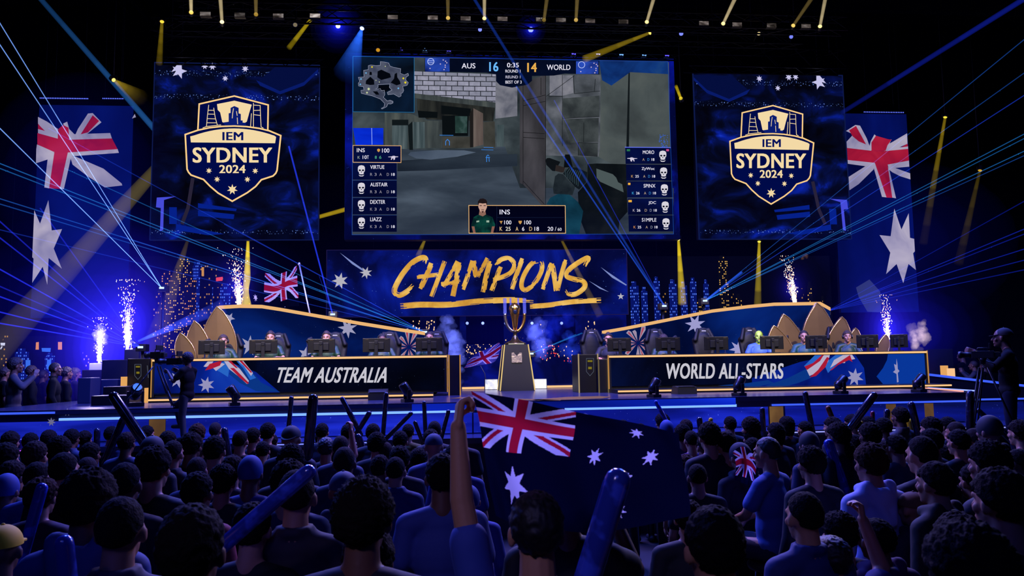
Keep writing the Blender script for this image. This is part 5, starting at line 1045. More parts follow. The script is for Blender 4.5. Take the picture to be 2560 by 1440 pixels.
def shirt_parts(P, kind='tee', g=0.024):
    m = MB(); hs = Vector((0, P['lean'], 0))
    m.ell(Vector((0, 0, 1.23)) + hs * 0.8, (0.152 + g, 0.10 + g, 0.19)); m.ell(Vector((0, 0, 1.05)) + hs * 0.3, (0.13 + g, 0.095 + g, 0.20)); m.ell((0, 0, P['hip'] - 0.02), (0.15 + g, 0.105 + g, 0.11))
    m.ell(Vector((0, -0.015, 1.375)) + hs, (0.13, 0.08, 0.07))
    for s in (-1, 1):
        sh = Vector((s * P['sh'][0], P['sh'][1], P['sh'][2])) + hs; el, wr = (Vector(q) for q in P['arm'][s])
        m.cap(Vector((s * 0.045, -0.015, 1.412)) + hs, sh, 0.062, 0.066)
        if kind == 'tee': m.cap(sh, sh.lerp(el, 0.62), 0.062, 0.066)
        else: m.cap(sh, el, 0.064, 0.054); m.cap(el, el.lerp(wr, 0.93), 0.055, 0.04)
    if kind == 'hood':
        m.ell(Vector((0, -0.085, 1.39)) + hs, (0.085, 0.045, 0.09))
        for s_ in (-1, 1): m.cap(Vector((s_ * 0.085, -0.045, 1.475)) + hs, Vector((s_ * 0.012, -0.125, 1.27)) + hs, 0.042, 0.036); m.cap(Vector((s_ * 0.085, -0.045, 1.475)) + hs, Vector((s_ * 0.06, 0.06, 1.45)) + hs, 0.04, 0.035)
    if kind == 'collar':
        for k in range(10):
            a = k * 0.628; m.ell(Vector((0.066 * math.cos(a), -0.012 + 0.06 * math.sin(a), 1.465)) + hs, (0.03, 0.025, 0.028), 8, 6)
    return m
def trouser_parts(P):
    m = MB(); m.ell((0, 0, P['hip'] - 0.03), (0.158, 0.115, 0.12))
    for s in (-1, 1):
        kn, an = (Vector(q) for q in P['leg'][s]); hp = Vector((s * 0.09, 0, P['hip'] - 0.05)); m.cap(hp, kn, 0.09, 0.068); m.cap(kn, an + (kn - an) * 0.06, 0.068, 0.055)
    return m
def shoe_parts(P):
    m = MB()
    for s in (-1, 1):
        an = Vector(P['leg'][s][1]); m.cap(an + Vector((0, -0.04, -0.04)), an + Vector((0, 0.17, -0.05)), 0.048, 0.038); m.ell(an + Vector((0, 0, -0.01)), (0.046, 0.05, 0.06))
    return m
def hair_mesh(kind, seed=1, h=Vector((0, 0.02, 1.605))):
    r = random.Random(seed); m = MB(); nu, nv = (84, 54)
    ax = {'short': (0.086, 0.108, 0.106), 'crop': (0.080, 0.101, 0.102), 'curly': (0.098, 0.118, 0.118), 'afro': (0.118, 0.13, 0.13), 'quiff': (0.080, 0.104, 0.108), 'wavy': (0.096, 0.112, 0.112), 'long': (0.096, 0.115, 0.11), 'thin': (0.078, 0.099, 0.100)}[kind]
    amp = {'short': 0.0055, 'crop': 0.0025, 'curly': 0.0085, 'afro': 0.007, 'quiff': 0.004, 'wavy': 0.0075, 'long': 0.006, 'thin': 0.0015}[kind]; fr = {'short': 44, 'crop': 50, 'curly': 75, 'afro': 90, 'quiff': 44, 'wavy': 46, 'long': 40, 'thin': 30}[kind]
    c = h + Vector((0, -0.016, 0.022)); vs_ = []; fs = []; off = Vector((r.uniform(0, 50), r.uniform(0, 50), r.uniform(0, 50)))
    for j in range(nv + 1):
        th = math.pi * j / nv
        for k in range(nu):
            ph = 2 * math.pi * k / nu; d = Vector((math.sin(th) * math.cos(ph), math.sin(th) * math.sin(ph), math.cos(th)))
            q = Vector((d.x * ax[0], d.y * ax[1], d.z * ax[2])); n = mnoise.noise((d * fr / 8.0) + off) * 1.2 + 0.6 * mnoise.noise(d * fr / 3.5 + off)
            q += d * amp * n
            if kind == 'quiff' and d.z > 0.3 and d.y > -0.2: q.z += 0.022 * (d.z - 0.3) * (1 + d.y); q.y += 0.008 * d.z
            line = (0.05 if d.y > 0 else 0.065) * d.y * 1.2 / 0.1 * 0.1
            lim = -0.055 + (0.105 * max(0, d.y) if d.y > 0 else 0.03 * d.y) + (0.03 if abs(d.x) > 0.75 and d.y > -0.35 else 0)
            if kind == 'crop' or kind == 'quiff': lim += 0.02
            if kind == 'long' and d.y < 0.25: lim -= 0.12
            if q.z < lim:
                if kind == 'long' and d.y < 0.25: q.z -= 0.05
                k_ = max(0.72, 1 - (lim - q.z) * 14); q = Vector((q.x * k_, q.y * k_, max(q.z, lim - 0.02) ))
            if kind == 'long' and d.z < 0.0 and d.y < 0.3: q = Vector((d.x * 0.09 if False else q.x * 1.05, min(q.y, -0.01) - 0.0, h.z * 0 + 0.11 * d.z * 1.9)) if d.z < -0.1 else q
            vs_.append(c + q)
    for j in range(nv):
        for k in range(nu): fs.append((j * nu + k, (j + 1) * nu + k, (j + 1) * nu + (k + 1) % nu, j * nu + (k + 1) % nu))
    m.add(vs_, fs, 0, True); return m.mesh('hair', [pr('#15100e', 0.9)])
def cap_mesh(h=Vector((0, 0.02, 1.605)), back=False, beanie=False):
    m = MB(); c = h + Vector((0, -0.008, 0.025))
    vs_ = []; nu, nv = 28, 10; fs = []
    for j in range(nv + 1):
        th = (math.pi * (0.64 if beanie else 0.5)) * j / nv
        for k in range(nu):
            ph = 2 * math.pi * k / nu; vs_.append(c + Vector((0.086 * math.sin(th) * math.cos(ph), 0.108 * math.sin(th) * math.sin(ph), (0.114 if beanie else 0.1) * math.cos(th))))
    for j in range(nv):
        for k in range(nu): fs.append((j * nu + k, (j + 1) * nu + k, (j + 1) * nu + (k + 1) % nu, j * nu + (k + 1) % nu))
    m.add(vs_, fs, 0, True)
    if not beanie:
        s = -1 if back else 1; P = []; n = 12
        for i in range(n + 1):
            a = math.pi * i / n; P.append((c.x + 0.07 * math.cos(a), c.y + s * (0.055 + (0.085 if back else 0.12) * math.sin(a)), c.z + 0.004 - (0.03 if back else 0.012) * math.sin(a)))
        m.prism(P, (0, 0, 0.008)); m.ell(c + Vector((0, 0, 0.1)), (0.01, 0.01, 0.008), 8, 5)
    return m.mesh('cap', [pr('#101428', 0.7)])
SK = [pr('#c08a66', 0.5, 0, 0.35), pr('#a9775c', 0.5, 0, 0.4), pr('#6e4a38', 0.5, 0, 0.4)]
DEN = pr('#141824', 0.8); SHOE = pr('#16161a', 0.6)
def face_mat(h, mask=False):
    """material by place on the head: 0 skin, 1 eye white, 2 dark eye and brow, 3 lips"""
    def f(c):
        q = c - h
        if q.y < 0.055: return 0
        ax = abs(q.x)
        if 0.018 < ax < 0.05 and 0.018 < q.z < 0.032 and q.y > 0.06: return 2
        if 0.020 < ax < 0.044 and -0.009 < q.z < 0.001 and q.y > 0.05: return 2 if abs(ax - 0.032) < 0.008 else 1
        if ax < 0.026 and -0.078 < q.z < -0.06 and q.y > 0.075: return 3
        return 0
    return f
def make_body(P, voxel=0.009, shirt='tee', face=False, trousers=True):
    h = P['headc']
    B = {'body': fuse(skin_parts(P, face), voxel, [SK[0], pr('#a89888', 0.4), pr('#15100e', 0.6), pr('#8c4a42', 0.5)], 'body', 2, face_mat(h) if face else None),
         'shirt': fuse(shirt_parts(P, shirt), 0.014, [DEN], 'shirt', 3)}
    if trousers: B['trousers'] = fuse(trouser_parts(P), 0.02, [DEN], 'trousers', 3); B['shoe'] = shoe_parts(P).mesh('shoes', [SHOE])
    return B
def shared(name, me, parent, mat=None):
    o = put(name, me, parent)
    if mat is not None: o.material_slots[0].link = 'OBJECT'; o.material_slots[0].material = mat
    return o
def person(label, group, B, loc, rz, scale, skin, shirtm, hair=None, hairm=None, trm=None, cat='person', shirtname='shirt'):
    t = thing('person', label, cat, loc, rz, group); t.scale = scale if isinstance(scale, tuple) else (scale,) * 3
    shared('body', B['body'], t, skin); shared(shirtname, B['shirt'], t, shirtm)
    if 'trousers' in B: shared('trousers', B['trousers'], t, trm); shared('shoes', B['shoe'], t)
    if hair: shared('cap' if hair.name.startswith(('cap', 'beanie')) else 'hair', hair, t, hairm)
    return t
# ---------------------------------------------------------------- players (seated at desks, facing the audience)
def seated(headdx=0.0, tilt=0.0, arms='desk'):
    P = base_pose(True); P['headc'] = Vector((0, 0.05, 1.595)); P['lean'] = 0.02
    P['arm'] = {s: ((s * 0.27, 0.14, 1.17), (s * 0.17, 0.40, 1.19)) for s in (-1, 1)}
    P['hand'] = {s: (Vector((-s * 0.25, 1, 0)), Vector((0, 0, -1)), 0.3) for s in (-1, 1)}
    return P
PS = make_body(seated(), 0.0075, 'tee', True)
HP = Vector((0, 0.05, 1.595))
HAIRP = [hair_mesh('short', 3, HP), hair_mesh('quiff', 5, HP), hair_mesh('crop', 9, HP), hair_mesh('curly', 12, HP)]
def headset_mesh(h):
    m = MB(); m.tube([h + Vector((0.094 * math.cos(a), -0.005, 0.008 + 0.118 * math.sin(a))) for a in np.linspace(0.0, math.pi, 17)], 0.008, 8)
    for s in (-1, 1): m.ell(h + Vector((s * 0.09, -0.003, -0.01)), (0.022, 0.036, 0.045), 14, 10)
    m.tube([h + Vector((0.09, 0.03, -0.03)), h + Vector((0.075, 0.09, -0.07)), h + Vector((0.035, 0.115, -0.078))], 0.005, 6); m.ell(h + Vector((0.03, 0.117, -0.078)), (0.012, 0.008, 0.008), 8, 6)
    return m.mesh('headset', [pr('#101013', 0.4)])
HSET = headset_mesh(HP)
HM = [pr('#2c1d15', 0.7), pr('#3c281a', 0.7), pr('#1c1512', 0.7), pr('#4a3524', 0.7)]
GREENJ = pr('#16351c', 0.5, bump=0.05, bscale=30, var=0.8, vscale=9); TEALJ = pr('#12463f', 0.5, var=0.7, vscale=9); BLACKT = pr('#111216', 0.7); BLUEJ = pr('#3a62b8', 0.6, var=0.6, vscale=7)
PLAY = [(557, 836, 0.35, 0, 0, GREENJ, 1, 'player in dark green jersey and headset looking down, leftmost at the left desk', 'left team players', 0),
 (677, 828, 0.05, 1, 0, GREENJ, 0, 'player in green jersey peering over the second left-desk monitor', 'left team players', 0),
 (817, 828, -0.05, 1, 0, GREENJ, 0, 'player in green jersey and headset at the middle of the left desk', 'left team players', 0),
 (955, 834, 0.1, 2, 2, GREENJ, 2, 'player mostly hidden behind the fourth left-desk monitor, hair showing', 'left team players', 0),
 (1074, 829, -0.1, 2, 0, GREENJ, 0, 'player in headset with lowered head at the right end of the left desk', 'left team players', 0),
 (1521, 832, -0.25, 1, 0, BLACKT, 2, 'man in black shirt and headset seated at the left end of the right desk', 'right team players', 0.0),
 (1658, 836, -0.05, 3, 0, GREENJ, 0, 'player peering over the second monitor from left at the right desk', 'right team players', 0),
 (1897, 826, -0.35, 2, 3, BLUEJ, 0, 'player in blue jersey wearing a green face mask at the right desk', 'right team players', 0),
 (2009, 826, -0.3, 2, 0, TEALJ, 0, 'player in teal jersey with headset before the tallest right sail', 'right team players', 0),
 (2118, 826, -0.35, 0, 0, GREENJ, 1, 'rightmost player in green jersey with headset, looking down right', 'right team players', 0)]
MASK = pr('#a8c83c', 0.5)
for px, ptop, rz, hi, si, jm, hmi, lab, g, dy in PLAY:
    Y = YPL + dy; top = W(px, ptop, Y); z0 = ZP; k = (top.z - z0) / 1.725
    # seat height: the seated body is built 0.5 m above the sole line used by standing figures
    Lz = top.z - 1.725 * 0.97
    t = person(lab, g, PS, (top.x, Y + 0.02, Lz), math.pi + rz, 0.97, MASK if si == 3 else SK[min(si, 2)], jm, HAIRP[hi], MASK if si == 3 else HM[hmi], DEN, shirtname='jersey')
    shared('headset', HSET, t)
# ================================================================ camera crew and people at the sides
DARKC = pr('#050507', 0.9, 0, 0.2); JEAN = pr('#0a1024', 0.9, 0, 0.2)
P = base_pose(); P['headc'] = Vector((0, 0.05, 1.60)); P['arm'] = {-1: ((-0.26, 0.16, 1.2), (-0.12, 0.36, 1.42)), 1: ((0.26, 0.14, 1.18), (0.10, 0.36, 1.38))}
P['hand'] = {s: (Vector((0, 1, 0.3)), Vector((-s, 0, 0)), 0.7) for s in (-1, 1)}
BOP = make_body(P, 0.0085, 'long')
P = base_pose(); P['arm'] = {-1: ((-0.25, 0.12, 1.17), (-0.16, 0.33, 1.36)), 1: ((0.25, 0.10, 1.15), (0.14, 0.33, 1.38))}; P['hand'] = {s: (Vector((0, 1, 0.3)), Vector((-s, 0, 0)), 0.7) for s in (-1, 1)}
P['leg'] = {-1: ((-0.10, 0.02, 0.50), (-0.11, -0.03, 0.09)), 1: ((0.14, 0.36, 0.70), (0.15, 0.26, 0.32))}
BKN = make_body(P, 0.0085, 'tee')
HB = {k: hair_mesh(k, i + 2) for i, k in enumerate(('short', 'crop', 'curly', 'afro', 'quiff', 'wavy', 'long', 'thin'))}
HB['short2'] = hair_mesh('short', 31); HB['curly2'] = hair_mesh('curly', 44); HB['wavy2'] = hair_mesh('wavy', 23)
CAPF = cap_mesh(); CAPB = cap_mesh(back=True); BEAN = cap_mesh(beanie=True); BEAN.name = 'beanie'
def stand_at(px, ptop, Y, zfoot, H=1.725):
    top = W(px, ptop, Y); return (top.x, Y, zfoot), (top.z - zfoot) / H
def videocam(name_label, loc, rz, legs, zfoot, grp=None, csc=0.62):
    """broadcast camera; on three legs when legs is true"""
    t = thing('video_camera', name_label, 'camera', loc, rz, grp); cb = pr('#0c0d11', 0.45)
    m = MB(); m.rbox((-0.07, -0.22, 0), (0.07, 0.2, 0.16), 0.015); m.rbox((-0.05, -0.34, 0.03), (0.05, -0.22, 0.13), 0.01); cbo = m.build('camera_body', cb, t)
    MB().lathe([(0.05, 0), (0.055, 0.1), (0.06, 0.2), (0.075, 0.21), (0.075, 0.27)], n=16, M=Matrix.Translation((0, 0.18, 0.08)) @ Matrix.Rotation(-math.pi / 2, 4, 'X')).build('lens', cb, cbo)
    MB().tube([(0, -0.12, 0.16), (0, -0.1, 0.22), (0, 0.08, 0.22), (0, 0.1, 0.16)], 0.012, 8).build('handle', cb, cbo)
    MB().rbox((-0.13, -0.16, 0.2), (0.06, -0.13, 0.32), 0.008).build('viewfinder', cb, cbo)
    if legs:
        h = loc[2] - zfoot
        m = MB(); m.lathe([(0.05, -0.12), (0.06, -0.04), (0.08, 0)], n=12); m.build('tripod_head', cb, t)
        for k in range(3):
            a = k * 2.094 + 0.5; m = MB(); f = (0.48 * math.cos(a), 0.48 * math.sin(a), -h)
            for o in (-0.025, 0.025):
                ox, oy = -math.sin(a) * o, math.cos(a) * o; m.tube([(0.05 * math.cos(a) + ox, 0.05 * math.sin(a) + oy, -0.12), (f[0] * 0.7 + ox, f[1] * 0.7 + oy, -0.12 + (f[2] + 0.12) * 0.68)], 0.011, 6)
            m.tube([(f[0] * 0.62, f[1] * 0.62, -0.12 + (f[2] + 0.12) * 0.6), f], 0.013, 6); m.ell((f[0], f[1], f[2] + 0.01), (0.02, 0.02, 0.012), 8, 5); m.build('leg', cb, t)
        MB().tube([(0.06, -0.05, -0.05), (0.3, -0.42, -0.22)], 0.01, 6).build('pan_bar', cb, t)
    for c in t.children:
        if not c.name.startswith('leg'): c.scale = (csc, csc, csc)
    return t
loc, k = stand_at(470, 882, 12.15, 1.52)
person('camera operator in dark T-shirt crouching with raised knee at the left stage front', None, BKN, loc, 1.2, k, SK[2], DARKC, HB['curly'], HM[0], pr('#23252c', 0.8))
videocam('shoulder video camera held by the crouching operator at left', (W(438, 905, 12.3).x, 12.3, W(436, 912, 12.45).z), 1.2, False, 0)
videocam('video camera on tall tripod in front of the left desk', (W(393, 893, 12.6).x, 12.6, W(393, 896, 12.6).z), 0.9, True, ZD if False else 2.0)
RX = W(2500, 900, 10.2).x
tag(MB().rbox((RX - 0.75, 9.45, 0.0), (RX + 0.75, 10.75, 1.17), 0.015).build('camera_riser', pr('#0a0a0f', 0.7)), 'dark box riser among the crowd under the far right camera operator', 'platform')
loc, k = stand_at(2512, 820, 10.2, 1.17)
person('camera operator in dark jacket, jeans and hat standing at the far right', None, BOP, loc, 0.95, k, SK[2], DARKC, CAPF, pr('#08080c', 0.8), JEAN)
videocam('video camera on tripod in front of the far right operator', (W(2456, 892, 10.05).x, 10.05, W(2452, 896, 10.05).z), 0.9, True, 1.17)
BST = {}
P = base_pose(); BST['down'] = make_body(P, 0.011, 'tee'); BST['long'] = make_body(P, 0.011, 'long'); BST['hood'] = make_body(P, 0.011, 'hood'); BST['collar'] = make_body(P, 0.011, 'collar')
for nm in ('long', 'hood', 'collar'): BST[nm]['body'] = BST['down']['body']; BST[nm]['trousers'] = BST['down']['trousers']
P = base_pose(); P['arm'] = {-1: ((-0.29, 0.08, 1.25), (-0.12, 0.27, 1.42)), 1: ((0.29, 0.08, 1.25), (0.12, 0.27, 1.42))}; P['hand'] = {s: (Vector((-s * 0.3, 0.4, 1)), Vector((-s, 0, 0)), 0.25) for s in (-1, 1)}
BST['clap'] = make_body(P, 0.0085, 'long')
P = base_pose(); P['arm'][1] = ((0.27, 0.12, 1.52), (0.22, 0.18, 1.78)); P['hand'] = {1: (Vector((0, 0.1, 1)), Vector((-1, 0.3, 0)), 1.0)}
BST['armup'] = make_body(P, 0.0075, 'tee')
SIDE = [(137, 907, 16.0, 'man in dark suit facing the stage, tallest among the people at far left', 'collar', 'crop', -1.2), (165, 918, 16.4, 'person in dark clothes right behind the man in suit at far left', 'long', 'wavy', -0.9), (187, 920, 16.9, 'person in dark clothes, rightmost of the people at far left', 'long', 'long', -0.8), (38, 896, 15.0, 'person clapping in a pale sleeved top at the far left edge', 'clap', 'curly', -1.0), (78, 914, 16.6, 'person in dark top between the clapping one and the suited man at far left', 'long', 'short', -0.9), (12, 918, 16.2, 'person in dark top at the very left edge, behind the clapping one', 'down', 'wavy', -0.9), (108, 925, 17.4, 'short person in dark top behind the suited man at far left', 'down', 'thin', -0.7),
 (2405, 878, 18.6, 'bald person in dark top at right between the desk and the camera operator', 'long', None, 0.5), (2434, 902, 17.9, 'person in grey top left of the far right tripod', 'clap', 'thin', 0.8), (2460, 905, 18.2, 'person in dark top behind the far right tripod', 'long', 'short', 0.6), (2330, 888, 19.4, 'person in dark top behind the right end of the right desk', 'down', 'short', 0.4)]
for px, pt, Y, lab, b, hk, rz in SIDE:
    loc, k = stand_at(px, pt, Y, 0.95)
    person(lab, 'onlookers at the sides of the stage', BST[b], loc, rz, max(0.85, min(1.1, k)), SK[2], pr('#3a3438', 0.8) if 'pale' in lab or 'grey' in lab else DARKC, HB[hk] if hk else None, HM[0], DARKC)
crate('dark rounded cases stacked behind the right end of the right desk', 2320, 2382, 873, 18.0, 0.95, 0.6, pr('#0c0d12', 0.6))
# ================================================================ floor lights on the deck
FLB = pr('#0b0c10', 0.3, 0.0, 0.5)
def moving_head(label, px, pb, Y, z, yaw, pitch, s=1.0, lens=None, grp='moving heads along the stage front'):
    x = W(px, pb, Y).x; t = thing('moving_head', label, 'stage light', (x, Y, z), yaw, grp); t.scale = (s, s, s)
    MB().rbox((-0.17, -0.13, 0), (0.17, 0.13, 0.09), 0.02).build('base', FLB, t)
    for sx in (-1, 1): MB().rbox((sx * 0.15 - 0.025, -0.05, 0.08), (sx * 0.15 + 0.025, 0.05, 0.34), 0.02).build('yoke_arm', FLB, t)
    M = Matrix.Translation((0, 0, 0.30)) @ Matrix.Rotation(-pitch, 4, 'X')
    MB().lathe([(0.07, -0.17), (0.115, -0.13), (0.12, 0.0), (0.125, 0.2), (0.11, 0.24), (0.085, 0.245)], n=20, M=M).build('head', FLB, t)
    hd = t.children[-1] if False else [c for c in t.children if c.name.startswith('head')][0]
    if lens: MB().lathe([(0.09, 0.235), (0.09, 0.25), (0.03, 0.262)], n=20, M=M).build('lens', lens, hd)
    return t
MHS = [(338, 1014, 13.0, 0.5, -1.0, 0.7, 'moving head with blue lit lens by the case, left of the tripod', em('#4a7cff', 1.2)), (586, 1001, 12.55, -1.2, -0.6, 0.58, 'black moving head leaning left below the flag on the left desk', None), (1018, 1001, 12.55, -1.2, -0.6, 0.58, 'black moving head leaning left near the right end of the left platform', None), (1635, 997, 12.55, -1.2, 0.6, 0.58, 'black moving head leaning right at the left end of the right platform', None), (1848, 996, 12.55, -1.2, 0.55, 0.58, 'black moving head below the S of the right desk lettering', None), (2102, 990, 12.55, -1.3, 0.85, 0.58, 'black moving head below the star on the right desk', None), (2298, 986, 12.55, -1.3, 0.85, 0.58, 'black moving head at the right end of the right platform', None)]
for px, pb, Y, yaw, pit, s, lab, ln in MHS: moving_head(lab, px, pb, Y, ZD, yaw, pit, s, ln)
def wedge(label, px0, px1, pt, Y):
    a, b = W(px0, pt, Y), W(px1, pt, Y); t = thing('stage_monitor', label, 'speaker', ((a.x + b.x) / 2, Y, ZD), 0, 'stage monitor speakers')
    P = [(a.x, Y, ZD), (a.x, Y, ZD + 0.12), (a.x, Y + 0.15, a.z), (a.x, Y + 0.32, a.z), (a.x, Y + 0.42, ZD)]
    rel(MB().prism(P, (b.x - a.x, 0, 0)).build('cabinet', pr('#0c0d12', 0.5)), t)
    rel(MB().prism([(a.x + 0.02, Y - 0.004, ZD + 0.13), (a.x + 0.02, Y + 0.14, a.z - 0.015), (a.x + 0.02, Y + 0.136, a.z - 0.012), (a.x + 0.02, Y - 0.008, ZD + 0.133)], (b.x - a.x - 0.04, 0, 0)).build('grille', pr('#181a20', 0.8, bump=0.5, bscale=200)), t)
wedge('black wedge speaker in front of the TEAM AUSTRALIA lettering end', 920, 968, 974, 13.6)
wedge('black wedge speaker between two moving heads at the right desk', 1694, 1742, 966, 13.6)
wedge('small black wedge speaker by the right end of the left desk', 1083, 1116, 979, 14.0) if False else None
# ================================================================ trusses and lamps above
TRM = pr('#1c1d22', 0.4, 0.6)
def truss(label, px0, px1, py0, py1, Y, s=0.32, step=0.45):
    a, b = W(px0, py0, Y), W(px1, py1, Y); b.z = a.z = (a.z + b.z) / 2; L = b.x - a.x
    t = thing('lighting_truss', label, 'truss', ((a.x + b.x) / 2, Y, a.z), 0, 'lighting trusses')
    m = MB(); h = s / 2
    C = [(-h, -h), (h, -h), (h, h), (-h, h)]
    for cy, cz in C: m.tube([(a.x, Y + cy, a.z + cz), (b.x, Y + cy, a.z + cz)], 0.022, 6)
    rel(m.build('chord', TRM), t); m = MB(); n = max(2, int(L / step))
    for i in range(n):
        x0 = a.x + L * i / n; x1 = a.x + L * (i + 1) / n
        if i % 2: x0, x1 = x1, x0
        for (c0, c1) in ((0, 1), (1, 2), (2, 3), (3, 0)): m.tube([(x0, Y + C[c0][0], a.z + C[c0][1]), (x1, Y + C[c1][0], a.z + C[c1][1])], 0.011, 5, caps=False)
    rel(m.build('lattice', TRM), t); m = MB()
    for f in (0.08, 0.5, 0.92): m.tube([(a.x + L * f, Y, a.z + h), (a.x + L * f, Y, 14.98)], 0.014, 6)
    rel(m.build('hoist_chain', TRM), t); return a.z
ZT_A = truss('long lighting truss across the top, carrying yellow and white lamps', 440, 2110, 34, 58, 17.3)
ZT_B = truss('lighting truss right above the main screen with small blue lamps', 900, 1700, 112, 122, 19.6, 0.4)
truss('lighting truss above the left logo screen', 395, 812, 128, 132, 19.7, 0.5)
truss('lighting truss above the right logo screen', 1715, 2105, 150, 156, 19.7, 0.5)
ZT_C = truss('second long dark truss between the two rows of lamps', 380, 2000, 72, 94, 18.4, 0.3)
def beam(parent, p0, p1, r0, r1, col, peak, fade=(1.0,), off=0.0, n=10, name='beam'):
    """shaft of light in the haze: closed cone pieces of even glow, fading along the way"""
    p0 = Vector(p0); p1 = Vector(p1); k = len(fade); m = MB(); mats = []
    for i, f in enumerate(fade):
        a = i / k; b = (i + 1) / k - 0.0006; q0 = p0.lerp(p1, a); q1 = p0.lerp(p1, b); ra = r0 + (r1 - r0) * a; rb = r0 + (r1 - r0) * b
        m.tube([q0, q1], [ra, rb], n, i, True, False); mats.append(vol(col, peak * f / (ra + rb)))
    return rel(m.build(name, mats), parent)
def par(label, px, py, Y, col, strength, r, tgt=None, grp=None, beams=(), kind='head', zt=None, hook=None):
    """hanging lamp with yoke, can and glowing lens"""
    p = W(px, py, Y); t = thing('spot_lamp', label, 'stage light', p, 0, grp)
    d = (Vector(tgt) - p).normalized() if tgt is not None else Vector((0, -1, -0.15)).normalized()
    M = Matrix.Translation(p) @ d.to_track_quat('Z', 'Y').to_matrix().to_4x4()
    can = rel(MB().lathe([(r * 0.7, -r * 3.2), (r * 1.1, -r * 2.6), (r * 1.25, -r * 0.2), (r * 1.3, 0.0)], n=16, M=M).build('can', pr('#0f1014', 0.4), ), t)
    zt = zt or p.z + 0.5
    m = MB(); m.tube([(p.x - r * 1.7, p.y, p.z), (p.x - r * 1.7, p.y, p.z + r * 2.2), (p.x + r * 1.7, p.y, p.z + r * 2.2), (p.x + r * 1.7, p.y, p.z)], r * 0.18, 6); m.tube([(p.x, p.y, p.z + r * 2.2), (p.x, hook[0] if hook else p.y, hook[1] if hook else zt)], r * 0.25, 6)
    rel(m.build('yoke', TRM), t)
    if kind == 'cluster':
        m = MB()
        for i in range(19):
            rr, a = (0, 0) if i == 0 else ((0.45, i * 1.047) if i < 7 else (0.92, i * 0.5236)); q = M @ Vector((r * rr * math.cos(a), r * rr * math.sin(a), 0.01)); m.ell(q, (r * 0.2,) * 3, 8, 5)
        rel(m.build('lens', em(col, strength)), can)
    else: rel(MB().lathe([(r, 0.002), (r * 0.85, r * 0.25), (r * 0.3, r * 0.4)], n=16, M=M).build('lens', em(col, strength)), can)
    for b in beams: beam(t, p + (Vector(b[0]) - p).normalized() * r * 0.6, b[0], b[1], b[2], b[3], b[4], b[5])
    return t
YL = '#ffd27a'; BL = '#6a7cff'
def up(px, py, Y): return W(px, py, Y)
UPF = (1.0, 0.9, 0.8, 0.7)
AB = [(478, 31, '#ffcf60', 1.2, (476, -60)), (555, 55, '#ffe9b0', 1.6, (547, -60)), (640, 36, '#c8a040', 0.6, (639, -40)), (738, 62, '#a89878', 0.5, None), (1120, 45, '#e8c060', 0.9, (1119, -40)), (1211, 46, '#ffd888', 1.5, (1211, -60)), (1360, 50, '#a88a40', 0.4, (1371, -30)), (1440, 50, '#e0b860', 0.7, (1444, -20)), (1617, 55, '#ffe090', 1.5, (1648, -50)), (1808, 59, '#ffe090', 1.5, (1850, -30)), (1983, 64, '#ffd870', 1.0, (2040, -20)), (2050, 66, '#ffe890', 1.5, (2072, -50))]
for k, (px, py, c, s, u) in enumerate(AB):
    tg = W(*u, 15.5) if u else W(px, py + 60, 16)
    par('warm moving head on the long top truss, %s from left' % ORD[k], px, py, 17.05, c, s, 0.045, tg, 'warm moving heads on the top truss', [(tg, 0.035, 0.05, '#cdb98c' if s > 1 else '#8a7440', 0.40 if s > 1 else 0.2, UPF)] if u else [], hook=(17.14, ZT_A - 0.16))
for k, (px, py, s) in enumerate([(514, 36, 0.3), (600, 38, 0.12), (696, 40, 0.35), (788, 40, 0.85), (982, 44, 0.4), (1082, 45, 0.5), (1164, 47, 0.3), (1256, 48, 0.5), (1352, 50, 0.35), (1402, 51, 0.3), (1475, 53, 0.5), (1558, 55, 0.45), (1759, 59, 0.45), (1842, 62, 0.4), (1928, 64, 0.3), (2014, 66, 0.35)]):
    p = W(px, py, 17.1); t = thing('strobe_panel', 'small pale rectangular strobe under the top truss, %s from left' % ORD[k], 'stage light', p, 0, 'strobe panels under the top truss')
    rel(MB().rbox((p.x - 0.12, p.y - 0.02, p.z - 0.055), (p.x + 0.12, p.y + 0.08, p.z + 0.055), 0.01).build('housing', pr('#15161a', 0.4)), t)
    rel(MB().box((p.x - 0.11, p.y - 0.026, p.z - 0.045), (p.x + 0.11, p.y - 0.021, p.z + 0.045)).build('reflector', screen_mat('strobe_face', [(0.35, '#3a3430'), (0.55, '#8a7c78'), (0.7, '#e8dcd8')], 9, 3, strength=s, stretch=(0.4, 1, 1))), t)
    rel(MB().tube([(p.x, p.y + 0.05, p.z + 0.05), (p.x, p.y + 0.1, ZT_A - 0.1)], 0.01, 6).build('bracket', TRM), t)
AUD = (1, 2, 2)
for k, (px, py, r, s, kd, lab) in enumerate([(845, 65, 0.05, 9.0, 'head', 'brightest blue-white lamp on the truss, left of centre'), (1327, 74, 0.062, 2.2, 'cluster', 'round blue cluster lamp above the main screen, brightest of the clusters'), (1200, 74, 0.045, 1.4, 'cluster', 'round blue cluster lamp above the main screen, left of a brighter one'), (1703, 84, 0.05, 1.2, 'cluster', 'round blue cluster lamp above the gap right of the main screen'), (1978, 92, 0.045, 1.0, 'cluster', 'round blue cluster lamp above the right logo screen')]):
    par(lab, px, py, 18.2, '#7a86ff' if kd == 'cluster' else '#c8d0ff', s, r, AUD, 'blue lamps above the screens', hook=(18.25, ZT_C - 0.15))
def glow(name, label, c, radii, col, peaks, grp=None, parent=None):
    """haze with its light put in as emission, around a lamp or a spark fountain: nested clouds of even glow"""
    m = MB(); mats = []
    for i, (k, p) in enumerate(peaks):
        m.ell(c, tuple(r * k for r in radii), 20, 12, i); mats.append(vol(col, p / (2 * radii[1] * k)))
    o = m.build(name, mats)
    if parent: return rel(o, parent)
    return tag(o, label, 'haze', grp, 'stuff')
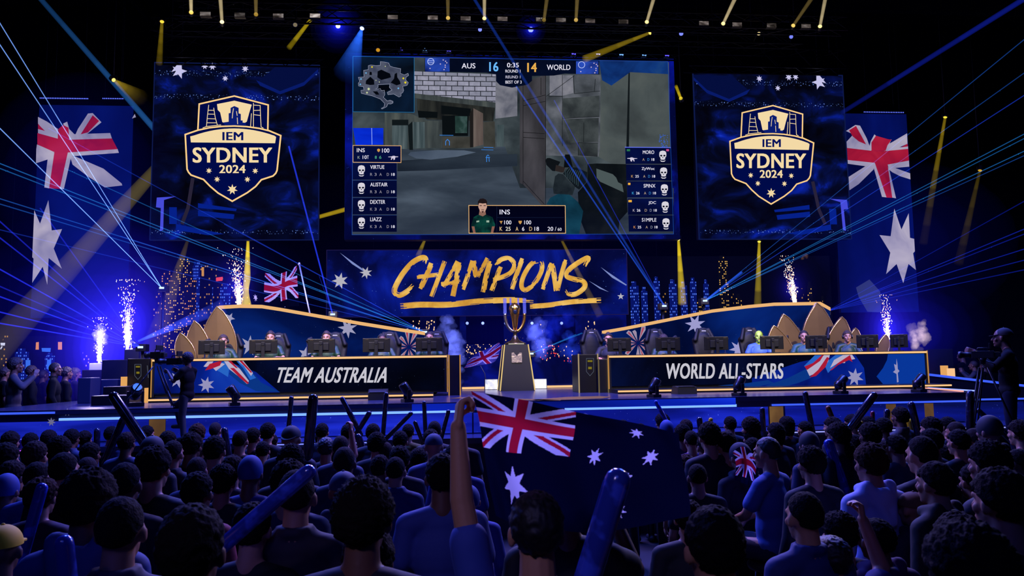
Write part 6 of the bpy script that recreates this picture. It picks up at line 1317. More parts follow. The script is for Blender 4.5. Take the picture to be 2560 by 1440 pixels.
glow('lit_haze', 'blue halo of haze around the brightest blue lamp', W(845, 65, 18.1), (0.6, 0.3, 0.6), '#1a24ff', [(0.12, 0.6), (0.2, 0.3), (0.3, 0.18), (0.42, 0.11), (0.56, 0.07), (0.72, 0.045), (0.9, 0.025), (1.1, 0.012)], 'glowing haze')
glow('lit_haze', 'blue halo of haze around the brightest cluster lamp', W(1327, 74, 18.1), (0.3, 0.2, 0.3), '#1a24ff', [(0.3, 0.3), (0.45, 0.18), (0.65, 0.1), (0.9, 0.05), (1.2, 0.02)], 'glowing haze')
# blue cone lamp, yellow lamps with shafts
tg = W(850, 190, 17.0)
par('blue lamp throwing a wide cone down at the top left corner of the main screen', 905, 71, 18.0, '#a8c0ff', 3.0, 0.05, tg, 'blue lamps above the screens', [(W(868, 185, 17.4), 0.03, 0.32, '#2a6aff', 0.6, (1.6, 1.2, 0.9, 0.6, 0.4, 0.25, 0.12))], hook=(18.25, ZT_C - 0.15))
for k, (px, py, c, s, tx, ty, r1, pk, fd, lab) in enumerate([
 (284, 200, '#ffe070', 1.6, 350, 245, 0.2, 0.28, (1.3, 0.9, 0.55, 0.3, 0.12), 'yellow lamp at upper left beside the left logo screen'),
 (405, 54, '#ffd040', 1.3, 398, 160, 0.07, 0.24, (1.0, 0.8, 0.6, 0.4), 'yellow lamp above the left end of the left logo screen, shining down'),
 (784, 40, '#b89830', 0.4, 722, 120, 0.06, 0.35, (1.0, 0.9, 0.8, 0.4), 'dim lamp with a yellow shaft slanting down left between left and main screens'),
 (1625, 82, '#ffe068', 1.4, 1460, 148, 0.09, 0.30, (1.1, 0.9, 0.8, 0.9), 'yellow lamp slanting onto the top edge of the main screen'),
 (1702, 246, '#d8c030', 0.9, 1690, 215, 0.04, 0.35, (1.0, 0.7), 'yellow lamp in the gap right of the main screen'),
 (945, 125, '#d89820', 0.9, 945, 160, 0.05, 0.0, (1.0,), 'small amber lamp, leftmost of the row on the main screen truss'),
 (1897, 84, '#ffe8a0', 1.1, 1897, 140, 0.05, 0.0, (1.0,), 'small warm lamp over the right logo screen'),
 (2363, 293, '#f0d840', 1.2, 2308, 610, 0.10, 0.24, (1.3, 1.2, 0.9, 0.5, 0.25, 0.12, 0.05), 'yellow lamp right of the right flag banner, long shaft downward'),
 (2450, 426, '#d8a828', 0.9, 2396, 660, 0.11, 0.07, (1.0, 0.8, 0.6, 0.4, 0.2), 'small yellow lamp at far right with faint shaft'),
 (620, 600, '#fff080', 1.6, 616, 770, 0.125, 0.95, (1.0, 0.95, 0.9, 0.85), 'yellow lamp under the left logo screen, bright shaft straight down'),
 (1696, 599, '#fff080', 1.6, 1706, 760, 0.11, 0.65, (1.2, 1.0, 0.8, 0.5), 'yellow lamp under the right corner of the main screen, shaft down'),
 (1898, 604, '#f0e050', 1.2, 1894, 770, 0.10, 0.40, (1.2, 0.9, 0.6, 0.3), 'yellow lamp under the right logo screen, shaft straight down'),
 (1062, 600, '#e8d030', 0.7, 1045, 640, 0.07, 0.2, (1.0, 0.5), 'small yellow lamp under the main screen, left part'),
 (1404, 600, '#e8d030', 0.8, 1500, 790, 0.10, 0.20, (1.2, 1.0, 0.7, 0.5, 0.3), 'yellow lamp under the main screen with shaft across the lettering board'),
 (470, 598, '#c8a820', 0.5, 375, 900, 0.30, 0.10, (1.0, 0.9, 0.7, 0.5), 'yellow lamp under the left logo screen corner, faint wide shaft')]):
    Y = 20.3 if py > 590 else 18.5; Y2 = 19.6 if py > 590 else 18.0
    if py < 130: Y = 17.9; Y2 = 17.4
    tg = W(tx, ty, Y2); zt = 14.98 if (py > 130 and py < 590) else W(px, py, Y).z + 0.22
    hk = (18.25, ZT_C - 0.15) if py < 130 else ((20.15, W(px, py, 20.15).z + 0.45) if py > 590 else None)
    par(lab, px, py, Y, c, s, 0.045, tg, 'yellow shaft lamps', [(tg, 0.035, r1, '#e8c81e' if pk > 0.3 else '#b89a20', pk, fd)] if pk > 0 else [], zt=zt, hook=hk)
# small blue lamps along the main screen truss
for k, (px, py, c) in enumerate([(1002, 124, 0), (1062, 125, 1), (1122, 127, 0), (1434, 135, 0), (1495, 135, 2), (1553, 137, 1), (1610, 138, 1), (1667, 139, 0)]):
    p = W(px, py, 19.5); t = thing('spot_lamp', 'tiny blue lamp of the row along the main screen top, %s from left' % ORD[k], 'stage light', p, 0, 'tiny blue lamps on the main screen truss')
    rel(MB().rbox((p.x - 0.07, p.y - 0.02, p.z - 0.04), (p.x + 0.07, p.y + 0.1, p.z + 0.07), 0.01).build('housing', pr('#0d0e13', 0.4)), t)
    m = MB()
    for dx, dz, r in ((-0.035, 0, 0.02), (0, 0.008, 0.022), (0.035, -0.005, 0.02)): m.ell((p.x + dx, p.y - 0.025, p.z + dz), (r, 0.012, r * 1.3), 8, 6)
    rel(m.build('lens', em(('#5a50ff', '#6aa0e8', '#b0a8ff')[c], 1.8)), t)
    rel(MB().tube([(p.x, p.y + 0.05, p.z + 0.06), (p.x, 19.4, ZT_B - 0.2)], 0.012, 6).build('bracket', TRM), t)
# backstage blue lamps below the lettering board
for k, (px, py, s) in enumerate([(1168, 808, 1.6), (1207, 808, 2.0), (1264, 808, 0.9), (1330, 808, 2.2), (1404, 808, 1.6)]):
    p = W(px, py, 21.6); t = thing('spot_lamp', 'blue-white backstage lamp behind the trophy, %s from left' % ORD[k], 'stage light', p, 0, 'backstage lamps under the lettering board')
    rel(MB().rbox((p.x - 0.06, p.y, p.z - 0.06), (p.x + 0.06, p.y + 0.12, p.z + 0.06), 0.01).build('housing', pr('#0d0e13', 0.4)), t)
    rel(MB().ell((p.x, p.y - 0.005, p.z), (0.04, 0.015, 0.04), 12, 8).build('lens', em('#8aa0ff', s)), t)
    rel(MB().tube([(p.x, p.y + 0.06, p.z + 0.05), (p.x, p.y + 0.06, p.z + 0.35)], 0.012, 6).build('bracket', TRM), t)
m = MB(); a, b = W(1150, 797, 21.66), W(1440, 797, 21.66); m.tube([(a.x, 21.66, a.z + 0.14), (b.x, 21.66, b.z + 0.14)], 0.03, 8)
for f in (0.1, 0.9): m.tube([(a.x + (b.x - a.x) * f, 21.66, a.z), (a.x + (b.x - a.x) * f, 21.66, 14.98)], 0.012, 6)
tag(m.build('lamp_pipe', TRM), 'black pipe carrying the backstage lamps under the lettering board', 'pipe')
# ================================================================ lasers
def projector(label, px, py, Y, beams, col='#2a5cff', r=0.009, zbase=None):
    """laser projector box with its beams"""
    p = W(px, py, Y); t = thing('laser_projector', label, 'laser', p, 0, 'laser projectors')
    rel(MB().rbox((p.x - 0.09, p.y - 0.02, p.z - 0.08), (p.x + 0.09, p.y + 0.2, p.z + 0.06), 0.01).build('housing', pr('#0c0d12', 0.4)), t)
    rel(MB().box((p.x - 0.05, p.y - 0.024, p.z - 0.02), (p.x + 0.05, p.y - 0.021, p.z + 0.02)).build('aperture', em('#a8c0ff', 2.0)), t)
    if zbase is not None: rel(MB().tube([(p.x, p.y + 0.1, zbase), (p.x, p.y + 0.1, p.z - 0.07)], 0.03, 8).build('stand', TRM), t)
    p0 = p + Vector((0, -0.03, 0))
    for bm_ in beams:
        x, y, Y2, pk = bm_[:4]; c = bm_[4] if len(bm_) > 4 else col; rr = bm_[5] if len(bm_) > 5 else r
        beam(t, p0, W(x, y, Y2), rr * 0.8, rr, c, pk, bm_[6] if len(bm_) > 6 else (1.0, 0.9, 0.8), n=6)
    return t
WB = '#7aa8ff'
projector('laser projector left of the left skyline, throwing three beams to the upper left', 405, 720, 17.6, [(-60, -40, 11.5, 1.0, WB), (-60, 22, 11.3, 1.0, WB), (-60, 262, 11.0, 0.9, WB)], zbase=ZD)
projector('laser projector by the taller left spark box, fan of blue beams to the left', 352, 868, 15.9, [(-60, 640, 11.0, 0.55), (-60, 720, 11.0, 0.5), (-60, 765, 11.2, 0.55), (-60, 798, 11.4, 0.6), (-60, 548, 11.0, 0.4), (-60, 500, 11.0, 0.35), (-60, 690, 11.0, 0.25), (100, 520, 12.0, 0.3)], '#2a34ff', 0.012, zbase=ZD)
projector('laser projector at the right end of the left set wall, long fan leftwards', 1062, 830, 17.2, [(-60, 385, 11.0, 0.55, '#2a86e8'), (-60, 398, 11.0, 0.45, '#2a86e8'), (-60, 478, 11.0, 0.45, '#2a70e8'), (-60, 492, 11.0, 0.4, '#2a70e8'), (-60, 560, 11.0, 0.25), (160, 420, 13.0, 0.35, '#2a86e8'), (300, 590, 14.0, 0.3), (120, 320, 12.0, 0.25), (560, 560, 15.0, 0.35)], '#2a50ff', 0.009, zbase=ZD)
projector('laser projector on the right skyline, fan of cyan beams to the upper right', 1762, 752, 17.5, [(2620, 304, 11.5, 0.43, '#2a8ae8'), (2620, 316, 11.5, 0.36, '#2a8ae8'), (2620, 350, 11.5, 0.43, '#2a8ae8'), (2620, 362, 11.5, 0.29, '#2a70e8'), (2620, 200, 11.0, 0.36, '#2a50ff'), (2620, 140, 11.0, 0.29, '#2a6ae0'), (2620, 50, 11.0, 0.32, '#2a6ae0'), (1855, 680, 16.5, 0.6, '#2a60ff', 0.03)], '#2a6aff', 0.009, zbase=ZD)
projector('laser projector beside the tallest right sail, fan of blue beams to the right', 2066, 778, 17.3, [(2620, 548, 12.0, 0.32), (2620, 562, 12.0, 0.25), (2620, 604, 12.0, 0.29), (2620, 635, 12.0, 0.25), (2620, 662, 12.0, 0.22), (2620, 470, 12.0, 0.18)], '#2038f0', 0.010, zbase=ZD)
projector('laser projector right of the trophy pedestal on the deck, thin cyan beams', 1328, 884, 18.0, [(1440, 836, 17.5, 0.5, '#2a8ae8'), (1455, 832, 17.5, 0.5, '#2a8ae8'), (1470, 828, 17.4, 0.4, '#2a8ae8')], '#2a8ae8', 0.008, zbase=ZD)
projector('laser projector on the left set wall, steep blue beam to the left logo screen', 832, 786, 17.3, [(722, 365, 17.3, 0.8, '#2a40ff', 0.022), (798, 690, 17.0, 0.25)], '#2a40ff', zbase=ZD)
projector('laser projector on the right set wall end, steep blue beams over the main screen', 1660, 765, 17.2, [(1290, 215, 14.5, 0.4, '#2a60ff', 0.02), (1150, -60, 12.5, 0.18, '#2a60ff', 0.03), (1385, 250, 15.0, 0.3, '#2a40ff', 0.012)], '#2a60ff', zbase=ZD)
# wide blue shafts from outside the frame
def shaft(label, a, b, r0, r1, col, pk, fade, grp='wide blue light shafts'):
    t = thing('light_shaft', label, 'light beam', a, 0, grp); beam(t, a, b, r0, r1, col, pk, fade, n=14); return t
shaft('wide pale blue light shaft from the top left corner to the left logo screen edge', W(60, -50, 16.0), W(440, 384, 21.5), 0.05, 0.085, '#2a6ab8', 0.34, (0.5, 0.65, 0.85, 1.0, 1.0))
shaft('dim blue light shaft from the top right corner to the right logo screen', W(2620, -40, 14.5), W(2070, 303, 20.5), 0.06, 0.06, '#1a2cc0', 0.26, (1.0, 0.8, 0.5))
shaft('broad hazy yellow light shaft sweeping from the left logo screen to the lower left', W(420, 390, 21.3), W(-40, 905, 15.5), 0.13, 0.30, '#8a7a30', 0.20, (0.9, 1.0, 0.9, 0.7, 0.5))
shaft('blue spotlight shaft slanting up right across the left skyline', W(345, 853, 16.8), W(560, 765, 16.8), 0.02, 0.16, '#3a50ff', 1.0, (1.6, 1.0, 0.6, 0.35, 0.2))
shaft('yellow light shaft entering the lettering gap from the left logo screen corner', W(880, 519, 20.45), W(780, 547, 20.4), 0.06, 0.05, '#c8a818', 0.6, (1.0, 1.0))
moving_head('small moving head with bright lens left of the left tripod camera', 336, 880, 16.5, W(329, 874, 16.3).z, 0.9, 1.2, 0.4, em('#c8d8ff', 3.0), None)
# ================================================================ spark fountains, smoke
def fountain(label, px, pbase, ptop, Y, wpx, seed, lean=0.0, core=0.55, n=420, glowr=0.9, glowp=1.0, stand=False):
    r = random.Random(seed); b = W(px, pbase, Y); tp = W(px + lean, ptop, Y); H = tp.z - b.z; w = wpx / FPX * Y
    t = thing('spark_fountain', label, 'spark fountain', b, 0, 'spark fountains')
    m = MB()
    for i in range(n):
        u = min(1.0, abs(r.gauss(0, 0.42)) + 0.05 * r.random()); sp = w * (0.10 + 0.42 * u) * (1.0 if u < 0.75 else 1.3); x = r.gauss(0, 0.45) * sp + (tp.x - b.x) * u; y = r.gauss(0, 0.3) * sp
        s = r.uniform(0.006, 0.013) * (1.2 - 0.4 * u); z = u * H; d = Vector((x * 0.3 / max(w, .01), y, 1)).normalized() * s * r.uniform(1.0, 2.2)
        c = Vector((b.x + x, b.y + y, b.z + z)); q = Vector((s * 0.8, 0, 0)); q2 = Vector((0, s * 0.8, 0))
        m.add([c - d, c + d, c + q, c - q, c + q2, c - q2], [(0, 2, 4), (0, 4, 3), (0, 3, 5), (0, 5, 2), (1, 4, 2), (1, 3, 4), (1, 5, 3), (1, 2, 5)], 0 if r.random() < 0.6 else 1)
    sp_ = rel(m.build('sparks', [em('#fff0e0', 2.5), em('#ffb890', 2.0)]), t); sp_['kind'] = 'stuff'
    k = core
    if stand: rel(MB().box((b.x - 0.07, b.y - 0.07, b.z - 0.1), (b.x + 0.07, b.y + 0.07, b.z - 0.005)).tube([(b.x, b.y, ZD), (b.x, b.y, b.z - 0.09)], 0.03, 8).build('nozzle_stand', pr('#0c0d12', 0.5)), t)
    rel(MB().tube([b, b + (tp - b) * (0.25 * k), b + (tp - b) * (0.6 * k), b + (tp - b) * k], [w * 0.07, w * 0.12, w * 0.11, w * 0.02], 12).build('bright_core', [vol('#fff0f4', 2.2 / (w * 0.2))]), t)
    glow('spark_glow', None, b + (tp - b) * 0.35, (glowr * 0.7, 0.4, glowr), '#3226ff', [(0.2, 0.30 * glowp), (0.32, 0.22 * glowp), (0.45, 0.16 * glowp), (0.6, 0.12 * glowp), (0.78, 0.085 * glowp), (0.98, 0.06 * glowp), (1.2, 0.042 * glowp), (1.45, 0.028 * glowp), (1.75, 0.018 * glowp), (2.1, 0.012 * glowp)], parent=t)
    d = bpy.data.lights.new('spark_light', 'POINT'); o = bpy.data.objects.new('spark_light', d); COL.objects.link(o); d.energy = 30 * glowp; d.color = (0.6, 0.5, 1.0); d.shadow_soft_size = 0.2; o.location = b + (tp - b) * 0.4 + Vector((0, -0.25, 0))
    return t
fountain('tall spark fountain on the black box at left', 318, 873, 700, 16.5, 46, 1, 3, 0.5, 620, 1.15, 1.5)
fountain('short intensely bright spark fountain at far left', 248, 908, 795, 16.8, 40, 2, 5, 0.75, 300, 1.25, 2.0)
fountain('spark fountain above the left set wall beside the waving flag', 598, 768, 622, 17.5, 50, 3, -8, 0.35, 480, 0.6, 0.7, True)
fountain('spark fountain above the right set wall', 1988, 762, 640, 17.6, 44, 4, -22, 0.25, 460, 0.4, 0.5, True)
fountain('spark fountain at the right end of the right desk', 2220, 868, 738, 16.4, 40, 5, -6, 0.55, 440, 0.95, 1.0, True)
def plume(label, pts, Y, col, peak, seed, base=0.09):
    """smoke: overlapping uneven clouds along a path, lamp light put in as their own glow"""
    r = random.Random(seed); m = MB(); mats = []
    K = 16
    for k in range(K): mats.append(vol(col, peak * (0.5 + 0.8 * k / K) / 0.9))
    i = 0
    for (x, y, w) in pts:
        for q in range(6):
            c = W(x + r.uniform(-.4, .4) * w, y + r.uniform(-.4, .4) * w, Y) + Vector((0, r.uniform(-.12, .12), 0)); R = w / FPX * Y * r.uniform(0.2, 0.62)
            b0 = len(m.v); m.ell(c, (R, R * 0.8, R), 20, 14, i % K); i += 1
            for v in range(b0, len(m.v)):
                p = Vector(m.v[v]); d = p - c; m.v[v] = (c + d * (1 + 0.5 * mnoise.noise(p * 7.0) + 0.3 * mnoise.noise(p * 19.0)))[:]
    return tag(m.build('smoke_plume', mats), label, 'smoke', 'smoke plumes', 'stuff')
plume('white-hot puff of glowing smoke in the short far left fountain', [(250, 878, 9), (254, 862, 18), (252, 846, 22), (254, 832, 17), (252, 818, 10)], 16.75, '#fff4ff', 1.6, 9)
plume('pale blue smoke plume rising right of the left desk', [(1152, 960, 12), (1148, 920, 20), (1140, 890, 34), (1132, 865, 42), (1128, 840, 44), (1124, 815, 36), (1120, 798, 22)], 18.6, '#6a78ff', 0.85, 1)
plume('pale blue smoke plume right behind the trophy', [(1345, 900, 14), (1350, 880, 24), (1348, 860, 34), (1340, 840, 40), (1345, 820, 34), (1352, 805, 24)], 18.9, '#5a68ff', 0.85, 2)
plume('faint blue smoke plume at the left end of the right desk', [(1446, 940, 12), (1440, 915, 18), (1432, 890, 26), (1426, 865, 30), (1420, 845, 24)], 18.6, '#2a4cff', 0.7, 3)
plume('faint blue smoke drifting under the lettering board', [(1390, 815, 44), (1410, 800, 36), (1375, 835, 40), (1210, 900, 26)], 20.2, '#1a30ff', 0.35, 4)
plume('white smoke puff rising right of the right spark fountain', [(2292, 868, 16), (2294, 852, 22), (2298, 838, 30), (2290, 824, 24), (2303, 820, 20), (2308, 808, 10), (2286, 832, 18)], 17.4, '#e8c8c8', 0.9, 5)
plume('pale puff above the right spark fountain tip', [(2014, 638, 9), (2010, 644, 7)], 17.3, '#ffb080', 0.5, 6)
glow('lit_haze', 'blue haze behind the lasers at left', W(230, 800, 18.2), (2.6, 0.8, 1.6), '#1414c8', [(0.35, 0.07), (0.65, 0.065), (0.95, 0.055), (1.25, 0.035), (1.5, 0.02)], 'glowing haze')
glow('lit_haze', 'blue haze behind the right spark fountain', W(2270, 830, 18.2), (1.3, 0.6, 0.9), '#1a1ac8', [(0.35, 0.11), (0.65, 0.09), (0.95, 0.065), (1.25, 0.04), (1.6, 0.02)], 'glowing haze')
glow('lit_haze', 'blue haze over the left skyline', W(480, 720, 18.4), (2.2, 0.5, 1.2), '#0c1070', [(0.6, 0.06), (0.95, 0.055), (1.25, 0.04)], 'glowing haze')
glow('lit_haze', 'blue haze over the left flag banner', W(200, 480, 19.0), (1.9, 0.6, 2.3), '#0a14a0', [(0.6, 0.05), (0.95, 0.04), (1.25, 0.025)], 'glowing haze')
glow('lit_haze', 'blue haze around the right laser fan', W(2240, 600, 18.6), (2.8, 0.6, 1.8), '#08107a', [(0.5, 0.055), (0.8, 0.05), (1.15, 0.04)], 'glowing haze')
glow('lit_haze', 'blue haze behind the trophy', W(1300, 840, 20.0), (2.6, 0.5, 0.8), '#0a10c0', [(0.6, 0.03), (1.0, 0.03), (1.25, 0.015)], 'glowing haze')
glow('lit_haze', 'faint blue haze over the whole stage', Vector((1.8, 18.0, 4.0)), (10.5, 2.6, 3.0), '#0a12a0', [(0.7, 0.012), (1.1, 0.012)], 'glowing haze')  # blue ambience of the stage painted in as a self-glowing volume
# ================================================================ cloth flags
def cloth_mat(h):
    m, nt, out = _nm('flag_cloth'); d = nt.nodes.new('ShaderNodeBsdfDiffuse'); t = nt.nodes.new('ShaderNodeBsdfTranslucent'); mx = nt.nodes.new('ShaderNodeMixShader'); mx.inputs[0].default_value = 0.6
    d.inputs[0].default_value = lin(h); t.inputs[0].default_value = lin(h); nt.links.new(d.outputs[0], mx.inputs[1]); nt.links.new(t.outputs[0], mx.inputs[2]); nt.links.new(mx.outputs[0], out.inputs[0]); return m
FW = cloth_mat('#d8cfe0'); FR = cloth_mat('#b81830'); FN = cloth_mat('#05081c')
def flagcol(u, v, union_only=False):
    """0 navy, 1 white, 2 red; u,v from the upper hoist corner"""
    if u < 0.5 and v < 0.5 or union_only:
        x, y = ((u / 0.5) * 2, (v / 0.5)) if not union_only else (u * 2, v)      # canton 2 x 1
        dx, dy = x - 1.0, y - 0.5
        if abs(dx) < 0.10 or abs(dy) < 0.10: return 2
        if abs(dx) < 0.17 or abs(dy) < 0.17: return 1
        for s in (1, -1):
            d = (dy - s * dx / 2.0) / 1.118
            if abs(d) < 0.11:
                q = d * (1 if (dx > 0) == (s > 0) else -1) if s > 0 else d * (1 if dx > 0 else -1)
                if abs(d + (0.03 if dx * s > 0 else -0.03)) < 0.037: return 2
                return 1
        return 0
    for cu, cv, R, n in ((0.25, 0.75, 0.15, 7), (0.75, 0.83, 0.072, 7), (0.625, 0.44, 0.072, 7), (0.75, 0.17, 0.072, 7), (0.86, 0.37, 0.072, 7), (0.80, 0.54, 0.042, 5)):
        dx, dy = (u - cu) * 2, v - cv; r = math.hypot(dx, dy)
        if r < R:
            a = (math.atan2(dx, -dy) % (2 * math.pi / n)); a = min(a, 2 * math.pi / n - a); k = a / (math.pi / n)
            ri = R * 0.45; x0, y0 = R, 0; x1, y1 = ri * math.cos(math.pi / n), ri * math.sin(math.pi / n)
            px, py = r * math.cos(a), r * math.sin(a)
            if (x1 - x0) * (py - y0) - (y1 - y0) * (px - x0) > 0: return 1
    return 0
def netpoint(net, u, v):
    R, C = len(net), len(net[0])
    def cr(p, t):
        n = len(p); f = t * (n - 1); i = min(int(f), n - 2); t = f - i
        a = p[i - 1] if i > 0 else 2 * p[0] - p[1]; b = p[i]; c = p[i + 1]; d = p[i + 2] if i + 2 < n else 2 * p[-1] - p[-2]
        return 0.5 * (2 * b + (c - a) * t + (2 * a - 5 * b + 4 * c - d) * t * t + (3 * b - a - 3 * c + d) * t ** 3)
    return cr([cr([np.array(q, float) for q in row], u) for row in net], v)
def cloth(name, net, nx, ny, u1=1.0, v1=1.0, wave=0.0, parent=None, union=False, mats=None):
    m = MB(); f = []
    for j in range(ny + 1):
        for i in range(nx + 1):
            p = netpoint(net, i / nx, j / ny); q = WD(p[0], p[1], p[2] + wave * math.sin(9 * i / nx + 3.1 * j / ny) + wave * 0.5 * math.sin(21 * i / nx - 6 * j / ny)); m.v.append(q[:])
    for j in range(ny):
        for i in range(nx):
            a = j * (nx + 1) + i; m.f.append([a, a + 1, a + nx + 2, a + nx + 1]); m.m.append(flagcol((i + 0.5) / nx * u1, (j + 0.5) / ny * v1, union)); m.sm.append(True)
    return rel(m.build(name, mats or [FN, FW, FR], fixn=False), parent)
# flag on a pole behind the left set wall
pb = W(776, 790, 17.4); ptp = W(748, 660, 17.3)
t = thing('pole_flag', 'waving flag with red cross on a silver pole behind the left set wall', 'flag', pb)
rel(MB().tube([(pb.x, pb.y, ZD), pb[:], ptp[:]], 0.018, 8).build('pole', pr('#b0b4c8', 0.3, 0.8)), t)
rel(MB().ell(ptp, (0.03, 0.03, 0.04), 10, 8).build('finial', pr('#c8c8d0', 0.3, 0.8)), t)
cloth('flag_cloth', [[(742, 664, 17.3), (722, 676, 17.2), (690, 686, 17.35), (655, 682, 17.2), (628, 690, 17.3)], [(744, 712, 17.3), (720, 716, 17.2), (688, 730, 17.35), (652, 726, 17.2), (622, 728, 17.3)], [(748, 765, 17.3), (725, 766, 17.2), (690, 772, 17.35), (655, 770, 17.2), (630, 768, 17.3)]], 120, 80, 0.72, 0.62, 0.0, t)
t = thing('hand_flag', 'tattered flag with red cross on the deck left of the trophy pedestal', 'flag', W(1205, 930, 18.9))
cloth('flag_cloth', [[(1168, 905, 18.9), (1190, 884, 18.8), (1215, 874, 18.95), (1248, 856, 18.9)], [(1166, 912, 18.9), (1195, 900, 18.85), (1222, 888, 18.95), (1252, 868, 18.9)], [(1160, 920, 18.9), (1205, 912, 18.85), (1235, 905, 18.95), (1246, 890, 18.9)]], 60, 40, 1, 1, 0.0, t, True, [pr('#1c1a5c', 0.7), FW, FR])
a, b = W(1196, 905, 18.95), W(1212, 934, 18.95); rel(MB().tube([a[:], b[:], (b.x + 0.05, b.y, ZD)], 0.012, 6).build('stick', pr('#20222c', 0.5)), t)
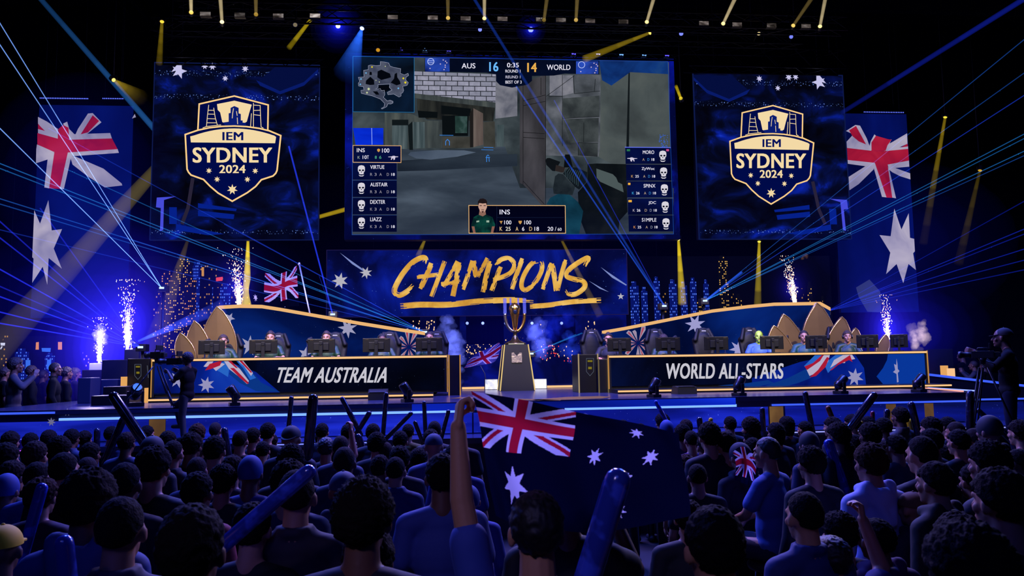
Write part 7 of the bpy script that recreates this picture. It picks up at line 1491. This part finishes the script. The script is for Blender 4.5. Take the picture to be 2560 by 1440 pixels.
# ================================================================ the crowd
CROWD = [
(5,1310,95,'capfy','long','#1a1a24'),(301,1237,116,'crop','collar','#4a4550'),(477,1258,150,'short','down','#0c0d14'),(221,1170,108,'wavy','hood','#3a4a80'),(312,1153,75,'crop','long','#101420'),(379,1148,58,'quiff','long','#1a2450'),(492,1178,73,'short','down','#8a1420'),(556,1162,61,'curly','down','#10131e'),(102,1193,69,'wavy2','down','#3a1020'),(156,1183,55,'long','long','#0e0f18'),(28,1150,58,'short2','long','#10121c'),(14,1186,60,'beanb','long','#141626'),(92,1152,61,'crop','down','#3a4a90'),(159,1128,64,'crop','down','#0e1018'),(218,1140,52,'thin','long','#141828'),(14,1105,55,'short','down','#0e1018'),(86,1101,52,'short2','down','#0e1018'),(147,1092,46,'curly','down','#182040'),(76,1081,34,'short','down','#0e1018'),(26,1078,35,'wavy','down','#101424'),(122,1076,28,'curly2','down','#101424'),(179,1074,31,'curly','collar','#28304c'),(211,1077,30,'wavy','collar','#28304c'),(225,1105,43,'short','down','#0e1018'),(278,1065,22,'short','down','#3c4a78'),(316,1079,38,'short2','down','#3a4464'),(367,1063,27,'short','down','#101424'),(379,1088,49,'capn','long','#0c0e1a'),(383,1115,70,'wavy','long','#0c0e14'),(432,1099,47,'crop','collar','#1c1c28'),(419,1076,38,'short','down','#101424'),(493,1059,34,'wavy2','down','#101420'),(477,1081,45,'wavy','down','#0e1018'),(493,1097,40,'crop','down','#0e1018'),(538,1054,26,'thin','down','#141a34'),(536,1088,50,'short','down','#10182c'),(492,1140,52,'thin','down','#1c2650'),(580,1137,54,'short2','down','#181c34'),(600,1074,38,'crop','down','#101424'),(625,1141,60,'beanb','down','#24347c'),(632,1068,34,'short','down','#101424'),(630,1254,95,'short','long','#0c0d14'),
(907,1197,126,'curly','down','#10131c'),(921,1315,120,'wavy','down','#1e2c6c'),(1104,1132,78,'short','down','#34458c'),(741,1170,92,'crop','collar','#241a28'),(721,1149,76,'wavy','long','#1c2244'),(860,1114,57,'thin','down','#18203c'),(857,1176,73,'capd','hood','#1a2444'),(851,1087,43,'thin','down','#202848'),(727,1062,44,'capb','down','#161a2c'),(727,1112,57,'curly','down','#0e1018'),(657,1102,36,'short','down','#141828'),(646,1145,36,'crop','down','#1a2240'),(678,1085,30,'wavy','down','#141828'),(669,1058,32,'curly','down','#141828'),(805,1057,31,'short','down','#101424'),(802,1075,30,'short2','down','#101424'),(869,1059,32,'short','down','#101424'),(932,1058,34,'short','down','#101424'),(941,1082,40,'curly','down','#101424'),(964,1103,40,'thin','down','#101424'),(1000,1076,37,'short','down','#101424'),(1020,1059,26,'short','down','#4c4a18'),(999,1115,48,'wavy','down','#101424'),(949,1136,49,'short2','down','#14182c'),(988,1140,54,'crop','collar','#26305c'),(1086,1051,34,'crop','down','#101424'),(1077,1073,36,'wavy','down','#101424'),(1084,1082,45,'capd','down','#3a4678'),(1146,1055,37,'capd','down','#101424'),(1141,1108,50,'curly','down','#2c3c80'),(1046,1121,40,'curly2','down','#14182c'),(1172,1226,60,'beanb','hood','#2c3c8c'),
(1784,1262,140,'short','down','#0c0d12'),(1720,1262,72,'wavy','long','#15161e'),(1743,1158,53,'crop','down','#0e1018'),(1716,1152,42,'wavy2','down','#14141c'),(1728,1075,37,'crop','down','#5c2080'),(1766,1082,46,'short','down','#101424'),(1816,1077,47,'short2','down','#101424'),(1773,1055,47,'wavy','down','#101424'),(1706,1061,36,'curly','down','#101424'),(1667,1051,34,'beanb','down','#2a3270'),(1656,1034,27,'curly','down','#101424'),(1463,1033,32,'capd','down','#101424'),(1557,1049,34,'short','down','#101424'),(1601,1058,28,'short','down','#101424'),(1715,1047,30,'short2','down','#101424'),(1825,1040,24,'short','down','#101424'),(1877,1042,38,'wavy','down','#101424'),(1879,1068,38,'curly','down','#101424'),(1882,1093,40,'short','down','#20285c'),
(2028,1115,60,'wavy','long','#101420'),(2177,1108,67,'wavy2','hood','#aab4e0'),(2112,1103,44,'curly','collar','#3a3020'),(2097,1057,44,'curly2','down','#101424'),(2175,1056,44,'wavy','long','#101424'),(2241,1085,45,'short','down','#3a4054'),(2305,1087,65,'crop','long','#0c0e16'),(2340,1152,76,'short2','hood','#2c2a1c'),(2358,1112,45,'short','collar','#20222c'),(2436,1158,66,'short','long','#0e1018'),(2473,1104,74,'curly','down','#101018'),(2502,1170,107,'wavy','long','#0e1018'),(2548,1120,56,'crop','collar','#16206c'),(2329,1070,46,'short','down','#101424'),(2328,1042,40,'wavy','down','#101424'),(2397,1072,46,'short','down','#101424'),(2369,1041,34,'short','down','#101424'),(2390,1052,40,'thin','down','#101424'),(2436,1068,44,'thin','down','#101424'),(2421,1097,40,'short2','down','#101424'),(2476,1040,48,'beand','hood','#10121c'),(2550,1050,43,'wavy','down','#101424'),(2024,1080,44,'beand','down','#1c2448'),(1940,1056,36,'long','down','#101424'),(1967,1040,31,'long','long','#101424'),(2013,1052,31,'short','down','#101424'),(2082,1042,34,'wavy','down','#101424'),(2131,1037,30,'curly','down','#101424'),(2170,1040,30,'short','down','#101424'),(2209,1043,34,'short','down','#101424'),(2251,1017,32,'wavy','collar','#3a3a3c'),(2215,1075,28,'capr','down','#101424'),(2137,1085,40,'short','down','#101424'),(2212,1110,36,'wavy','down','#101424'),(2012,1226,92,'crop','collar','#20306c'),(2100,1290,82,'curly','long','#0c0d14'),(2291,1298,69,'capt','hood','#2a2638'),(2397,1282,104,'wavy','long','#0e0e16'),(2421,1310,175,'curly','down','#101014'),(2195,1345,86,'short','hood','#3c1448')]
CAPC = {'capfy': (CAPF, '#f5c400', 'yellow cap'), 'capn': (CAPF, '#0c1020', 'dark cap'), 'capd': (CAPF, '#1a2650', 'navy cap'), 'capb': (CAPB, '#10131c', 'black backwards cap'), 'beanb': (BEAN, '#1e3a80', 'blue beanie'), 'beand': (BEAN, '#14151e', 'dark beanie'), 'capr': (CAPF, '#5c1a1c', 'red cap'), 'capt': (CAPF, '#7a5a38', 'tan cap')}
HCOL = {'thin': '#2c2320', 'crop': '#16110f', 'short': '#0e0b0a', 'short2': '#241a14', 'curly': '#120d0b', 'curly2': '#1c1410', 'wavy': '#1a120e', 'wavy2': '#3a2414', 'long': '#120d0b', 'quiff': '#1a1410', 'afro': '#0a0808'}
KINDTOP = {'down': 'T-shirt', 'long': 'long-sleeved top', 'hood': 'hooded top', 'collar': 'collared top'}
def colname(h):
    r, g, b = (int(h[i:i + 2], 16) for i in (1, 3, 5)); mx = max(r, g, b)
    if mx < 42: return 'dark'
    if r > b and r > g * 1.5: return 'maroon'
    if r > g * 1.4 and b > g * 1.4 and r > 0.55 * b: return 'purple'
    if b > r * 1.35: return 'navy' if mx < 0x60 else 'blue'
    if r >= b and g > b * 1.3: return 'olive'
    return 'grey'
rowed = sorted([(min(330.0 / c[2], 11.15), i) for i, c in enumerate(CROWD)])
edges = [3.4, 4.7, 5.75, 6.6, 7.6, 8.6, 9.55, 10.6, 12]; RN = ['nearest', 'second nearest', 'third nearest', 'fourth nearest', 'fifth nearest', 'sixth nearest', 'seventh nearest', 'eighth nearest', 'farthest']
rows = {}
for d, i in rowed:
    k = next(j for j, e in enumerate(edges) if d < e); rows.setdefault(k, []).append(i)
def floorz(y): return FLOORZ(y)
rc = random.Random(11)
def place(px, top, w):
    d = min(330.0 / w, 11.15); p = WD(px, top, d); fz = floorz(p.y); k = (p.z - fz) / 1.735
    return p, fz, k
for k, ids in rows.items():
    ids.sort(key=lambda i: CROWD[i][0])
    for n, i in enumerate(ids):
        px, top, w, hk, bk, col = CROWD[i]; p, fz, s = place(px, top, w); sxy = max(0.86, min(1.12, w / FPX * min(330.0 / w, 11.15) / 0.172))
        rz = math.atan2(p.x - 1.6, 20 - p.y) * (0.55 if px < 1200 else 1.0) + rc.uniform(-0.16, 0.16) + (0.2 if px > 1900 else 0)
        s = max(0.82, min(1.10, s)); hair, hc = HB.get(hk), HCOL.get(hk)
        lab = 'spectator in %s %s%s, %s from left in %s crowd row' % (colname(col), KINDTOP[bk], ' and ' + CAPC[hk][2] if hk in CAPC else '', ORD[n], RN[k])
        if hk in CAPC: hair, hc = CAPC[hk][0], CAPC[hk][1]
        person(lab, 'spectators in the crowd', BST[bk], (p.x, p.y, fz), rz, (0.96 * s / s, 0.96, s) if False else (max(0.9, min(1.06, s)), max(0.9, min(1.06, s)), s), SK[rc.choice((0, 0, 1, 1, 2))], pr(col, 0.8), hair, pr(hc, 0.9, 0, 0.12, bump=0.5, bscale=110) if hk not in CAPC else pr(hc, 0.75), pr('#0e1018', 0.8), shirtname='shirt' if bk == 'down' else 'top')
# the person holding the big flag, left arm straight up
P = base_pose(); P['arm'][-1] = ((-0.235, 0.06, 1.70), (-0.245, 0.10, 1.93)); P['hand'] = {-1: (Vector((0.1, 0.25, 1)), Vector((1, 0.2, 0)), 1.25)}
BH = make_body(P, 0.0055, 'tee')
p, fz, s = place(1340, 1225, 130)
person('spectator in blue T-shirt raising a flag overhead in the left fist, near centre', None, BH, (p.x, p.y, fz), -0.02, (1.0, 1.0, max(.82, min(1.1, s))), SK[0], pr('#34489c', 0.8), HB['short'], pr('#0c0909', 0.6), DEN)
P = base_pose(); P['arm'][1] = ((0.30, 0.10, 1.30), (0.24, 0.24, 1.50)); P['hand'] = {1: (Vector((-0.1, 0.3, 1)), Vector((-1, 0.2, 0)), 1.1)}
BH2 = make_body(P, 0.0085, 'tee')
p, fz, s = place(1408, 1143, 119)
p.y += 0.35; p = WD(1408, 1143, 3.15); fz = floorz(p.y); s = (p.z - fz) / 1.76
person('spectator with full round hair standing behind the big flag, near centre', None, BH2, (p.x, p.y, fz), 0.0, (1.0, 1.0, min(1.12, s)), SK[2], pr('#0c0d14', 0.8), HB['afro'], pr('#090707', 0.7), DEN)
t = thing('large_flag', 'big blue flag with red and white cross and stars held up over the crowd', 'flag', WD(1185, 985, 2.75))
cloth('flag_cloth', [[(1178, 978, 2.60), (1310, 1000, 2.75), (1440, 1030, 2.78), (1590, 1058, 2.80), (1696, 1084, 2.85)],
 [(1196, 1040, 2.62), (1298, 1058, 2.70), (1436, 1082, 2.75), (1588, 1098, 2.80), (1702, 1130, 2.88)],
 [(1208, 1118, 2.66), (1282, 1132, 2.72), (1424, 1142, 2.78), (1540, 1178, 2.84), (1712, 1180, 2.90)],
 [(1222, 1205, 2.70), (1284, 1212, 2.74), (1424, 1235, 2.80), (1545, 1255, 2.86), (1722, 1235, 2.90)],
 [(1240, 1290, 2.74), (1296, 1310, 2.76), (1438, 1330, 2.82), (1545, 1325, 2.88), (1728, 1290, 2.92)]], 300, 170, 1, 1, 0.02, t)
# seated man in profile with knee up, on a tall stool
P = base_pose(); P['leg'] = {s: ((s * 0.12, 0.42, 0.90), (s * 0.13, 0.44, 0.46)) for s in (-1, 1)}
P['arm'] = {s: ((s * 0.25, 0.08, 1.16), (s * 0.16, 0.30, 1.06)) for s in (-1, 1)}
BSE = make_body(P, 0.0085, 'tee')
p = WD(1920, 1090, 6.2); fz = floorz(p.y); zo = p.z - 1.735
person('seated spectator in grey-blue T-shirt and shorts, facing left in profile', None, BSE, (p.x, p.y, zo), 0.7, 1.0, SK[0], pr('#4c66a8', 0.8), HB['crop'], pr('#140f0c', 0.6), pr('#23283a', 0.8))
t = thing('tall_stool', 'dark tall stool under the seated spectator in grey-blue T-shirt', 'stool', (p.x, p.y, fz)); hs = zo + 0.80 - fz
MB().lathe([(0.19, hs - 0.06), (0.2, hs - 0.03), (0.18, hs)], n=20).build('seat', pr('#0e0e12', 0.6), t)
for k in range(4):
    a = k * math.pi / 2 + 0.78; MB().tube([(0.13 * math.cos(a), 0.13 * math.sin(a), hs - 0.05), (0.2 * math.cos(a), 0.2 * math.sin(a), 0)], 0.016, 8).build('leg', pr('#16161a', 0.4, 0.6), t)
# flag draped over a spectator in front of him
p = WD(1852, 1180, 6.5)
t = thing('draped_flag', 'crumpled flag with red cross draped over a spectator left of the seated man', 'flag', p)
cloth('flag_cloth', [[(1832, 1130, 6.5), (1848, 1118, 6.45), (1872, 1122, 6.5), (1900, 1160, 6.6)], [(1840, 1165, 6.4), (1856, 1160, 6.3), (1878, 1168, 6.4), (1892, 1190, 6.5)], [(1836, 1200, 6.45), (1852, 1206, 6.35), (1868, 1212, 6.4), (1886, 1214, 6.5)]], 80, 60, 0.55, 0.6, 0.02, t)
p = WD(1852, 1108, 6.75); fz = floorz(p.y)
person('spectator wrapped in a dark top under the crumpled flag', None, BST['hood'], (p.x, p.y, fz), 0.3, (1, 1, min(1.05, (p.z - fz) / 1.735)), SK[1], pr('#12162c', 0.8), BEAN, pr('#12162c', 0.8), DEN)
# people with one arm up
for px, top, w, lab, col in ((2082, 1425, 92, 'spectator in blue top raising a fist at the bottom right', '#2c3470'), (815, 1092, 40, 'spectator in dark T-shirt with raised fist left of centre, far rows', '#101424')):
    d = min(330.0 / w, 11.1); p = WD(px, top, d); fz = floorz(p.y)
    person(lab, None, BST['armup'], (p.x, p.y, fz), -0.1, (1, 1, max(0.8, min(1.1, (p.z - fz) / 1.735))), SK[1], pr(col, 0.8), HB['short'], pr('#0e0b0a', 0.6), DEN)
# ================================================================ inflatable cheering sticks
def stick_mat(c):
    m, nt, out = _nm('inflatable_film'); b = nt.nodes.new('ShaderNodeBsdfPrincipled'); tc = nt.nodes.new('ShaderNodeTexCoord'); nz = nt.nodes.new('ShaderNodeTexNoise'); rp = nt.nodes.new('ShaderNodeValToRGB')
    nz.inputs['Scale'].default_value = 14; nt.links.new(tc.outputs['Object'], nz.inputs['Vector']); nt.links.new(nz.outputs[0], rp.inputs[0])
    rp.color_ramp.elements[0].position = 0.52; rp.color_ramp.elements[0].color = lin(c); rp.color_ramp.elements[1].position = 0.62; rp.color_ramp.elements[1].color = tuple(min(1, x * 2.2 + 0.01) for x in lin(c)[:3]) + (1,)
    nt.links.new(rp.outputs[0], b.inputs['Base Color']); b.inputs['Roughness'].default_value = 0.16; b.inputs['Specular IOR Level'].default_value = 0.8; nt.links.new(b.outputs[0], out.inputs[0]); return m
SM = {'d': stick_mat('#0c1028'), 'b': stick_mat('#2a3c9c'), 'y': stick_mat('#c89a14'), 'o': stick_mat('#6a3414'), 'r': stick_mat('#5c1420'), 'p': stick_mat('#2a1a4c')}
STK = [(278, 982, 352, 1092, 25, 'd', 'thick dark stick leaning left, upper half of a crossed pair at left'), (312, 1040, 256, 1166, 18, 'd', 'thinner dark stick crossing under a thicker one at left'), (243, 1070, 242, 1120, 15, 'd', 'short dark stick left of the crossed pair'), (785, 1168, 556, 1366, 38, 'b', 'big blue transparent stick slanting up right, lower left of centre'), (729, 990, 722, 1066, 12, 'd', 'thin dark upright stick below the letters TEAM'), (784, 985, 771, 1130, 25, 'd', 'thick dark upright stick below the letters AUSTRALIA'), (853, 992, 898, 1078, 13, 'd', 'dark stick leaning left above a forked pair'), (926, 1028, 893, 1080, 13, 'd', 'dark stick leaning right in a forked pair'), (893, 1084, 924, 1172, 18, 'd', 'dark stick below the forked pair'), (966, 980, 958, 1082, 12, 'd', 'thin dark upright stick beside the forked pair'), (1031, 1030, 976, 1086, 11, 'd', 'thin dark stick slanting right, left of centre'), (1060, 1002, 1064, 1086, 11, 'd', 'thin dark upright stick left of the held flag'), (1122, 1024, 1104, 1092, 11, 'd', 'thin dark stick nearest the raised arm with the flag'), (1036, 1052, 1050, 1088, 9, 'd', 'short thin dark stick among far heads left of centre'), (1553, 1172, 1462, 1470, 66, 'b', 'largest blue glossy stick in the foreground, in front of the held flag'), (1767, 1146, 1800, 1196, 15, 'b', 'short blue stick right of the held flag'), (1716, 1196, 1790, 1262, 19, 'b', 'blue stick slanting down right beside the held flag'), (2068, 1098, 2106, 1206, 25, 'b', 'blue stick held by the person in the pale hooded top'), (2012, 978, 2031, 1076, 14, 'd', 'thin dark stick before the right desk lettering end'), (2190, 982, 2130, 1062, 20, 'd', 'dark stick slanting right below the right desk star'), (2276, 1004, 2291, 1066, 18, 'd', 'dark stick right of the slanting one at right'), (2272, 1046, 2283, 1100, 17, 'y', 'bright yellow stick at right'), (2425, 976, 2425, 1090, 18, 'd', 'dark upright stick before the far right tripod'), (2068, 1014, 2080, 1044, 13, 'o', 'orange-brown stick tip at right'), (2153, 1052, 2151, 1102, 6, 'y', 'very thin yellow stick at right'), (2181, 1027, 2182, 1052, 9, 'r', 'red stick tip at right'), (2218, 1022, 2215, 1062, 16, 'd', 'blunt dark stick tip between two slanting ones at right'), (1048, 1150, 1044, 1262, 20, 'b', 'blue upright stick left of the broad blue shirt at centre'), (1905, 1018, 1908, 1072, 14, 'd', 'dark upright stick above the seated man'), (50, 1096, 54, 1172, 16, 'p', 'purple-lit stick at the left edge'), (108, 1208, 76, 1322, 22, 'b', 'blue stick in front of a head at lower left'), (158, 1338, 172, 1470, 24, 'b', 'blue stick at the bottom left by the hooded person'), (560, 1068, 571, 1136, 17, 'd', 'dark stick among heads left of centre'), (2442, 1022, 2532, 1108, 13, 'd', 'thin dark stick slanting down right at the far right'), (1690, 1100, 1670, 1062, 9, 'b', 'thin blue stick behind the right edge of the held flag'), (1748, 1042, 1752, 1078, 15, 'd', 'dark stick tip among far heads right of the held flag'), (1778, 1044, 1770, 1082, 8, 'y', 'thin yellow stick among far heads right of the held flag'), (2518, 1060, 2540, 1115, 12, 'd', 'dark stick at the right edge')]
for (x0, y0, x1, y1, w, mk, lab) in STK:
    d = max(2.05, min(11.0, 0.092 * FPX / w)) if w < 60 else 2.3; d = {38: 3.15, 24: 2.6, 22: 4.2}.get(w, d); a = WD(x0, y0, d); dv = (Vector((x1, y1)) - Vector((x0, y0))); L = 0.62 * FPX / d
    f = max(1.0, L / dv.length); b = WD(x0 + dv.x * f, y0 + dv.y * f, d - 0.03); r = w / 2 / FPX * d; r = max(0.03, r)
    t = thing('cheer_stick', 'inflatable ' + lab, 'cheer stick', b, 0, 'inflatable cheer sticks')
    D = (b - a).normalized(); P = [a + D * r * q for q in (0.0, 0.12, 0.5, 1.1)] + [a.lerp(b, q) for q in (0.4, 0.7)] + [b - D * r * q for q in (1.0, 0.4, 0.05)]
    rel(MB().tube(P, [r * 0.1, r * 0.55, r * 0.9, r, r, r, r * 0.95, r * 0.65, r * 0.12], 14).build('tube', SM[mk]), t)
    up_ = Vector((0, -1, 0)); sd = D.cross(up_).normalized()
    if w > 16: rel(MB().tube([a + D * r * 1.2 + sd * r * 1.0, b - D * r + sd * r * 1.0], r * 0.06, 5).build('seam', SM[mk]), t)
